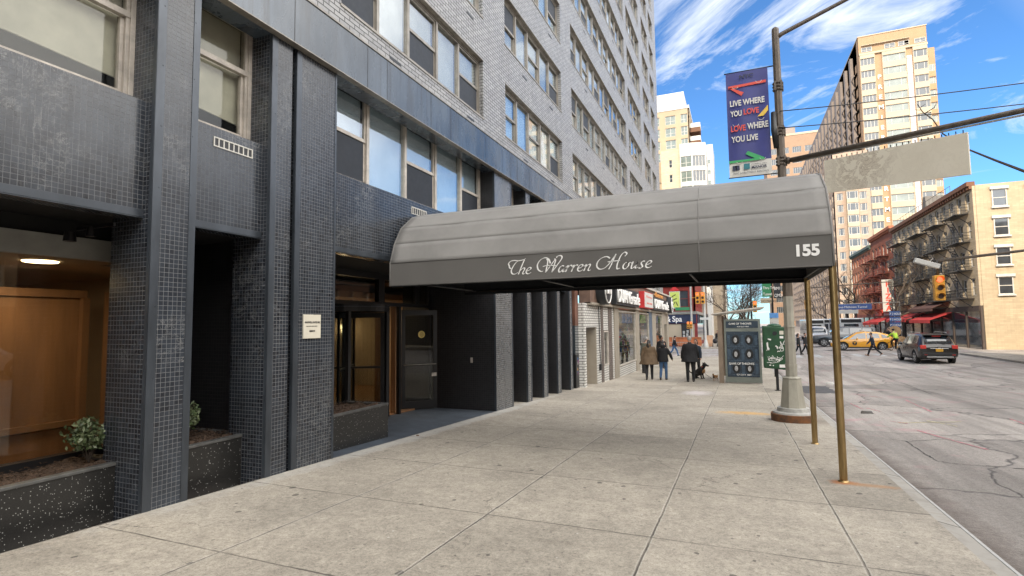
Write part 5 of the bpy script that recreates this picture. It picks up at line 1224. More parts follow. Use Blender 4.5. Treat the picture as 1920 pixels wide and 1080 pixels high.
for (y0, y1) in ((24.2, 28.7), (29.7, 33.4), (36.2, 39.4)):
    z0 = gz(y0)+.45; w = shopwin(y0, y1, z0, 2.2); rr = random.Random(int(y0))
    hd = MB(); k = y0+.1
    while k < y1-.5:
        hd.cur = rr.choice((0, 0, 1, 2)); l = .9+rr.random()*.6; hd.box(SX-.16, SX-.12, k, min(k+l, y1-.1), 1.62, 2.1); k += l+.03
    hd.build('header_posters', [M_blu, M_lim, M_cols[0]], w)
    sh = MB()
    for zz in [z0+.1+i*.38 for i in range(6)]:
        sh.cur = 0; sh.box(SX-1.3, SX-.95, y0, y1, zz-.03, zz)
        k = y0+.05
        while k < y1-.2 and zz < 1.5:
            sh.cur = rr.randrange(8); l = .06+rr.random()*.16; h = .12+rr.random()*.2; sh.box(SX-1.15+rr.random()*.1, SX-.97, k, k+l, zz, zz+h); k += l+.02
    tag(sh.build('shelf_display', M_cols, w), kind='stuff')
    b = MB(); b.box(SX-1.5, SX-1.4, y0-.2, y1+.2, z0-.3, 2.3); b.box(SX-1.5, SX-.1, y0-.2, y1+.2, 2.22, 2.3); b.build('back_wall', M_plas, w)
    area('shop_lamp_light', (SX-.6, (y0+y1)/2, 2.15), 1.2, 14, DS, (1, .9, .75))
w = shopwin(21.35, 22.2, -.1, 1.32); b = MB(); b.box(SX-.5, SX-.42, 21.3, 22.2, -.1, 1.3); b.build('back_wall', M_cols[0], w)
b = MB(); b.box(SX-.4, SX-.36, 21.55, 21.9, .3, .75); b.build('poster', M_cols[1], w)
# sign band
sb = dbox(M_sgn, 'sign_band', 18.9, 43.5, zt, 3.62, -.3, .12); dbox(M_pier, 'sign_trim', 18.9, 43.55, zt-.04, zt+.04, -.1, .18, sb); dbox(M_alulite, 'sign_ledge', 18.9, 43.6, 3.62, 3.72, -.3, .22, sb)
M_sblk = mat('black sign box', (.015, .018, .022), .45, coord='W')
def letters(s, y0, y1, z0, h, m, xx, par, sx=None, bold=.02):
    o = text(s, 1, (0, 0, 0), (0, 1, 0), (0, 0, 1), m, None, 'lettering', th=.06, bold=bold)
    ys_ = [q.co.y for q in o.data.vertices]; zs_ = [q.co.z for q in o.data.vertices]; a0, a1, b0, b1 = min(ys_), max(ys_), min(zs_), max(zs_)
    for q in o.data.vertices: q.co = Vector((xx+q.co.x, y0+(q.co.y-a0)/(a1-a0)*(y1-y0), z0+(q.co.z-b0)/(b1-b0)*h)) - (par.location if par.parent is None else par.location+par.parent.location)
    o.parent = par; return o
for (ya, yb) in ((22.6, 28.0), (33.6, 40.6)):
    s_ = dbox(M_sblk, 'sign_backing', ya-.25, yb+.1, 2.42, 3.2, .12, .34)
    ym = ya+(yb-ya)*.58; letters('DUANE', ya, ym, 2.52, .58, M_let, SX+.35, DS, bold=.012); letters('reade', ym+.1, yb, 2.52, .58, M_let, SX+.35, DS, bold=0)
for (yc, r_) in ((20.3, .62), (42.1, .62)):
    t = MB(); t.lathe([(r_, .12), (r_, .46), (r_-.06, .47)], (SX, yc, 2.95), 28, 'x'); o = t.build('round_sign', M_sblk, DS, smooth='a')
    t = MB(); t.tube([(SX+.48, yc+(r_-.07)*cos(q*pi/16), 2.95+(r_-.07)*sin(q*pi/16)) for q in range(33)], .022, 6); t.build('ring', M_let, DS)
    letters('DR', yc-.34, yc+.34, 2.75, .46, M_let, SX+.47, DS)
rs_ = dbox(mat('red sign box', (.55, .03, .03), .5, coord='W'), 'sign_box', 29.4, 32.6, 2.45, 3.35, .12, .40)
a = MB(); a.box(SX+.40, SX+.425, 29.5, 32.55, 2.49, 3.31); a.build('sign_face', M_wht, rs_); letters('Pharmacy', 30.0, 32.2, 2.98, .17, M_red, SX+.37, DS, bold=0); letters('OPEN 24 HOURS', 30.1, 32.1, 2.66, .10, M_red, SX+.37, DS, bold=0)
letters('duane', 34.0, 37.8, 3.25, .30, mat('orange script', (.60, .26, .06), .6, coord='W'), SX+.3, DS)
a = MB(); a.tube([(SX+.03, 20.55, 2.3), (SX+.03, 20.58, .6), (SX+.05, 20.6, 0)], .018, 6); a.box(SX+.01, SX+.09, 20.5, 20.7, -.2, .05); a.build('standpipe', M_blk, DS)
# stickered cabinet at the last fin
CBN = thing('newspaper_cabinet', (-5.3, 18.25, gz(18.2)), 'black stickered cabinet with a copper coloured upper panel at the last dark fin', 'cabinet')
a = MB(); a.box(-5.6, -5.2, 18.0, 18.40, gz(18.2), .55); a.build('cabinet', M_blk, CBN, bevel=.01)
a = MB(); a.box(-5.6, -5.21, 18.0, 18.40, .55, 1.55); a.build('glass_panel', M_wglass, CBN)
a = MB(); a.box(-5.6, -5.2, 18.0, 18.40, 1.55, 3.6); a.build('copper_panel', mat('weathered copper', (.20, .09, .06), .5, .3, coord='W', var=.5, vs=2), CBN)
rr = random.Random(2)
for i in range(9):
    y = 18.06+rr.random()*.2; z = -.25+rr.random()*.65; a = MB(); a.box(-5.2, -5.198, y, y+.05+rr.random()*.08, z, z+.04+rr.random()*.1); a.build('sticker', rr.choice(M_cols), CBN)
# ================================================================ red corner building with the nail and spa shop
SP = thing('corner_building', (-8, 63, -1.1), 'dark red corner building with a navy spa shop sign across the side street', 'building')
M_rdp = mat('oxblood painted wood', (.22, .025, .022), .55, coord='W', var=.25, vs=2); M_rdb = bmat('dark red painted brick', (.26, .04, .03), st=.1)
M_grn2 = mat('grey stone course', (.30, .29, .26), .8, coord='W')
YS = 62
wm = MB(); wins = []
facade(wm, wins, (-13, YS, 0), (0, -1, 0), 8.8, [(3.35, 5.2), (6.3, 8.1), (9.1, 10.9)], [(1.0, 2.3), (3.6, 4.9), (6.9, 8.1)], 13.2, 2.6, kind='d', mf=M_rdp)
facade(wm, wins, (-4.2, YS, 0), (1, 0, 0), 12, [(3.35, 5.2), (6.3, 8.1), (9.1, 10.9)], cuts_even(12, 5, 1.1), 13.2, 2.6, kind='d', mf=M_rdp)
wm.box(-13, -4.4, YS+.2, YS+12, -1.2, 13.0); wm.build('red_wall', M_rdb, SP); place(SP, wins)
a = MB(); a.box(-13.1, -4.0, YS-.3, YS+12, 2.55, 2.85); a.box(-13.1, -4.0, YS-.15, YS, 5.6, 5.8); a.box(-13.1, -3.9, YS-.4, YS+12, 13.0, 13.4); a.build('stone_course', M_grn2, SP)
a = MB(); a.box(-12.5, -4.15, YS-.25, YS, 1.55, 2.5); a.box(-4.3, -3.95, YS, YS+2.2, 1.55, 2.5); sg = a.build('navy_sign', mat('navy sign', (.012, .02, .06), .5, coord='W'), SP)
text('Nail & Spa', .86, (-8.75, YS-.26, 1.75), (1, 0, 0), (0, 0, 1), M_let, SP, th=.03, sx=.86, bold=.015)
a = MB(); a.box(-13, -7.2, YS-.05, YS, -1.1, 1.5); a.box(-4.25, -4.15, YS, YS+12, -1.1, 1.5); a.build('shop_glass', M_wglass, SP)
a = MB(); a.box(-7.1, -5.75, YS-.1, YS-.02, -.9, 1.45); a.box(-4.85, -4.25, YS-.1, YS-.02, -.9, 1.45); a.build('cream_panel', M_cream, SP)
a = MB(); a.box(-5.7, -4.9, YS-.06, YS-.01, -1.1, 1.5); a.build('door', M_blk, SP)
for i, (x, z) in enumerate(((-5.6, .4), (-5.6, .0), (-5.55, -.3), (-5.25, .15), (-5.3, -.2), (-5.2, .5))):
    a = MB(); a.box(x, x+.22, YS-.08, YS-.065, z, z+.3); a.build('notice', M_wht, SP)
a = MB(); a.box(-13, -4.1, YS-.12, YS-.05, -1.1, -.85); a.box(-4.2, -4.1, YS-.1, YS+12, -1.1, -.6); a.box(-4.35, -4.05, YS-.12, YS+.2, -1.1, 2.55); a.build('shop_surround', M_rdp, SP)
a = MB(); a.box(-6.9, -5.75, YS-.35, YS-.28, 3.2, 5.1); o = a.build('poster_frame', M_wht, SP); a = MB(); a.box(-6.83, -5.82, YS-.37, YS-.35, 3.3, 5.03); a.build('yellow_poster', mat('yellow-green poster', (.50, .58, .12), .6, coord='W'), o)
for q in (((-6.6, 4.5), (-6.2, 4.75)), ((-6.65, 4.1), (-6.1, 4.3)), ((-6.3, 3.9), (-6.6, 3.45)), ((-6.2, 3.95), (-6.0, 3.5))):
    a = MB(); a.tube([(q[0][0], YS-.375, q[0][1]), (q[1][0], YS-.375, q[1][1])], .045, 5); a.build('brush_stroke', M_blk, o)
a = MB(); a.poly([(-6.9, 5.15), (-5.75, 5.15), (-6.1, 5.5), (-6.32, 5.9), (-6.55, 5.5)], (0, YS-.3, 0), (1, 0, 0), (0, 0, 1), (0, -1, 0), .08); a.build('pediment', mat('bright red pediment', (.5, .02, .02), .6, coord='W'), SP)
CF = thing('cafe_barrier', (-6, 60.6, -1.0), 'orange-brown timber cafe barrier outside the spa shop', 'barrier'); M_org = mat('orange timber', (.42, .13, .045), .7, coord='W', var=.3, vs=3)
for x0_, x1_ in ((-8.5, -6.6), (-6.5, -4.9), (-4.8, -3.6)):
    a = MB(); a.box(x0_, x1_, 60.55, 60.65, -.85, 0); a.box(x0_, x1_, 60.45, 60.75, 0, .06); a.box(x0_, x0_+.1, 60.5, 60.7, -1.05, 0); a.build('barrier_panel', M_org, CF)
for i, (x, y, lb) in enumerate(((-1.6, 63.5, 'tall orange sandwich board right of the white pole'), (-3.0, 63.0, 'low pale orange sandwich board left of the white pole'))):
    t = thing('sandwich_board', (x, y, -1.0), lb, 'sign board'); a = MB(); a.hexa([(x-.45, y-.3, -1.0), (x+.45, y-.3, -1.0), (x+.45, y-.25, -1.0), (x-.45, y-.25, -1.0), (x-.45, y-.04, .2), (x+.45, y-.04, .2), (x+.45, y, .2), (x-.45, y, .2)]); a.build('board', M_org if i == 0 else mat('faded orange board', (.55, .33, .2), .7, coord='W'), t); a = MB(); a.hexa([(x-.45, y+.25, -1.0), (x+.45, y+.25, -1.0), (x+.45, y+.3, -1.0), (x-.45, y+.3, -1.0), (x-.45, y, .2), (x+.45, y, .2), (x+.45, y+.04, .2), (x-.45, y+.04, .2)]); a.build('back_board', M_org, t)
# barrier fence by the drugstore corner
t = thing('crowd_barrier', (-4.9, 47, -1.0), 'grey steel crowd barrier beyond the drugstore corner', 'barrier'); a = MB()
for x in [-6.6+i*.14 for i in range(20)]: a.tube([(x, 47.2, -1.0), (x, 47.2, -.05)], .012, 4)
a.tube([(-6.6, 47.2, -.03), (-3.9, 47.2, -.03)], .025, 6); a.tube([(-6.6, 47.2, -.9), (-3.9, 47.2, -.9)], .025, 6); a.build('rails', M_alu, t)
# ================================================================ poles, signals
M_sy = mat('signal yellow', (.62, .30, .03), .5, coord='W', var=.15); M_sgreen = mat('sign green', (.02, .18, .07), .5, coord='W', var=.1)
M_lr = emit('lit red lens', (1, .10, .04), 1.6); M_lo = mat('dark lens', (.06, .03, .02), .3, coord='W')
def signal(name_loc, label, face=(0, -1), s=1.0, two=False):
    x, y, z = name_loc; t = thing('traffic_light', name_loc, label, 'traffic light', 'traffic lights at the crossing')
    for k, dx in enumerate((0, .42*s) if two else (0,)):
        a = MB(); a.box(x+dx-.17*s, x+dx+.17*s, y-.12*s, y+.14*s, z-.5*s, z+.5*s); h = a.build('housing', M_sy, t, bevel=.02)
        for i in range(3):
            zz = z+.33*s-.33*s*i; a = MB(); a.lathe([(.105*s, -.01), (.07*s, .01)], (x+dx, y-.125*s, zz), 14, 'y'); a.build('lens', M_lr if i == 0 else M_lo, h)
            a = MB(); ringp = [(x+dx+.12*s*cos(q), zz+.12*s*sin(q)) for q in [radians(-10+i_*20) for i_ in range(11)]]
            for j in range(10): a.quad((ringp[j][0], y-.12*s, ringp[j][1]), (ringp[j+1][0], y-.12*s, ringp[j+1][1]), (ringp[j+1][0], y-.30*s, ringp[j+1][1]), (ringp[j][0], y-.30*s, ringp[j][1]))
            a.build('visor', M_sy, h, auto=False)
    return t
def pole(loc, h, r, m, label, cat='pole', name='street_pole', basem=None):
    x, y = loc; z = gz(y)-.02; t = thing(name, (x, y, z), label, cat)
    a = MB(); a.lathe([(r, z), (r*.75, z+h)], (x, y, 0), 10); a.build('shaft', m, t, smooth='a')
    a = MB(); a.lathe([(r*2.2, z), (r*2.2, z+.25), (r*1.3, z+.75), (r, z+.8)], (x, y, 0), 10); a.build('base', basem or m, t, smooth='a'); return t
P1_ = pole((-4.55, 60.8), 8.5, .13, mat('silver pole', (.42, .41, .38), .5, .4, coord='W'), 'silver signal pole in front of the spa sign')
signal((-3.85, 60.6, 4.25), 'yellow traffic light beside the silver pole above the navy spa sign', s=1.25, two=True)
signal((-4.9, 60.4, 1.35), 'yellow pedestrian signal low on the silver pole', s=.75, two=True)
a = MB(); a.box(-6.2, -4.7, 60.75, 60.8, 2.95, 3.3); a.build('street_name_plate', M_sgreen, P1_); a = MB(); a.tube([(-4.55, 60.8, 4.3), (-3.8, 60.7, 4.3)], .04, 6); a.tube([(-4.55, 60.8, 1.4), (-4.9, 60.6, 1.4)], .03, 6); a.build('bracket', M_sy, P1_)
P2_ = pole((-3.2, 61.0), 9.5, .12, M_wht, 'white painted lamp column right of the yellow signal'); a = MB(); a.box(-3.7, -2.5, 60.9, 60.95, 1.9, 2.15); a.build('arrow_plate', M_wht, P2_)
# sign post near the shelter
SGP = thing('sign_post', (1.5, 27, gz(27)), 'slim sign post with green and black parking signs behind the green mailbox', 'sign post')
a = MB(); a.tube([(1.5, 27, gz(27)), (1.5, 27, 3.7)], .045, 8); a.build('post', M_blk, SGP)
def plate(x0_, x1_, z0_, z1_, y, m, lines, par, mt=None, nm='sign_plate'):
    a = MB(); a.box(x0_, x1_, y-.01, y, z0_, z1_); p = a.build(nm, m, par)
    for i, s_ in enumerate(lines):
        h = (z1_-z0_)/len(lines); text(s_, h*.62, (x0_+.03, y-.012, z1_-h*(i+.78)), (1, 0, 0), (0, 0, 1), mt or M_let, par, sx=.75, th=.004)
plate(1.10, 1.47, 2.74, 3.60, 26.93, M_sgreen, ['E 33', 'Thru Trfc', 'Tunnel'], SGP); plate(1.56, 1.86, 2.66, 3.60, 26.93, M_sblk, ['QM12', 'BM1', 'QM24'], SGP)
plate(1.02, 1.47, 2.44, 2.68, 26.93, M_cream, ['NO PARKING'], SGP, M_ink); plate(1.35, 1.72, 1.15, 1.95, 26.93, M_wht, ['B', 'U', 'S'], SGP, M_ink); a = MB(); a.box(1.35, 1.72, 26.90, 26.94, 1.78, 2.0); a.build('bus_sign_cap', M_blu, SGP)
signal((1.25, 44.0, 2.75), 'amber traffic light on the kerb pole behind the parking signs', s=.85)
pole((1.0, 44.0), 5.5, .08, M_blk, 'black kerb signal pole at the side street corner')
P3_ = pole((3.0, 62.5), .1, .05, M_blk, 'short black bollard at the far crossing', 'bollard', 'bollard') if False else None
signal((7.0, 66.0, 3.4), 'distant amber traffic light over the avenue left of the far brass post', s=1.0); a = MB(); a.tube([(7.0, 66, 3.9), (7.0, 66, 5.2), (14.8, 66, 5.6), (14.8, 66, -.8)], .06, 8); tag(a.build('signal_arm', M_post, smooth=True), 'long arm carrying the distant traffic light over the avenue', 'signal arm')
# signal and camera at the right edge
signal((8.55, 30.0, 3.05), 'large yellow traffic light at the right above the dark SUV', s=1.15)
a = MB(); a.tube([(8.55, 30.1, 3.6), (8.6, 30.1, 4.3), (15.2, 30.1, 4.9), (15.2, 30.1, -.7)], .07, 8); sa = tag(a.build('signal_arm', M_post, smooth=True), 'brown arm holding the yellow traffic light and white camera over the avenue', 'signal arm')
t = thing('traffic_camera', (8.0, 30, 4.1), 'white box camera tilted above the yellow traffic light at the right', 'camera'); a = MB()
u_ = Vector((.93, 0, -.36)); w_ = Vector((.36, 0, .93)); P_ = Vector((7.65, 29.9, 4.28)); q = []
for yy_ in (0,):
    q = [P_, P_+u_*1.0, P_+u_*1.0+Vector((0, .25, 0)), P_+Vector((0, .25, 0))]; q += [p+w_*.22 for p in q]
a.hexa(q); a.build('housing', M_wht, t, bevel=.02); a = MB(); a.tube([P_+u_*.5, P_+u_*.7+Vector((.1, .1, .4))], .02, 5); a.build('bracket', M_alu, t)
# blue direction signs over the avenue
t = thing('direction_sign', (10.2, 64, 2.7), 'blue and white direction sign panel beside the near brass post and the bare trees', 'sign'); a = MB(); a.box(9.0, 12.6, 63.95, 64.05, 2.75, 3.3); a.build('board', mat('blue sign', (.05, .10, .28), .5, coord='W'), t); text('Queens-Midtown Tunnel', .30, (9.15, 63.93, 2.92), (1, 0, 0), (0, 0, 1), M_let, t); a = MB(); a.box(9.4, 11.4, 63.9, 63.95, 2.35, 2.72); a.build('white_plate', M_wht, t); a = MB(); a.tube([(9, 64.1, 3.3), (15, 64.1, 3.4), (15, 64.1, -1)], .05, 6); a.build('gantry', M_alu, t)
t = thing('parking_sign', (12.9, 57, 0), 'stack of blue parking signs on a post by the bicycles', 'sign'); a = MB(); a.tube([(12.9, 57, -1), (12.9, 57, 2.4)], .04, 6); a.build('post', M_alu, t); M_blu2 = mat('dark blue sign', (.04, .09, .25), .5, coord='W')
for i in range(4): plate(12.5, 13.3, 2.0-.5*i, 2.42-.5*i, 56.95, M_blu2, ['P 2 HOUR'], t)
# ================================================================ bus shelter with advertising panel
BS = thing('bus_shelter', (.1, 22.8, gz(22.8)), 'bus shelter with a backlit dark advertising panel facing the canopy', 'bus shelter')
M_shel = mat('grey-green shelter frame', (.20, .22, .195), .45, .4, coord='W'); M_shb = mat('brown steel', (.26, .20, .15), .45, .5, coord='W')
zs_ = gz(22.6)
a = MB(); a.box(-.50, .80, 22.5, 22.72, zs_+.04, 1.72); pn = a.build('panel_case', M_shel, BS, bevel=.015)
a = MB(); a.box(-.73, -.56, 22.5, 22.75, zs_, 1.88); a.box(-.73, -.56, 25.6, 25.8, zs_, 1.9); a.build('post', M_shb, BS)
a = MB(); a.hexa([(-.95, 22.3, 1.90), (.95, 22.3, 2.12), (.95, 26, 2.12), (-.95, 26, 1.90), (-.95, 22.3, 1.94), (.95, 22.3, 2.19), (.95, 26, 2.19), (-.95, 26, 1.94)]); a.build('roof', M_alulite, BS, bevel=.01)
a = MB(); a.box(-.66, -.65, 22.8, 25.6, zs_+.3, 1.85); a.build('glass_wall', M_glassD, BS)
M_pos = mat('dark blue poster', (.012, .020, .032), .25, coord='W', var=.6, vs=2, col2=(.03, .05, .075), spec=.6)
a = MB(); a.box(-.42, .72, 22.485, 22.5, -.50, 1.24); pf = a.build('poster', M_pos, BS); a = MB(); a.box(-.42, .72, 22.485, 22.5, 1.38, 1.64); a.build('header_poster', M_pos, BS)
M_col = mat('blue poster column', (.045, .075, .11), .4, coord='W', var=.5, vs=8); M_face = mat('pale poster mask', (.42, .42, .42), .6, coord='W', var=.5, vs=12); M_ftr = mat('grey print', (.22, .22, .23), .6, coord='W'); M_fd = mat('black niche', (.003, .003, .004), .6, coord='W')
for r_ in range(3):
    zc_ = .92-.545*r_
    a = MB(); a.box(-.40, .70, 22.479, 22.485, zc_-.27, zc_-.245); a.build('ledge_print', M_col, pf)
    for x in (-.34, .15, .62):
        a = MB(); a.box(x-.05, x+.05, 22.479, 22.485, zc_-.22, zc_+.18); a.build('column_print', M_col, pf)
    for x in (-.09, .38):
        a = MB(); a.ell((x, 22.483, zc_), (.14, .004, .19), 16, 8); n_ = a.build('niche_print', M_fd, pf); a = MB(); a.ell((x-.012, 22.472, zc_-.01), (.060, .004, .105), 16, 10); a.build('mask_print', M_face, n_)
        a = MB()
        for dx in (-.03, .008): a.ell((x+dx, 22.4665, zc_+.02), (.010, .002, .006), 8, 4)
        a.ell((x-.012, 22.4665, zc_-.06), (.014, .002, .004), 8, 4); (a.build('feature_print', M_face, n_) if False else None)
text('GAME OF THRONES', .115, (-.36, 22.478, -.03), (1, 0, 0), (0, 0, 1), M_let, BS, sx=.86, bold=.001); text('4.24 ON 9  HBO', .075, (-.10, 22.478, -.44), (1, 0, 0), (0, 0, 1), M_let, BS, bold=.001)
text('GAME OF THRONES', .10, (-.32, 22.478, 1.51), (1, 0, 0), (0, 0, 1), M_let, BS, sx=.90, bold=.001); text('4.24 ON 9  HBO', .06, (-.02, 22.478, 1.41), (1, 0, 0), (0, 0, 1), M_let, BS, bold=.001)
# ================================================================ green relay mailbox
GB = thing('relay_mailbox', (1.12, 19.8, gz(19.8)), 'dark green metal mailbox covered in white graffiti and stickers on a thin post', 'mailbox')
M_gbx = mat('dark green enamel', (.018, .075, .030), .45, .1, coord='W', var=.35, vs=5, dirt=.5)
a = MB(); a.poly([(.76, .08), (1.46, .02), (1.46, 1.42), (.76, 1.47)], (0, 19.65, 0), (1, 0, 0), (0, 0, 1), (0, 1, 0), .42); gb = a.build('box', M_gbx, GB, bevel=.02)
a = MB(); a.poly([(.80, .12), (1.42, .07), (1.42, 1.38), (.80, 1.43)], (0, 19.642, 0), (1, 0, 0), (0, 0, 1), (0, 1, 0), .01); a.build('door', M_gbx, gb, bevel=.006)
a = MB(); a.ell((1.12, 19.85, 1.46), (.22, .2, .08), 16, 8); a.build('dome', M_gbx, gb)
a = MB(); a.lathe([(.045, gz(19.8)), (.045, .08)], (1.15, 19.85, 0), 10); a.lathe([(.09, gz(19.8)), (.09, gz(19.8)+.02)], (1.15, 19.85, 0), 10); a.build('post', M_blk, GB)
a = MB(); a.lathe([(.07, -.01), (.07, .0)], (1.12, 19.635, 1.22), 14, 'y'); a.build('lock', M_blk, gb)
rr = random.Random(11)
def scrib(cx_, cz, w, h, n, r_, m, par, y=19.634, nm='graffiti'):
    P = [(rr.uniform(-w, w), rr.uniform(-h, h)) for _ in range(n)]; P.sort(key=lambda q: q[0]+rr.uniform(-w, w)*.6); Q = spline(P, 5)
    a = MB(); a.tube([(cx_+x, y, cz+z) for x, z in Q], r_, 4); a.build(nm, m, par)
for (x, z, w, h, n, r_) in ((1.1, .40, .26, .10, 12, .007), (1.05, .30, .2, .07, 9, .007), (1.12, .42, .22, .08, 10, .006), (.90, .78, .05, .16, 9, .013), (1.1, .98, .2, .05, 3, .018), (1.32, .82, .10, .16, 12, .008), (1.12, .74, .08, .10, 6, .016), (1.15, .62, .14, .015, 3, .014), (1.05, .14, .02, .06, 3, .014)): scrib(x, z, w, h, n, r_, M_let, gb)
for (x0_, x1_, z0_, z1_, m) in ((1.26, 1.38, 1.18, 1.30, M_pq), (1.26, 1.37, 1.05, 1.13, M_let), (1.22, 1.40, .10, .20, M_let), (.92, .97, .16, .19, M_let)):
    a = MB(); a.box(x0_, x1_, 19.634, 19.64, z0_, z1_); a.build('sticker', m, gb)
text('US MAIL', .05, (1.23, 19.632, .13), (1, 0, 0), (0, 0, 1), M_ink, gb, sx=.7) if False else None
# litter in the road
for i, (x, y, s_, m, lb) in enumerate(((2.75, 15.1, .14, M_wframeD, 'crushed dark can lying in the road beyond the brass posts'), (3.28, 24.5, .16, M_wht, 'white paper scrap lying on the road beside the far brass post'), (-6.05+.95, 7.9, .03, M_rust, 'small rusty leaf scrap at the foot of the planter'))):
    z = (rdz(x, y) if x > 1.7 else gz(y)); a = MB(); a.hexa([(x-s_, y-s_*.5, z), (x+s_, y-s_*.6, z), (x+s_*.9, y+s_*.5, z), (x-s_*.8, y+s_*.6, z), (x-s_*.8, y-s_*.4, z+s_*.5), (x+s_*.7, y-s_*.3, z+s_*.3), (x+s_*.8, y+s_*.4, z+s_*.45), (x-s_*.7, y+s_*.4, z+s_*.35)]); tag(a.build('litter', m, None, bevel=.01), lb, 'litter')
# ================================================================ bare street trees
def tree(x, y, h, seed, label, r0=.13, z=None):
    rr = random.Random(seed); z = gz(y) if z is None else z; t = thing('bare_tree', (x, y, z), label, 'tree', 'bare street trees along the avenue'); T = MB(); Cn = MB()
    def grow(p, d, l, r, lvl, mb):
        n = 4; P = [p]; q = p.copy(); dd = d.copy()
        for i in range(n):
            dd = (dd+Vector([rr.gauss(0, .13) for _ in range(3)])+Vector((0, 0, .05))).normalized(); q = q+dd*l/n; P.append(q.copy())
        mb.tube(P, [r*(1-.5*i/n) for i in range(n+1)], 6 if lvl < 2 else (4 if lvl < 4 else 3), cap=False)
        if lvl >= 6: return
        for k in range(2 if lvl == 0 else rr.choice((2, 3))):
            a = radians(rr.uniform(18, 48)); ax = dd.orthogonal(); ax.rotate(Matrix.Rotation(rr.random()*2*pi, 3, dd)); nd = dd.copy(); nd.rotate(Matrix.Rotation(a, 3, ax))
            grow(q.copy(), nd, l*rr.uniform(.68, .86), r*.60*rr.uniform(.85, 1.1), lvl+1, Cn)
        if lvl > 0:
            for k in range(2):
                f = rr.randrange(1, n); a = radians(rr.uniform(35, 65)); ax = dd.orthogonal(); ax.rotate(Matrix.Rotation(rr.random()*2*pi, 3, dd)); nd = dd.copy(); nd.rotate(Matrix.Rotation(a, 3, ax)); grow(P[f].copy(), nd, l*.5, r*.3, lvl+2, Cn)
    grow(Vector((x, y, z)), Vector((0, 0, 1)), h*.26, r0, 0, T)
    T.build('trunk', M_bark, t, smooth=True, auto=False); Cn.build('branches', M_bark, t, smooth=True, auto=False); return t
for i, (x, y, h) in enumerate(((.9, 66, 9), (-1.2, 74, 10), (.8, 84, 10), (-.5, 98, 11), (14.3, 67.5, 11), (14.4, 80, 12), (14.8, 92, 11), (14.6, 106, 11), (.9, 115, 12))):
    tree(x, y, h, 20+i, ['bare tree on the left pavement just past the side street', 'bare tree on the left pavement, second past the side street', 'bare tree on the left pavement behind the bus shelter roof', 'bare tree far up the left pavement', 'bare tree on the right pavement beside the red awnings', 'bare tree on the right pavement before the red tenement', 'bare tree in front of the orange-red tenement', 'bare tree beyond the tenements on the right pavement', 'most distant bare tree on the left pavement'][i], z=(gz(y)+.33 if x > 5 else None), r0=.24)
# twig reaching in above the sign
tw = MB(); tw.tube([(4.9, 11.6, 3.9), (4.2, 11.6, 4.35), (3.8, 11.6, 4.62), (3.51, 11.6, 4.92), (3.38, 11.6, 5.2), (3.24, 11.6, 5.36), (3.17, 11.6, 5.52)], [.03, .02, .014, .012, .010, .009, .006], 5); tw.tube([(3.27, 11.6, 5.33), (3.42, 11.62, 5.42), (3.47, 11.62, 5.53)], [.009, .007, .004], 4); tw.tube([(3.21, 11.6, 5.45), (3.29, 11.6, 5.50)], [.006, .003], 4); tw.tube([(3.22, 11.6, 5.4), (3.12, 11.6, 5.42)], [.006, .003], 4)
tag(tw.build('bare_branch', M_bark), 'brown budding branch tip reaching in above the beige sign at the right edge', 'branch')
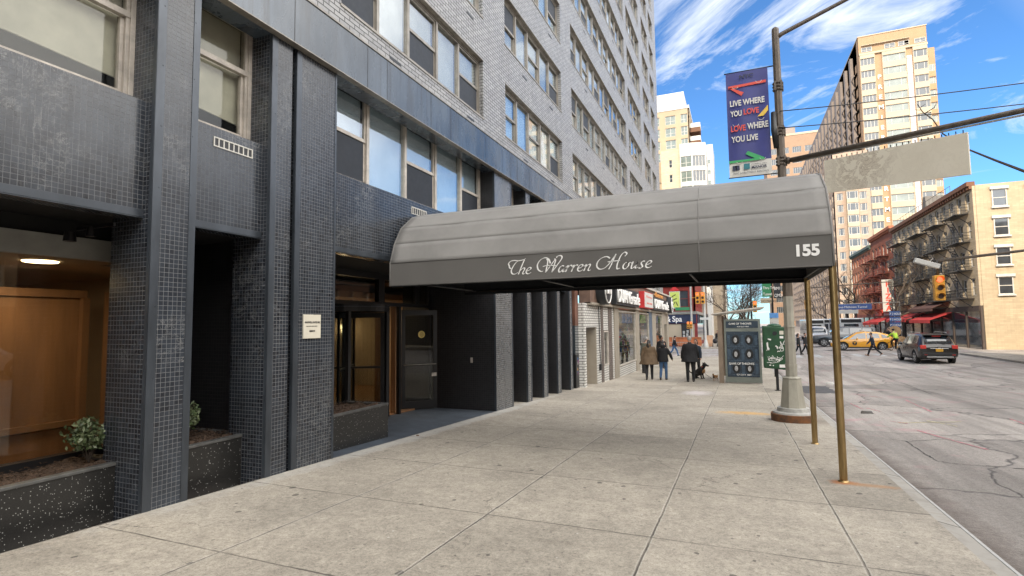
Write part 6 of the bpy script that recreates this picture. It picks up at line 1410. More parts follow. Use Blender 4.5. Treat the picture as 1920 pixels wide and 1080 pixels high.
# ================================================================ vehicles
M_tyre = mat('tyre rubber', (.018, .018, .018), .8, coord='O'); M_rim = mat('alloy rim', (.42, .42, .42), .3, .8, coord='O'); M_carglass = mat('car glass', (.025, .035, .045), .05, coord='O', spec=1, coat=1)
M_tail = emit('tail lamp red', (.45, .03, .02), .12); M_head = mat('headlamp', (.6, .6, .58), .1, coord='O', coat=1); M_chrome = mat('chrome trim', (.55, .55, .55), .15, 1, coord='O'); M_plast = mat('black plastic', (.02, .02, .02), .6, coord='O')
def paint(n, c, met=.2): return mat(n, c, .3, met, coord='O', var=.06, vs=1, coat=.8, spec=.6)
def car(name, label, cat, loc, rz, st, glasszone, wins, paintm, wb, wr=.33, group=None, W=.9, tail=True, extras=None, seams=(), handles=(), track=None, lights_z=.75, doors=True):
    """st: stations (x, zbottom, zbelt, halfwidth, zroof, roof halfwidth) from rear to front"""
    t = thing(name, loc, label, cat, group, rz)
    b = MB(); n = 0; base = []
    for (x, zb, zt, w, zr, a) in st:
        P = [(0, zb), (.82*w, zb), (.97*w, zb+.10), (w, zb+.25), (1.0*w, (zb+zt)/2+.08), (.975*w, zt-.10), (.94*w, zt)]
        P += [(a, max(zr-.08, zt+.005)), (a*.86, max(zr-.015, zt+.012)), (0, max(zr+.012, zt+.02))]
        base.append([(x, y, z) for y, z in P] + [(x, -y, z) for y, z in P[-2:0:-1]])
    n = len(base[0]); V = [p for r in base for p in r]; b.v = V
    for i in range(len(base)-1):
        for k in range(n): b.f.append((i*n+k, i*n+(k+1) % n, (i+1)*n+(k+1) % n, (i+1)*n+k)); b.m.append(0)
    b.f.append(tuple(range(n))); b.f.append(tuple((len(base)-1)*n+k for k in range(n))[::-1]); b.m += [0, 0]
    body = b.build('body', [paintm, M_plast], t, world=False)
    c = MB()
    for x in wb:
        for s in (1, -1): c.lathe([(wr+.065, -.34), (wr+.065, .34)], (x, s*W, wr+.01), 24, 'y')
    cut = c.build('cutter', M_plast, t, world=False); cut.rotation_euler = (0, 0, 0)
    md = body.modifiers.new('b', 'BOOLEAN'); md.object = cut; md.operation = 'DIFFERENCE'; md.solver = 'EXACT'
    bv = body.modifiers.new('v', 'BEVEL'); bv.width = .03; bv.segments = 3; bv.limit_method = 'ANGLE'; bv.angle_limit = radians(28)
    bpy.context.view_layer.update(); dg = bpy.context.evaluated_depsgraph_get(); me = bpy.data.meshes.new_from_object(body.evaluated_get(dg)); body.modifiers.clear(); body.data = me
    bpy.data.objects.remove(cut)
    for p in me.polygons: p.use_smooth = True
    try: me.set_sharp_from_angle(angle=radians(35))
    except Exception: pass
    def lerp(x):
        for i in range(len(st)-1):
            if st[i][0] <= x <= st[i+1][0]:
                f = (x-st[i][0])/(st[i+1][0]-st[i][0]); return [st[i][k]*(1-f)+st[i+1][k]*f for k in range(6)]
        return list(st[0] if x < st[0][0] else st[-1])
    def side(x, q, s, o=.012):
        _, zb, zt, w, zr, a = lerp(x); y0, z0, y1, z1 = .94*w, zt, a, max(zr-.08, zt+.005); return (x, s*(y0+(y1-y0)*q+o), z0+(z1-z0)*q)
    for s in (1, -1):
        for wv in wins:
            g = MB(); P = [side(x, q, s) for x, q in wv]; Q = [side(x, q, s, -.01) for x, q in wv]; k = len(P); g.v = P+Q
            g.f = [tuple(range(k)), tuple(range(k, 2*k))[::-1]] + [(i, (i+1) % k, k+(i+1) % k, k+i) for i in range(k)]; g.m = [0]*(k+2)
            g.build('window', M_carglass, t, world=False)
    for (x0, x1, nm) in glasszone:
        g = MB(); N_ = 6; R0 = []; R1 = []
        for j in range(N_+1):
            f = -1+2*j/N_
            for x, R in ((x0, R0), (x1, R1)):
                _, zb, zt, w, zr, a = lerp(x); zz = max(zr-.015, zt+.012); R.append((x, f*a*.88, zz+.014+(1-f*f)*.02))
        base_ = 0; g.v = R0+R1; m_ = N_+1
        for j in range(N_): g.f.append((j, j+1, m_+j+1, m_+j)); g.m.append(0)
        o = g.build(nm, M_carglass, t, world=False, smooth=True, auto=False); sm = o.modifiers.new('t', 'SOLIDIFY'); sm.thickness = .02; sm.offset = 0
    for x in wb:
        for s in (1, -1):
            tt = MB(); tt.lathe([(wr*.62, -.10), (wr*.93, -.105), (wr, -.08), (wr, .08), (wr*.93, .105), (wr*.62, .10)], (x, s*(W-.10), wr), 28, 'y'); wo = tt.build('wheel', M_tyre, t, world=False, smooth='a')
            r = MB(); yo = s*(W-.10)+s*.085; r.lathe([(wr*.64, -.02), (wr*.64, .02)], (x, yo-s*.02, wr), 28, 'y')
            ro = r.build('rim_barrel', M_plast, wo, world=False)
            r = MB()
            for k in range(5):
                a0 = k*2*pi/5+.3; ca, sa_ = cos(a0), sin(a0); pa = [(.03, -.035), (.03, .035), (wr*.60, .05), (wr*.60, -.05)]
                q = [(x+ca*u-sa_*v, yo-s*.0, wr+sa_*u+ca*v) for u, v in pa] + [(x+ca*u-sa_*v, yo+s*.02, wr+sa_*u+ca*v) for u, v in pa]; r.hexa(q)
            ring_ = [(wr*.60, -.015), (wr*.66, -.015), (wr*.66, .022), (wr*.60, .022), (wr*.60, -.015)]
            r.lathe(ring_, (x, yo, wr), 28, 'y'); r.lathe([(.05, -.01), (.045, .03)], (x, yo, wr), 12, 'y'); r.build('rim', M_rim, wo, world=False)
    def bx(nm, x0, x1, y0, y1, z0, z1, m, par=t, bev=.008):
        a = MB(); a.box(x0, x1, y0, y1, z0, z1); return a.build(nm, m, par, world=False, bevel=bev)
    xr, xf = st[0][0], st[-1][0]; wv = st[len(st)//2][3]
    for s in (1, -1):
        for x in seams:
            _, zb, zt, w, zr, a = lerp(x); g = MB(); g.box(x-.006, x+.006, s*(w*.995), s*(w+.004), zb+.22, (zb+zt)/2+.1); g.build('door_seam', M_plast, t, world=False)
        for x in handles:
            _, zb, zt, w, zr, a = lerp(x); bx('door_handle', x-.09, x+.09, s*(w*.98), s*(w*.98+.035), zt-.20, zt-.165, paintm)
        _, zb, zt, w, zr, a = lerp(.55 if len(st) > 5 else 0)
        xm = glasszone[-1][0]-.05 if glasszone else .5; _, zb, zt, w, zr, a = lerp(xm)
        g = MB(); g.ell((xm, s*(w+.09), zt+.06), (.07, .10, .07), 10, 8); g.build('wing_mirror', paintm, t, world=False, smooth=True)
        bx('tail_lamp', xr-.012, xr+.14, s*(st[0][3]*.70), s*(st[0][3]*1.0+.012), lights_z+.02, lights_z+.22, M_tail, bev=.02)
        bx('headlight', xf-.16, xf+.012, s*(st[-1][3]*.62), s*(st[-1][3]*1.0+.01), lights_z-.08, lights_z+.08, M_head, bev=.02)
        bx('sill', wb[0]+.42, wb[1]-.42, s*(wv*.94), s*(wv*1.005), st[len(st)//2][1], st[len(st)//2][1]+.10, M_plast)
    bx('rear_bumper', xr-.05, xr+.16, -st[0][3]*.92, st[0][3]*.92, st[0][1]+.02, st[0][1]+.22, M_plast, bev=.03)
    bx('front_bumper', xf-.16, xf+.05, -st[-1][3]*.92, st[-1][3]*.92, st[-1][1]+.02, st[-1][1]+.20, M_plast, bev=.03)
    bx('grille', xf-.02, xf+.02, -st[-1][3]*.5, st[-1][3]*.5, lights_z-.20, lights_z-.02, M_plast)
    bx('rear_plate', xr-.062 if False else xr-.02, xr-.0, -.17, .17, lights_z-.14, lights_z+.02, mat('orange number plate', (.62, .33, .03), .5, coord='O'))
    if extras: extras(t, bx, lerp)
    return t
SUVst = [(-2.25, .42, .92, .84, .94, .70), (-2.12, .34, 1.04, .90, 1.08, .72), (-1.80, .26, 1.08, .92, 1.60, .66), (-1.2, .24, 1.08, .93, 1.68, .66), (.1, .24, 1.05, .93, 1.69, .66), (.55, .24, 1.02, .93, 1.60, .66), (1.22, .24, 1.0, .92, 1.03, .74), (1.95, .28, .90, .88, .92, .70), (2.25, .36, .74, .76, .76, .55)]
def suv_x(t, bx, lerp):
    for s in (1, -1):
        a = MB(); a.tube([(-1.5, s*.62, 1.70), (-1.4, s*.62, 1.75), (.2, s*.62, 1.76), (.35, s*.62, 1.70)], .016, 6); a.build('roof_rail', M_rim, t, world=False)
        bx('fog_lamp', -2.30, -2.24, s*.55, s*.72, .50, .56, M_tail)
    bx('high_brake_lamp', -1.93, -1.88, -.2, .2, 1.53, 1.57, M_tail); bx('spoiler', -2.0, -1.7, -.6, .6, 1.60, 1.64, t.children[0].data.materials[0]); bx('chrome_bar', -2.285, -2.25, -.42, .42, .86, .885, M_chrome)
    a = MB(); a.tube([(-2.15, -.35, 1.12), (-2.05, .1, 1.24)], .012, 5); a.build('wiper', M_plast, t, world=False)
    a = MB(); a.lathe([(.06, -.01), (.05, .01)], (-2.26, 0, .94), 16, 'x'); a.build('badge', M_chrome, t, world=False)
    bx('diffuser', -2.32, -2.22, -.6, .6, .36, .44, M_rim)
zc = lambda x, y: rdz(x, y)
car('sport_utility_vehicle', 'dark bronze-black SUV seen from behind with an orange number plate at the right', 'car', (10.15, 38.75, zc(10, 38.7)), radians(92), SUVst, [(-2.10, -1.83, 'rear_window'), (.60, 1.18, 'windscreen')],
    [[(-1.62, .12), (-1.0, .06), (-1.0, .92), (-1.5, .9)], [(-.92, .06), (-.08, .06), (-.08, .94), (-.92, .93)], [(0, .06), (.98, .08), (.5, .9), (0, .94)]], paint('bronze black paint', (.022, .019, .017), .4), (-1.36, 1.34), .355, W=.92, seams=(-.96, -.04, 1.05), handles=(-.72, .18), extras=suv_x, lights_z=.84)
TXst = [(-2.28, .36, .90, .74, .92, .62), (-2.15, .28, 1.02, .84, 1.10, .62), (-1.85, .20, 1.02, .87, 1.36, .60), (-1.1, .19, .98, .89, 1.52, .62), (-.2, .19, .95, .89, 1.56, .63), (.35, .19, .92, .89, 1.50, .62), (1.30, .19, .88, .87, .90, .70), (2.0, .24, .72, .80, .74, .58), (2.28, .32, .58, .66, .60, .42)]
M_taxi = paint('taxi yellow paint', (.72, .33, .015), .0)
def taxi_x(t, bx, lerp):
    for s in (1, -1):
        a = MB(); a.lathe([(.17, -.004), (.17, .004)], (.55, s*.895, .60), 24, 'y'); o = a.build('door_emblem', M_plast, t, world=False)
        text('T', .26, (.55+.0, s*.901, .52), (-s, 0, 0), (0, 0, 1), M_taxi, t, align='CENTER', bold=.012, world=False, th=.004)
    bx('roof_sign', -.25, .0, -.25, .25, 1.57, 1.70, M_wht, bev=.02)
TXw = [[(-1.95, .25), (-1.45, .08), (-1.35, .85), (-1.6, .86)], [(-1.25, .08), (-.35, .06), (-.35, .93), (-1.18, .90)], [(-.27, .06), (.95, .10), (.35, .88), (-.27, .94)]]
car('taxi', 'yellow hatchback taxi with a round black door emblem crossing in the side street', 'taxi', (9.6, 53.55, zc(9.6, 53.5)), radians(178), TXst, [(-2.10, -1.75, 'rear_window'), (.42, 1.26, 'windscreen')], TXw, M_taxi, (-1.40, 1.38), .33, W=.88, seams=(-.31, -1.22, 1.0), handles=(-1.05, -.12), extras=taxi_x, lights_z=.72)
BKst = [(-2.75, .46, 1.10, .90, 1.60, .80), (-2.6, .36, 1.16, .97, 1.86, .78), (-1.2, .30, 1.14, 1.0, 1.92, .80), (.2, .30, 1.12, 1.0, 1.92, .80), (.7, .30, 1.12, 1.0, 1.82, .78), (1.15, .30, 1.12, .99, 1.16, .86), (2.4, .34, 1.06, .97, 1.08, .86), (2.75, .44, .96, .90, .98, .80)]
BKw = [[(-2.45, .1), (-1.6, .08), (-1.6, .92), (-2.4, .9)], [(-1.5, .08), (-.55, .08), (-.55, .94), (-1.5, .93)], [(-.45, .08), (.85, .1), (.55, .9), (-.45, .94)]]
car('large_utility_vehicle', 'long black SUV behind the yellow taxi in the side street', 'car', (9.45, 61.2, zc(9.4, 61)), radians(179), BKst, [(-2.72, -2.64, 'rear_window'), (.75, 1.12, 'windscreen')], BKw, paint('blue black paint', (.028, .034, .042), .3), (-1.75, 1.68), .40, W=.98, seams=(-.5, -1.55, .9), handles=(-1.3, -.25), lights_z=.88)
car('pickup_car', 'white SUV facing the camera behind the far brass post', 'car', (8.6, 71.5, zc(8.6, 71.5)), radians(-92), BKst, [(-2.72, -2.64, 'rear_window'), (.75, 1.12, 'windscreen')], BKw, paint('white car paint', (.55, .56, .56), 0), (-1.75, 1.68), .40, W=.98, lights_z=.88)
car('parked_car', 'silver grey hatchback parked by the kerb past the far side street corner', 'car', (5.2, 74, zc(5.2, 74)), radians(90), TXst, [(-2.10, -1.75, 'rear_window'), (.42, 1.26, 'windscreen')], TXw, paint('silver paint', (.33, .34, .35), .5), (-1.40, 1.38), .33, W=.88, lights_z=.72)
for i, (x, y, lb, w_) in enumerate(((9.25, 78.5, 'white shuttle bus seen from behind left of the near brass post', 2.1), (12.75, 76.0, 'white shuttle bus seen from behind above the yellow taxi', 2.45), (11.2, 88, 'white bus further up the avenue between the two shuttle buses', 2.4))):
    z = zc(x, y); t = thing('shuttle_bus', (x, y, z), lb, 'bus', 'white buses up the avenue'); h = 2.75; w = w_/2
    a = MB(); a.box(x-w, x+w, y, y+8, z+.35, z+h); a.build('body', paint('bus white', (.60, .61, .60), 0) if i == 0 else bpy.data.materials['bus white'], t, bevel=.14)
    a = MB(); a.box(x-w*.86, x+w*.86, y-.02, y+.02, z+h*.80, z+h*.95); a.build('air_grille', M_plast, t); a = MB(); a.box(x-w*.62, x+w*.62, y-.03, y+.02, z+h*.46, z+h*.74); a.build('rear_window', M_carglass, t)
    for s in (1, -1):
        a = MB(); a.box(x+s*w-.02, x+s*w+.02, y+.6, y+7.2, z+h*.5, z+h*.78); a.build('window', M_carglass, t)
        a = MB(); a.box(x+s*w*.86-.09, x+s*w*.86+.09, y-.04, y+.02, z+.8, z+1.15); a.build('tail_lamp', M_tail, t)
        for yy in (1.6, 6.2): a = MB(); a.lathe([(.42, -.14), (.42, .14)], (x+s*(w-.16), y+yy, z+.42), 20, 'x'); a.build('wheel', M_tyre, t)
    a = MB(); a.box(x-w*.95, x+w*.95, y-.06, y, z+.38, z+.62); a.build('bumper', M_plast, t)
# parked cars across the avenue, mirrored in the entrance glass
car('parked_car', 'black saloon parked across the avenue opposite the entrance', 'car', (12.7, 15.5, zc(12.7, 15.5)), radians(90), TXst, [(-2.10, -1.75, 'rear_window'), (.42, 1.26, 'windscreen')], TXw, paint('black paint', (.012, .012, .013), .3), (-1.40, 1.38), .33, W=.88, lights_z=.72)
car('parked_car', 'white hatchback parked across the avenue behind the black saloon', 'car', (12.7, 9.8, zc(12.7, 9.8)), radians(90), TXst, [(-2.10, -1.75, 'rear_window'), (.42, 1.26, 'windscreen')], TXw, bpy.data.materials['white car paint'], (-1.40, 1.38), .33, W=.88, lights_z=.72)
# ================================================================ people
M_skin = mat('skin', (.42, .24, .17), .6, coord='O', var=.08); M_skinD = mat('darker skin', (.20, .10, .065), .6, coord='O', var=.08)
def cloth(n, c, v=.3): return mat(n, c, .85, coord='O', var=v, vs=5, bump=.004, bs=14)
C_blk = cloth('black cloth', (.008, .008, .010)); C_nvy = cloth('navy cloth', (.03, .045, .07)); C_jean = cloth('blue denim', (.045, .10, .20)); C_par = cloth('olive brown parka', (.115, .075, .042)); C_olv = cloth('grey olive jacket', (.10, .105, .085)); C_gry = cloth('dark grey cloth', (.022, .022, .025))
C_hv = mat('hi-vis yellow', (.45, .70, .05), .7, coord='O'); M_hairB = mat('black hair', (.012, .009, .008), .5, coord='O', bump=.004, bs=30); M_hairG = mat('grey hair', (.30, .28, .26), .7, coord='O'); M_shoe = mat('dark shoe', (.03, .022, .018), .5, coord='O'); M_shoeB = mat('brown boot', (.28, .13, .05), .6, coord='O')
def rem(mb, nm, m, par, vox=.014, it=3, sm=True):
    o = mb.build(nm, m, par, world=False, auto=False); r = o.modifiers.new('r', 'REMESH'); r.mode = 'VOXEL'; r.voxel_size = vox; r.use_smooth_shade = True
    s = o.modifiers.new('s', 'SMOOTH'); s.factor = .6; s.iterations = it; return o
def limb(mb, a, b, ra, rb, n=10):
    a = Vector(a); b = Vector(b); mb.tube([a, a.lerp(b, .35), a.lerp(b, .75), b], [ra, (ra*.62+rb*.42), (ra*.25+rb*.77), rb], n); mb.ell(a, (ra, ra, ra), n, 6); mb.ell(b, (rb, rb, rb), n, 6)
def person(label, loc, rz, h=1.75, legs=((8, 0), (-8, -12)), arms=((8, 12, 8), (-6, 4, 8)), coat=C_blk, hem=.80, flare=0, pants=C_blk, shoe=M_shoe, hair=M_hairB, hairlen=0, skin=M_skin, girth=1., puff=1., lean=0, head=0, group='people on the pavement', bag=None, cap=None, hood=False):
    s = h/1.75; t = thing('person', loc, label, 'person', group, rz); hipz = .93
    J = {}
    for k, sd in enumerate((-1, 1)):
        th, sh = radians(legs[k][0]), radians(legs[k][1]); hp = Vector((sd*.095, 0, hipz)); kn = hp+Vector((sd*.01, sin(th)*.45, -cos(th)*.45)); an = kn+Vector((0, sin(sh)*.42, -cos(sh)*.42)); J[('l', sd)] = (hp, kn, an)
    low = min(J[('l', q)][2].z for q in (-1, 1))-.075; dz = -low
    ln = radians(lean); up = Vector((0, sin(ln), cos(ln)))
    def T(p): p = Vector(p); p.z += dz; return p*s
    pel = Vector((0, 0, hipz)); sh_c = pel+up*.50; nk = pel+up*.58; hd = pel+up*.72+Vector((0, .015, 0))
    A = {}
    for k, sd in enumerate((-1, 1)):
        ua, fa, out = (radians(q) for q in arms[k]); so_ = sh_c+Vector((sd*.185*girth, 0, -.02)); el = so_+Vector((sd*sin(out)*.29, sin(ua)*.29, -cos(ua)*cos(out)*.29)); wr_ = el+Vector((sd*sin(out)*.12, sin(fa)*.25, -cos(fa)*.25)); A[sd] = (so_, el, wr_)
    hr = Matrix.Rotation(radians(head), 3, 'Z')
    b = MB(); S = lambda *a: tuple(q*s for q in a)
    b.ell(T(hd), S(.074, .092, .108), 14, 12); b.ell(T(hd+hr @ Vector((0, .045, -.055))), S(.05, .05, .055), 10, 8)
    b.ell(T(hd+hr @ Vector((0, .098, -.015))), S(.013, .018, .024), 8, 6); b.ell(T(hd+hr @ Vector((.074, 0, -.005))), S(.012, .02, .03), 8, 6); b.ell(T(hd+hr @ Vector((-.074, 0, -.005))), S(.012, .02, .03), 8, 6)
    limb(b, T(nk-up*.06), T(hd-Vector((0, .01, .06))), .055*s, .052*s)
    b.ell(T(pel+up*.36), S(.15*girth, .10, .18), 12, 10); b.ell(T(pel+up*.08), S(.14*girth, .10, .14), 12, 10); limb(b, T(pel), T(sh_c), .11*s, .10*s)
    for sd in (-1, 1):
        hp, kn, an = J[('l', sd)]; limb(b, T(hp), T(kn), .075*s, .05*s); limb(b, T(kn), T(an), .05*s, .035*s)
        so_, el, wr_ = A[sd]; limb(b, T(sh_c), T(so_), .07*s, .055*s); limb(b, T(so_), T(el), .048*s, .036*s); limb(b, T(el), T(wr_), .036*s, .027*s)
        d = (wr_-el).normalized(); pc = wr_+d*.05; b.ell(T(pc), S(.032, .022, .045), 10, 8)
        for f in range(4):
            fx = (-.024+.016*f); l = (.062, .072, .068, .052)[f]; p0 = pc+Vector((0, fx, 0))+d*.03; p1 = p0+d*l*.6+Vector((-sd*.006, 0, 0)); p2 = p1+d*l*.4+Vector((-sd*.018, 0, 0)); b.tube([T(p0), T(p1), T(p2)], [.0095*s, .009*s, .0075*s], 6)
        p0 = pc+Vector((-sd*.01, .02, .015)); b.tube([T(p0), T(p0+Vector((-sd*.012, .022, -.02))+d*.01), T(p0+Vector((-sd*.018, .026, -.04))+d*.02)], [.011*s, .010*s, .008*s], 6)
    rem(b, 'body', skin, t, .011)
    if True:  # face
        f = MB()
        for sx_ in (-.028, .028): f.ell(T(hd+hr @ Vector((sx_, .086, .008))), S(.012, .008, .007), 8, 6)
        f.build('eyes', M_ink, t, world=False); f = MB(); f.ell(T(hd+hr @ Vector((0, .088, -.05))), S(.02, .01, .006), 8, 6); f.build('mouth', M_red, t, world=False)
    # trousers
    p = MB(); p.ell(T(pel+Vector((0, 0, .0))), S(.155*girth, .125, .15), 14, 10)
    for sd in (-1, 1):
        hp, kn, an = J[('l', sd)]; an2 = an+Vector((0, 0, .0)); limb(p, T(hp), T(kn), .10*s*girth**.5, .07*s); limb(p, T(kn), T(an2), .07*s, .056*s)
    rem(p, 'trousers', pants, t, .014)
    sh_ = MB()
    for k, sd in enumerate((-1, 1)):
        hp, kn, an = J[('l', sd)]; tilt = radians(legs[k][1])*.9; fw = Vector((sd*.12, cos(tilt), sin(tilt) if legs[k][1] > 0 else sin(tilt)*1.0)).normalized(); heel = an+Vector((0, 0, -.03))-fw*.04
        sh_.ell(T(heel), S(.042, .05, .045), 10, 8); sh_.tube([T(heel), T(heel+fw*.11-Vector((0, 0, .01))), T(heel+fw*.20-Vector((0, 0, .018)))], [.045*s, .044*s, .034*s], 10, flat=.75); sh_.ell(T(heel+fw*.20-Vector((0, 0, .018))), S(.038, .045, .028), 10, 6)
    rem(sh_, 'shoes', shoe, t, .012, 2)
    # coat
    c = MB(); secs = []
    tops = [(.545, .10, .075), (.50, .205, .105), (.40, .205, .125), (.25, .185, .125), (.10, .175+flare*.3, .13+flare*.2), (0, .19+flare*.5, .14+flare*.4), (hem-hipz, .195+flare, .145+flare*.8)]
    base = 0; n = 18
    for (q, rx, ry) in tops:
        cc = pel+(up*q if q > 0 else Vector((0, 0, q)))
        for k in range(n):
            a = 2*pi*k/n; w = 1+.04*sin(a*5+q*9)*(1 if q < .2 else .2); v = cc+Vector((cos(a)*rx*girth*puff*w, sin(a)*ry*girth*puff*w, 0)); c.v.append(tuple(T(v)))
    for i in range(len(tops)-1):
        for k in range(n): c.f.append((i*n+k, i*n+(k+1) % n, (i+1)*n+(k+1) % n, (i+1)*n+k)); c.m.append(0)
    c.f.append(tuple(range(n))); c.f.append(tuple((len(tops)-1)*n+k for k in range(n))[::-1]); c.m += [0, 0]
    for sd in (-1, 1):
        so_, el, wr_ = A[sd]; limb(c, T(so_-Vector((sd*.02, 0, .02))), T(el), .074*s*puff, .062*s*puff); limb(c, T(el), T(wr_), .062*s*puff, .048*s*puff)
    if hood: c.ell(T(nk+Vector((0, -.07, .03))), S(.12, .08, .09), 12, 8)
    else: c.tube([T(nk-up*.05), T(nk+up*.02)], [.085*s, .07*s], 12)
    rem(c, 'coat', coat, t, .015, 3)
    hh = MB()
    if hair:
        hh.ell(T(hd+hr @ Vector((0, -.018, .022))), S(.084, .092, .105), 14, 10)
        if hairlen: 
            hh.tube([T(hd+hr @ Vector((0, -.05, .03))), T(hd+Vector((0, -.085, -.10))), T(hd+Vector((0, -.12, -.10-hairlen)))], [.09*s, .10*s, .055*s], 12, flat=.65)
        rem(hh, 'hair', hair, t, .012, 2)
    if cap:
        k = MB(); k.ell(T(hd+hr @ Vector((0, -.008, .045))), S(.09, .10, .075), 14, 10); k.ell(T(hd+hr @ Vector((0, .11, .035))), S(.07, .06, .012), 12, 6); k.build('cap', cap, t, world=False, smooth=True)
    if bag:
        bc, sd, bz = bag; k = MB(); q = T(pel+Vector((sd*.27, -.02, bz-hipz))); k.ell(q, S(.07, .15, .13), 12, 8); k.build('shoulder_bag', bc, t, world=False, smooth=True); k = MB(); k.tube([q+Vector((0, .05, .1*s)), T(sh_c+Vector((sd*.12, .08, .06)))], .012, 5); k.build('bag_strap', bc, t, world=False)
    return t
def at(x, y): return (x, y, gz(y))
def ar(x, y): return (x, y, rdz(x, y))
person('person in a wide olive-brown parka and black leggings with long dark hair walking away', at(-3.50, 23.2), radians(6), 1.66, legs=((-4, -30), (14, 4)), arms=((-8, -2, 14), (10, 24, 14)), coat=C_par, hem=.68, flare=.13, pants=C_gry, hairlen=.20, girth=1.18, puff=1.15, hood=True, bag=(C_blk, -1, .80))
person('person in a black puffer jacket and blue jeans walking beside the olive-brown parka', at(-2.93, 23.3), radians(-4), 1.60, legs=((-4, -26), (6, 0)), arms=((4, 10, 8), (12, 34, 24)), coat=C_blk, hem=.82, flare=.02, pants=C_jean, hairlen=.05, girth=1.0, puff=1.12, head=-50, hood=True)
person('person with grey hair in a black overcoat and black trousers standing with a dog lead', at(-1.80, 22.6), radians(5), 1.80, legs=((-3, -3), (5, 3)), arms=((10, 30, 12), (10, 40, 12)), coat=C_blk, hem=.76, flare=.07, pants=C_blk, hair=M_hairG, girth=1.16, puff=1.1)
person('person with dark hair facing the camera half hidden behind the black overcoat', at(-1.83, 26.4), radians(170), 1.66, legs=((-3, -3), (4, 2)), coat=C_nvy, hem=.84, pants=C_blk, hairlen=.08)
person('person in a grey-olive jacket bending over a white paper beside the shop window', at(-4.35, 27.2), radians(-30), 1.80, legs=((6, 0), (-6, -10)), arms=((20, 70, 8), (24, 80, 8)), coat=C_olv, hem=.84, pants=C_gry, hair=M_hairG, lean=16, puff=1.1)
person('person in a black jacket walking away between the shop window and the puffer jacket', at(-4.0, 31.2), radians(0), 1.84, legs=((10, 2), (-10, -22)), coat=C_blk, hem=.86, pants=C_blk, skin=M_skinD, head=-60)
person('person in blue jeans, dark jacket and black cap striding right past the drugstore corner', ar(-4.9, 46.2), radians(-80), 1.72, legs=((28, 14), (-22, -42)), arms=((-20, -8, 8), (14, 26, 8)), coat=C_blk, hem=.86, pants=C_jean, lean=6, cap=C_blk, hair=M_hairB, bag=(C_gry, -1, 1.0))
person('person in a navy jacket, black trousers and brown boots striding left across the avenue', ar(8.85, 45.2), radians(88), 1.72, legs=((30, 20), (-26, -46)), arms=((-16, 4, 10), (18, 40, 8)), coat=C_nvy, hem=.88, pants=C_blk, shoe=M_shoeB, lean=8, girth=.95, group='people crossing the avenue')
person('person in black walking nearer the lamp post, left of the crossing pair', ar(4.42, 48.3), radians(-100), 1.70, legs=((16, 4), (-12, -30)), coat=C_blk, hem=.80, pants=C_blk, hairlen=.1, group='people crossing the avenue')
person('person in black walking right of the crossing pair beside the far brass post', ar(4.95, 48.8), radians(-110), 1.72, legs=((-14, -32), (20, 6)), coat=C_blk, hem=.84, pants=C_blk, group='people crossing the avenue')
person('person in a black coat waiting behind the taxi by the wooden crates', ar(12.0, 55.2), radians(120), 1.75, coat=C_blk, hem=.72, pants=C_blk, legs=((0, 0), (2, 0)), group='people by the far kerb')
person('person in black pushing a stroller beyond the side street', at(-2.05, 62.5), radians(160), 1.72, coat=C_blk, hem=.80, pants=C_gry, group='people by the far kerb')
person('person in grey standing next to the stroller beyond the side street', at(-1.55, 63.6), radians(190), 1.74, coat=C_gry, hem=.80, pants=C_blk, hairlen=.1, group='people by the far kerb')
t = thing('stroller', at(-2.3, 61.8), 'dark folding stroller beyond the side street', 'stroller'); a = MB(); a.ell((-2.3, 61.8, gz(61)+.62), (.24, .32, .28), 12, 8); a.build('seat', C_gry, t); a = MB(); z = gz(61)
for sx_ in (-.22, .22): a.tube([(-2.3+sx_, 62.1, z+1.0), (-2.3+sx_, 61.55, z+.15)], .018, 6); a.tube([(-2.3+sx_, 61.6, z+.75), (-2.3+sx_, 62.1, z+.15)], .018, 6)
a.build('frame', M_alu, t)
for sx_ in (-.24, .24):
    for yy in (61.52, 62.12): a = MB(); a.lathe([(.13, -.02), (.13, .02)], (-2.3+sx_, yy, z+.13), 14, 'x'); a.build('wheel', M_tyre, t)
# bicycles
def bicycle(label, loc, rz):
    t = thing('bicycle', loc, label, 'bicycle', 'bicycles by the far kerb', rz)
    for x in (-.52, .52):
        w = MB(); w.tube([(x+.33*cos(a*pi/12), 0, .34+.33*sin(a*pi/12)) for a in range(25)], .018, 6, cap=False)
        for k in range(8): w.tube([(x, 0, .34), (x+.32*cos(k*pi/4), 0, .34+.32*sin(k*pi/4))], .004, 3)
        w.build('wheel', M_tyre, t, world=False)
    f = MB()
    for a, b in (((-.52, .34), (-.15, .82)), ((-.52, .34), (-.02, .32)), ((-.02, .32), (-.18, .90)), ((-.02, .32), (.38, .80)), ((-.15, .82), (.38, .84)), ((.52, .34), (.36, .95))): f.tube([(a[0], 0, a[1]), (b[0], 0, b[1])], .016, 6)
    f.tube([(.36, -.25, 1.0), (.36, 0, .96), (.36, .25, 1.0)], .013, 6); f.build('frame', C_gry, t, world=False); f = MB(); f.ell((-.18, 0, .93), (.13, .06, .03), 10, 6); f.build('saddle', M_plast, t, world=False); return t
bicycle('bicycle ridden by the person in a hi-vis vest near the SUV roof', ar(11.55, 51.2), radians(120)); bicycle('bicycle parked on its stand behind the taxi tail', ar(11.9, 54.0), radians(10))
person('person in a hi-vis yellow vest on a bicycle just left of the dark SUV', (ar(11.6, 51.15)[0], 51.15, rdz(11.6, 51.15)+.10), radians(30), 1.72, legs=((60, -10), (30, 0)), arms=((45, 60, 8), (45, 60, 8)), coat=C_hv, hem=.95, pants=C_blk, lean=20, cap=C_blk, group='people by the far kerb')
cr_ = MB()
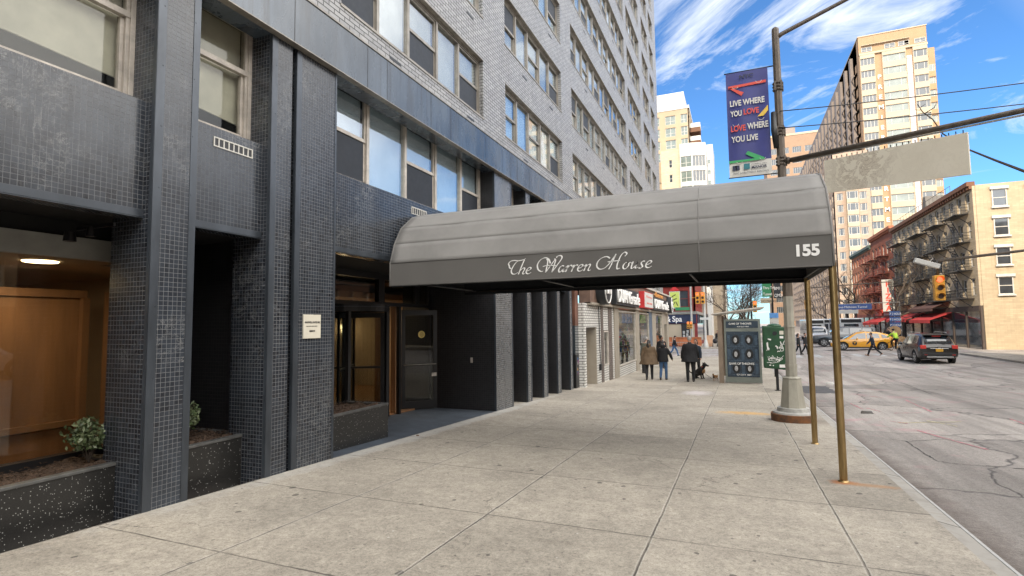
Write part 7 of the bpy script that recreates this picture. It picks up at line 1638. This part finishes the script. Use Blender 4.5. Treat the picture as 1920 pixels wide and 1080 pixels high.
for i, (x, y, dz_) in enumerate(((12.3, 56.8, .55), (13.2, 57.0, .55), (12.8, 57.1, 1.45))):
    t = MB(); z = rdz(x, y)+dz_; t.lathe([(.45, -.5), (.48, 0), (.45, .5)], (x, y, z), 16, 'y'); t.lathe([(.3, -.51), (.3, .51)], (x, y, z), 12, 'y'); tag(t.build('barrel', mat('pale barrel wood', (.38, .24, .12), .8, coord='W', var=.4, vs=4) if i == 0 else bpy.data.materials['pale barrel wood'], smooth='a'), ['pale wooden barrel end at lower left of the stack by the blue signs', 'pale wooden barrel end at lower right of the stack by the blue signs', 'pale wooden barrel end on top of the stack by the blue signs'][i], 'barrel', 'stacked barrels')
# ================================================================ dogs
M_tan2 = mat('tan fur', (.32, .17, .07), .9, coord='O', var=.3, vs=14, bump=.005, bs=60); M_bfur = mat('black fur', (.015, .013, .012), .8, coord='O', bump=.005, bs=60); M_wfur = mat('cream fur', (.50, .45, .38), .9, coord='O')
def dog(label, loc, rz, s, sit, fur, fur2):
    t = thing('dog', loc, label, 'dog', 'dogs on leads', rz); b = MB()
    if sit: hip = Vector((0, -.16, .16)); ch = Vector((0, .12, .38)); 
    else: hip = Vector((0, -.25, .42)); ch = Vector((0, .17, .42))
    hd = ch+Vector((0, .14, .20)); V = lambda p: Vector(p)*s
    limb(b, V(hip), V(ch), .12*s, .135*s); b.ell(V(hip.lerp(ch, .75)+Vector((0, .03, -.04))), (.105*s, .14*s, .15*s), 12, 10); limb(b, V(ch+Vector((0, .05, .06))), V(hd), .085*s, .07*s)
    b.ell(V(hd), (.075*s, .09*s, .075*s), 12, 10); limb(b, V(hd+Vector((0, .04, -.01))), V(hd+Vector((0, .16, -.04))), .05*s, .032*s)
    for sd in (-1, 1):
        limb(b, V(ch+Vector((sd*.08, .02, -.06))), V((sd*.08, ch.y+.01, .20)), .05*s, .032*s); limb(b, V((sd*.08, ch.y+.01, .20)), V((sd*.08, ch.y+.03, .03)), .032*s, .026*s); b.ell(V((sd*.08, ch.y+.06, .022)), (.03*s, .045*s, .022*s), 8, 6)
        kn = Vector((sd*.11, hip.y+.14, .20 if sit else .27)); hk = Vector((sd*.10, hip.y-.03 if sit else hip.y-.08, .05 if sit else .15)); ft = Vector((sd*.10, hip.y+.06 if sit else hip.y-.05, .025))
        limb(b, V(hip+Vector((sd*.07, 0, 0))), V(kn), .085*s, .05*s); limb(b, V(kn), V(hk), .045*s, .028*s); limb(b, V(hk), V(ft), .028*s, .026*s); b.ell(V(ft+Vector((0, .03, 0))), (.03*s, .045*s, .022*s), 8, 6)
    b.tube([V(hip+Vector((0, -.10, .04))), V(hip+Vector((0, -.22, .08))), V(hip+Vector((0, -.30, .20)))], [.035*s, .028*s, .015*s], 8)
    rem(b, 'body', fur, t, .011 if s > .7 else .007, 3)
    e = MB()
    for sd in (-1, 1): e.ell(V(hd+Vector((sd*.06, -.02, .05))), (.025*s, .03*s, .06*s), 8, 6, Matrix.Rotation(sd*.4, 3, 'Y'))
    rem(e, 'ears', fur, t, .009, 1); e = MB(); e.ell(V(ch+Vector((0, .09, -.05))), (.085*s, .07*s, .11*s), 10, 8); e.ell(V(hd+Vector((0, .15, -.045))), (.035*s, .035*s, .028*s), 8, 6); e.build('pale_patch', fur2, t, world=False, smooth=True)
    e = MB(); e.ell(V(hd+Vector((0, .195, -.03))), (.014*s, .01*s, .01*s), 6, 5)
    for sd in (-1, 1): e.ell(V(hd+Vector((sd*.035, .075, .025))), (.011*s, .01*s, .011*s), 6, 5)
    e.build('eyes_and_nose', M_ink, t, world=False); e = MB(); e.tube([V(ch+Vector((.085*cos(a*pi/8), .07+.085*sin(a*pi/8)*.6, .11+.03*sin(a*pi/8)))) for a in range(17)], .012*s, 5); e.build('collar', M_red, t, world=False); return t
dog('large black and tan dog sitting behind the legs of the black overcoat', at(-1.62, 24.6), radians(-115), 1.05, True, M_bfur, M_tan2)
dog('tiny brown and black terrier standing near the bus shelter post', at(-.93, 23.7), radians(150), .42, False, M_tan2, M_bfur)
ls = MB(); z0 = gz(23); ls.tube(spline([(0, 0), (1, 0)], 2) and [(-1.55, 22.8, z0+.95), (-1.5, 23.2, z0+.62), (-1.3, 23.6, z0+.25), (-1.05, 23.7, z0+.05), (-.95, 23.7, z0+.17)], .008, 4); tag(ls.build('dog_lead', M_ink), 'thin dark lead hanging from the overcoat hand to the tiny terrier', 'dog lead')
ls = MB(); ls.tube([(-1.95, 22.9, z0+.9), (-1.85, 23.6, z0+.62), (-1.72, 24.45, z0+.45)], .009, 4); tag(ls.build('dog_lead', M_ink), 'short dark lead from the overcoat hand to the large sitting dog', 'dog lead')
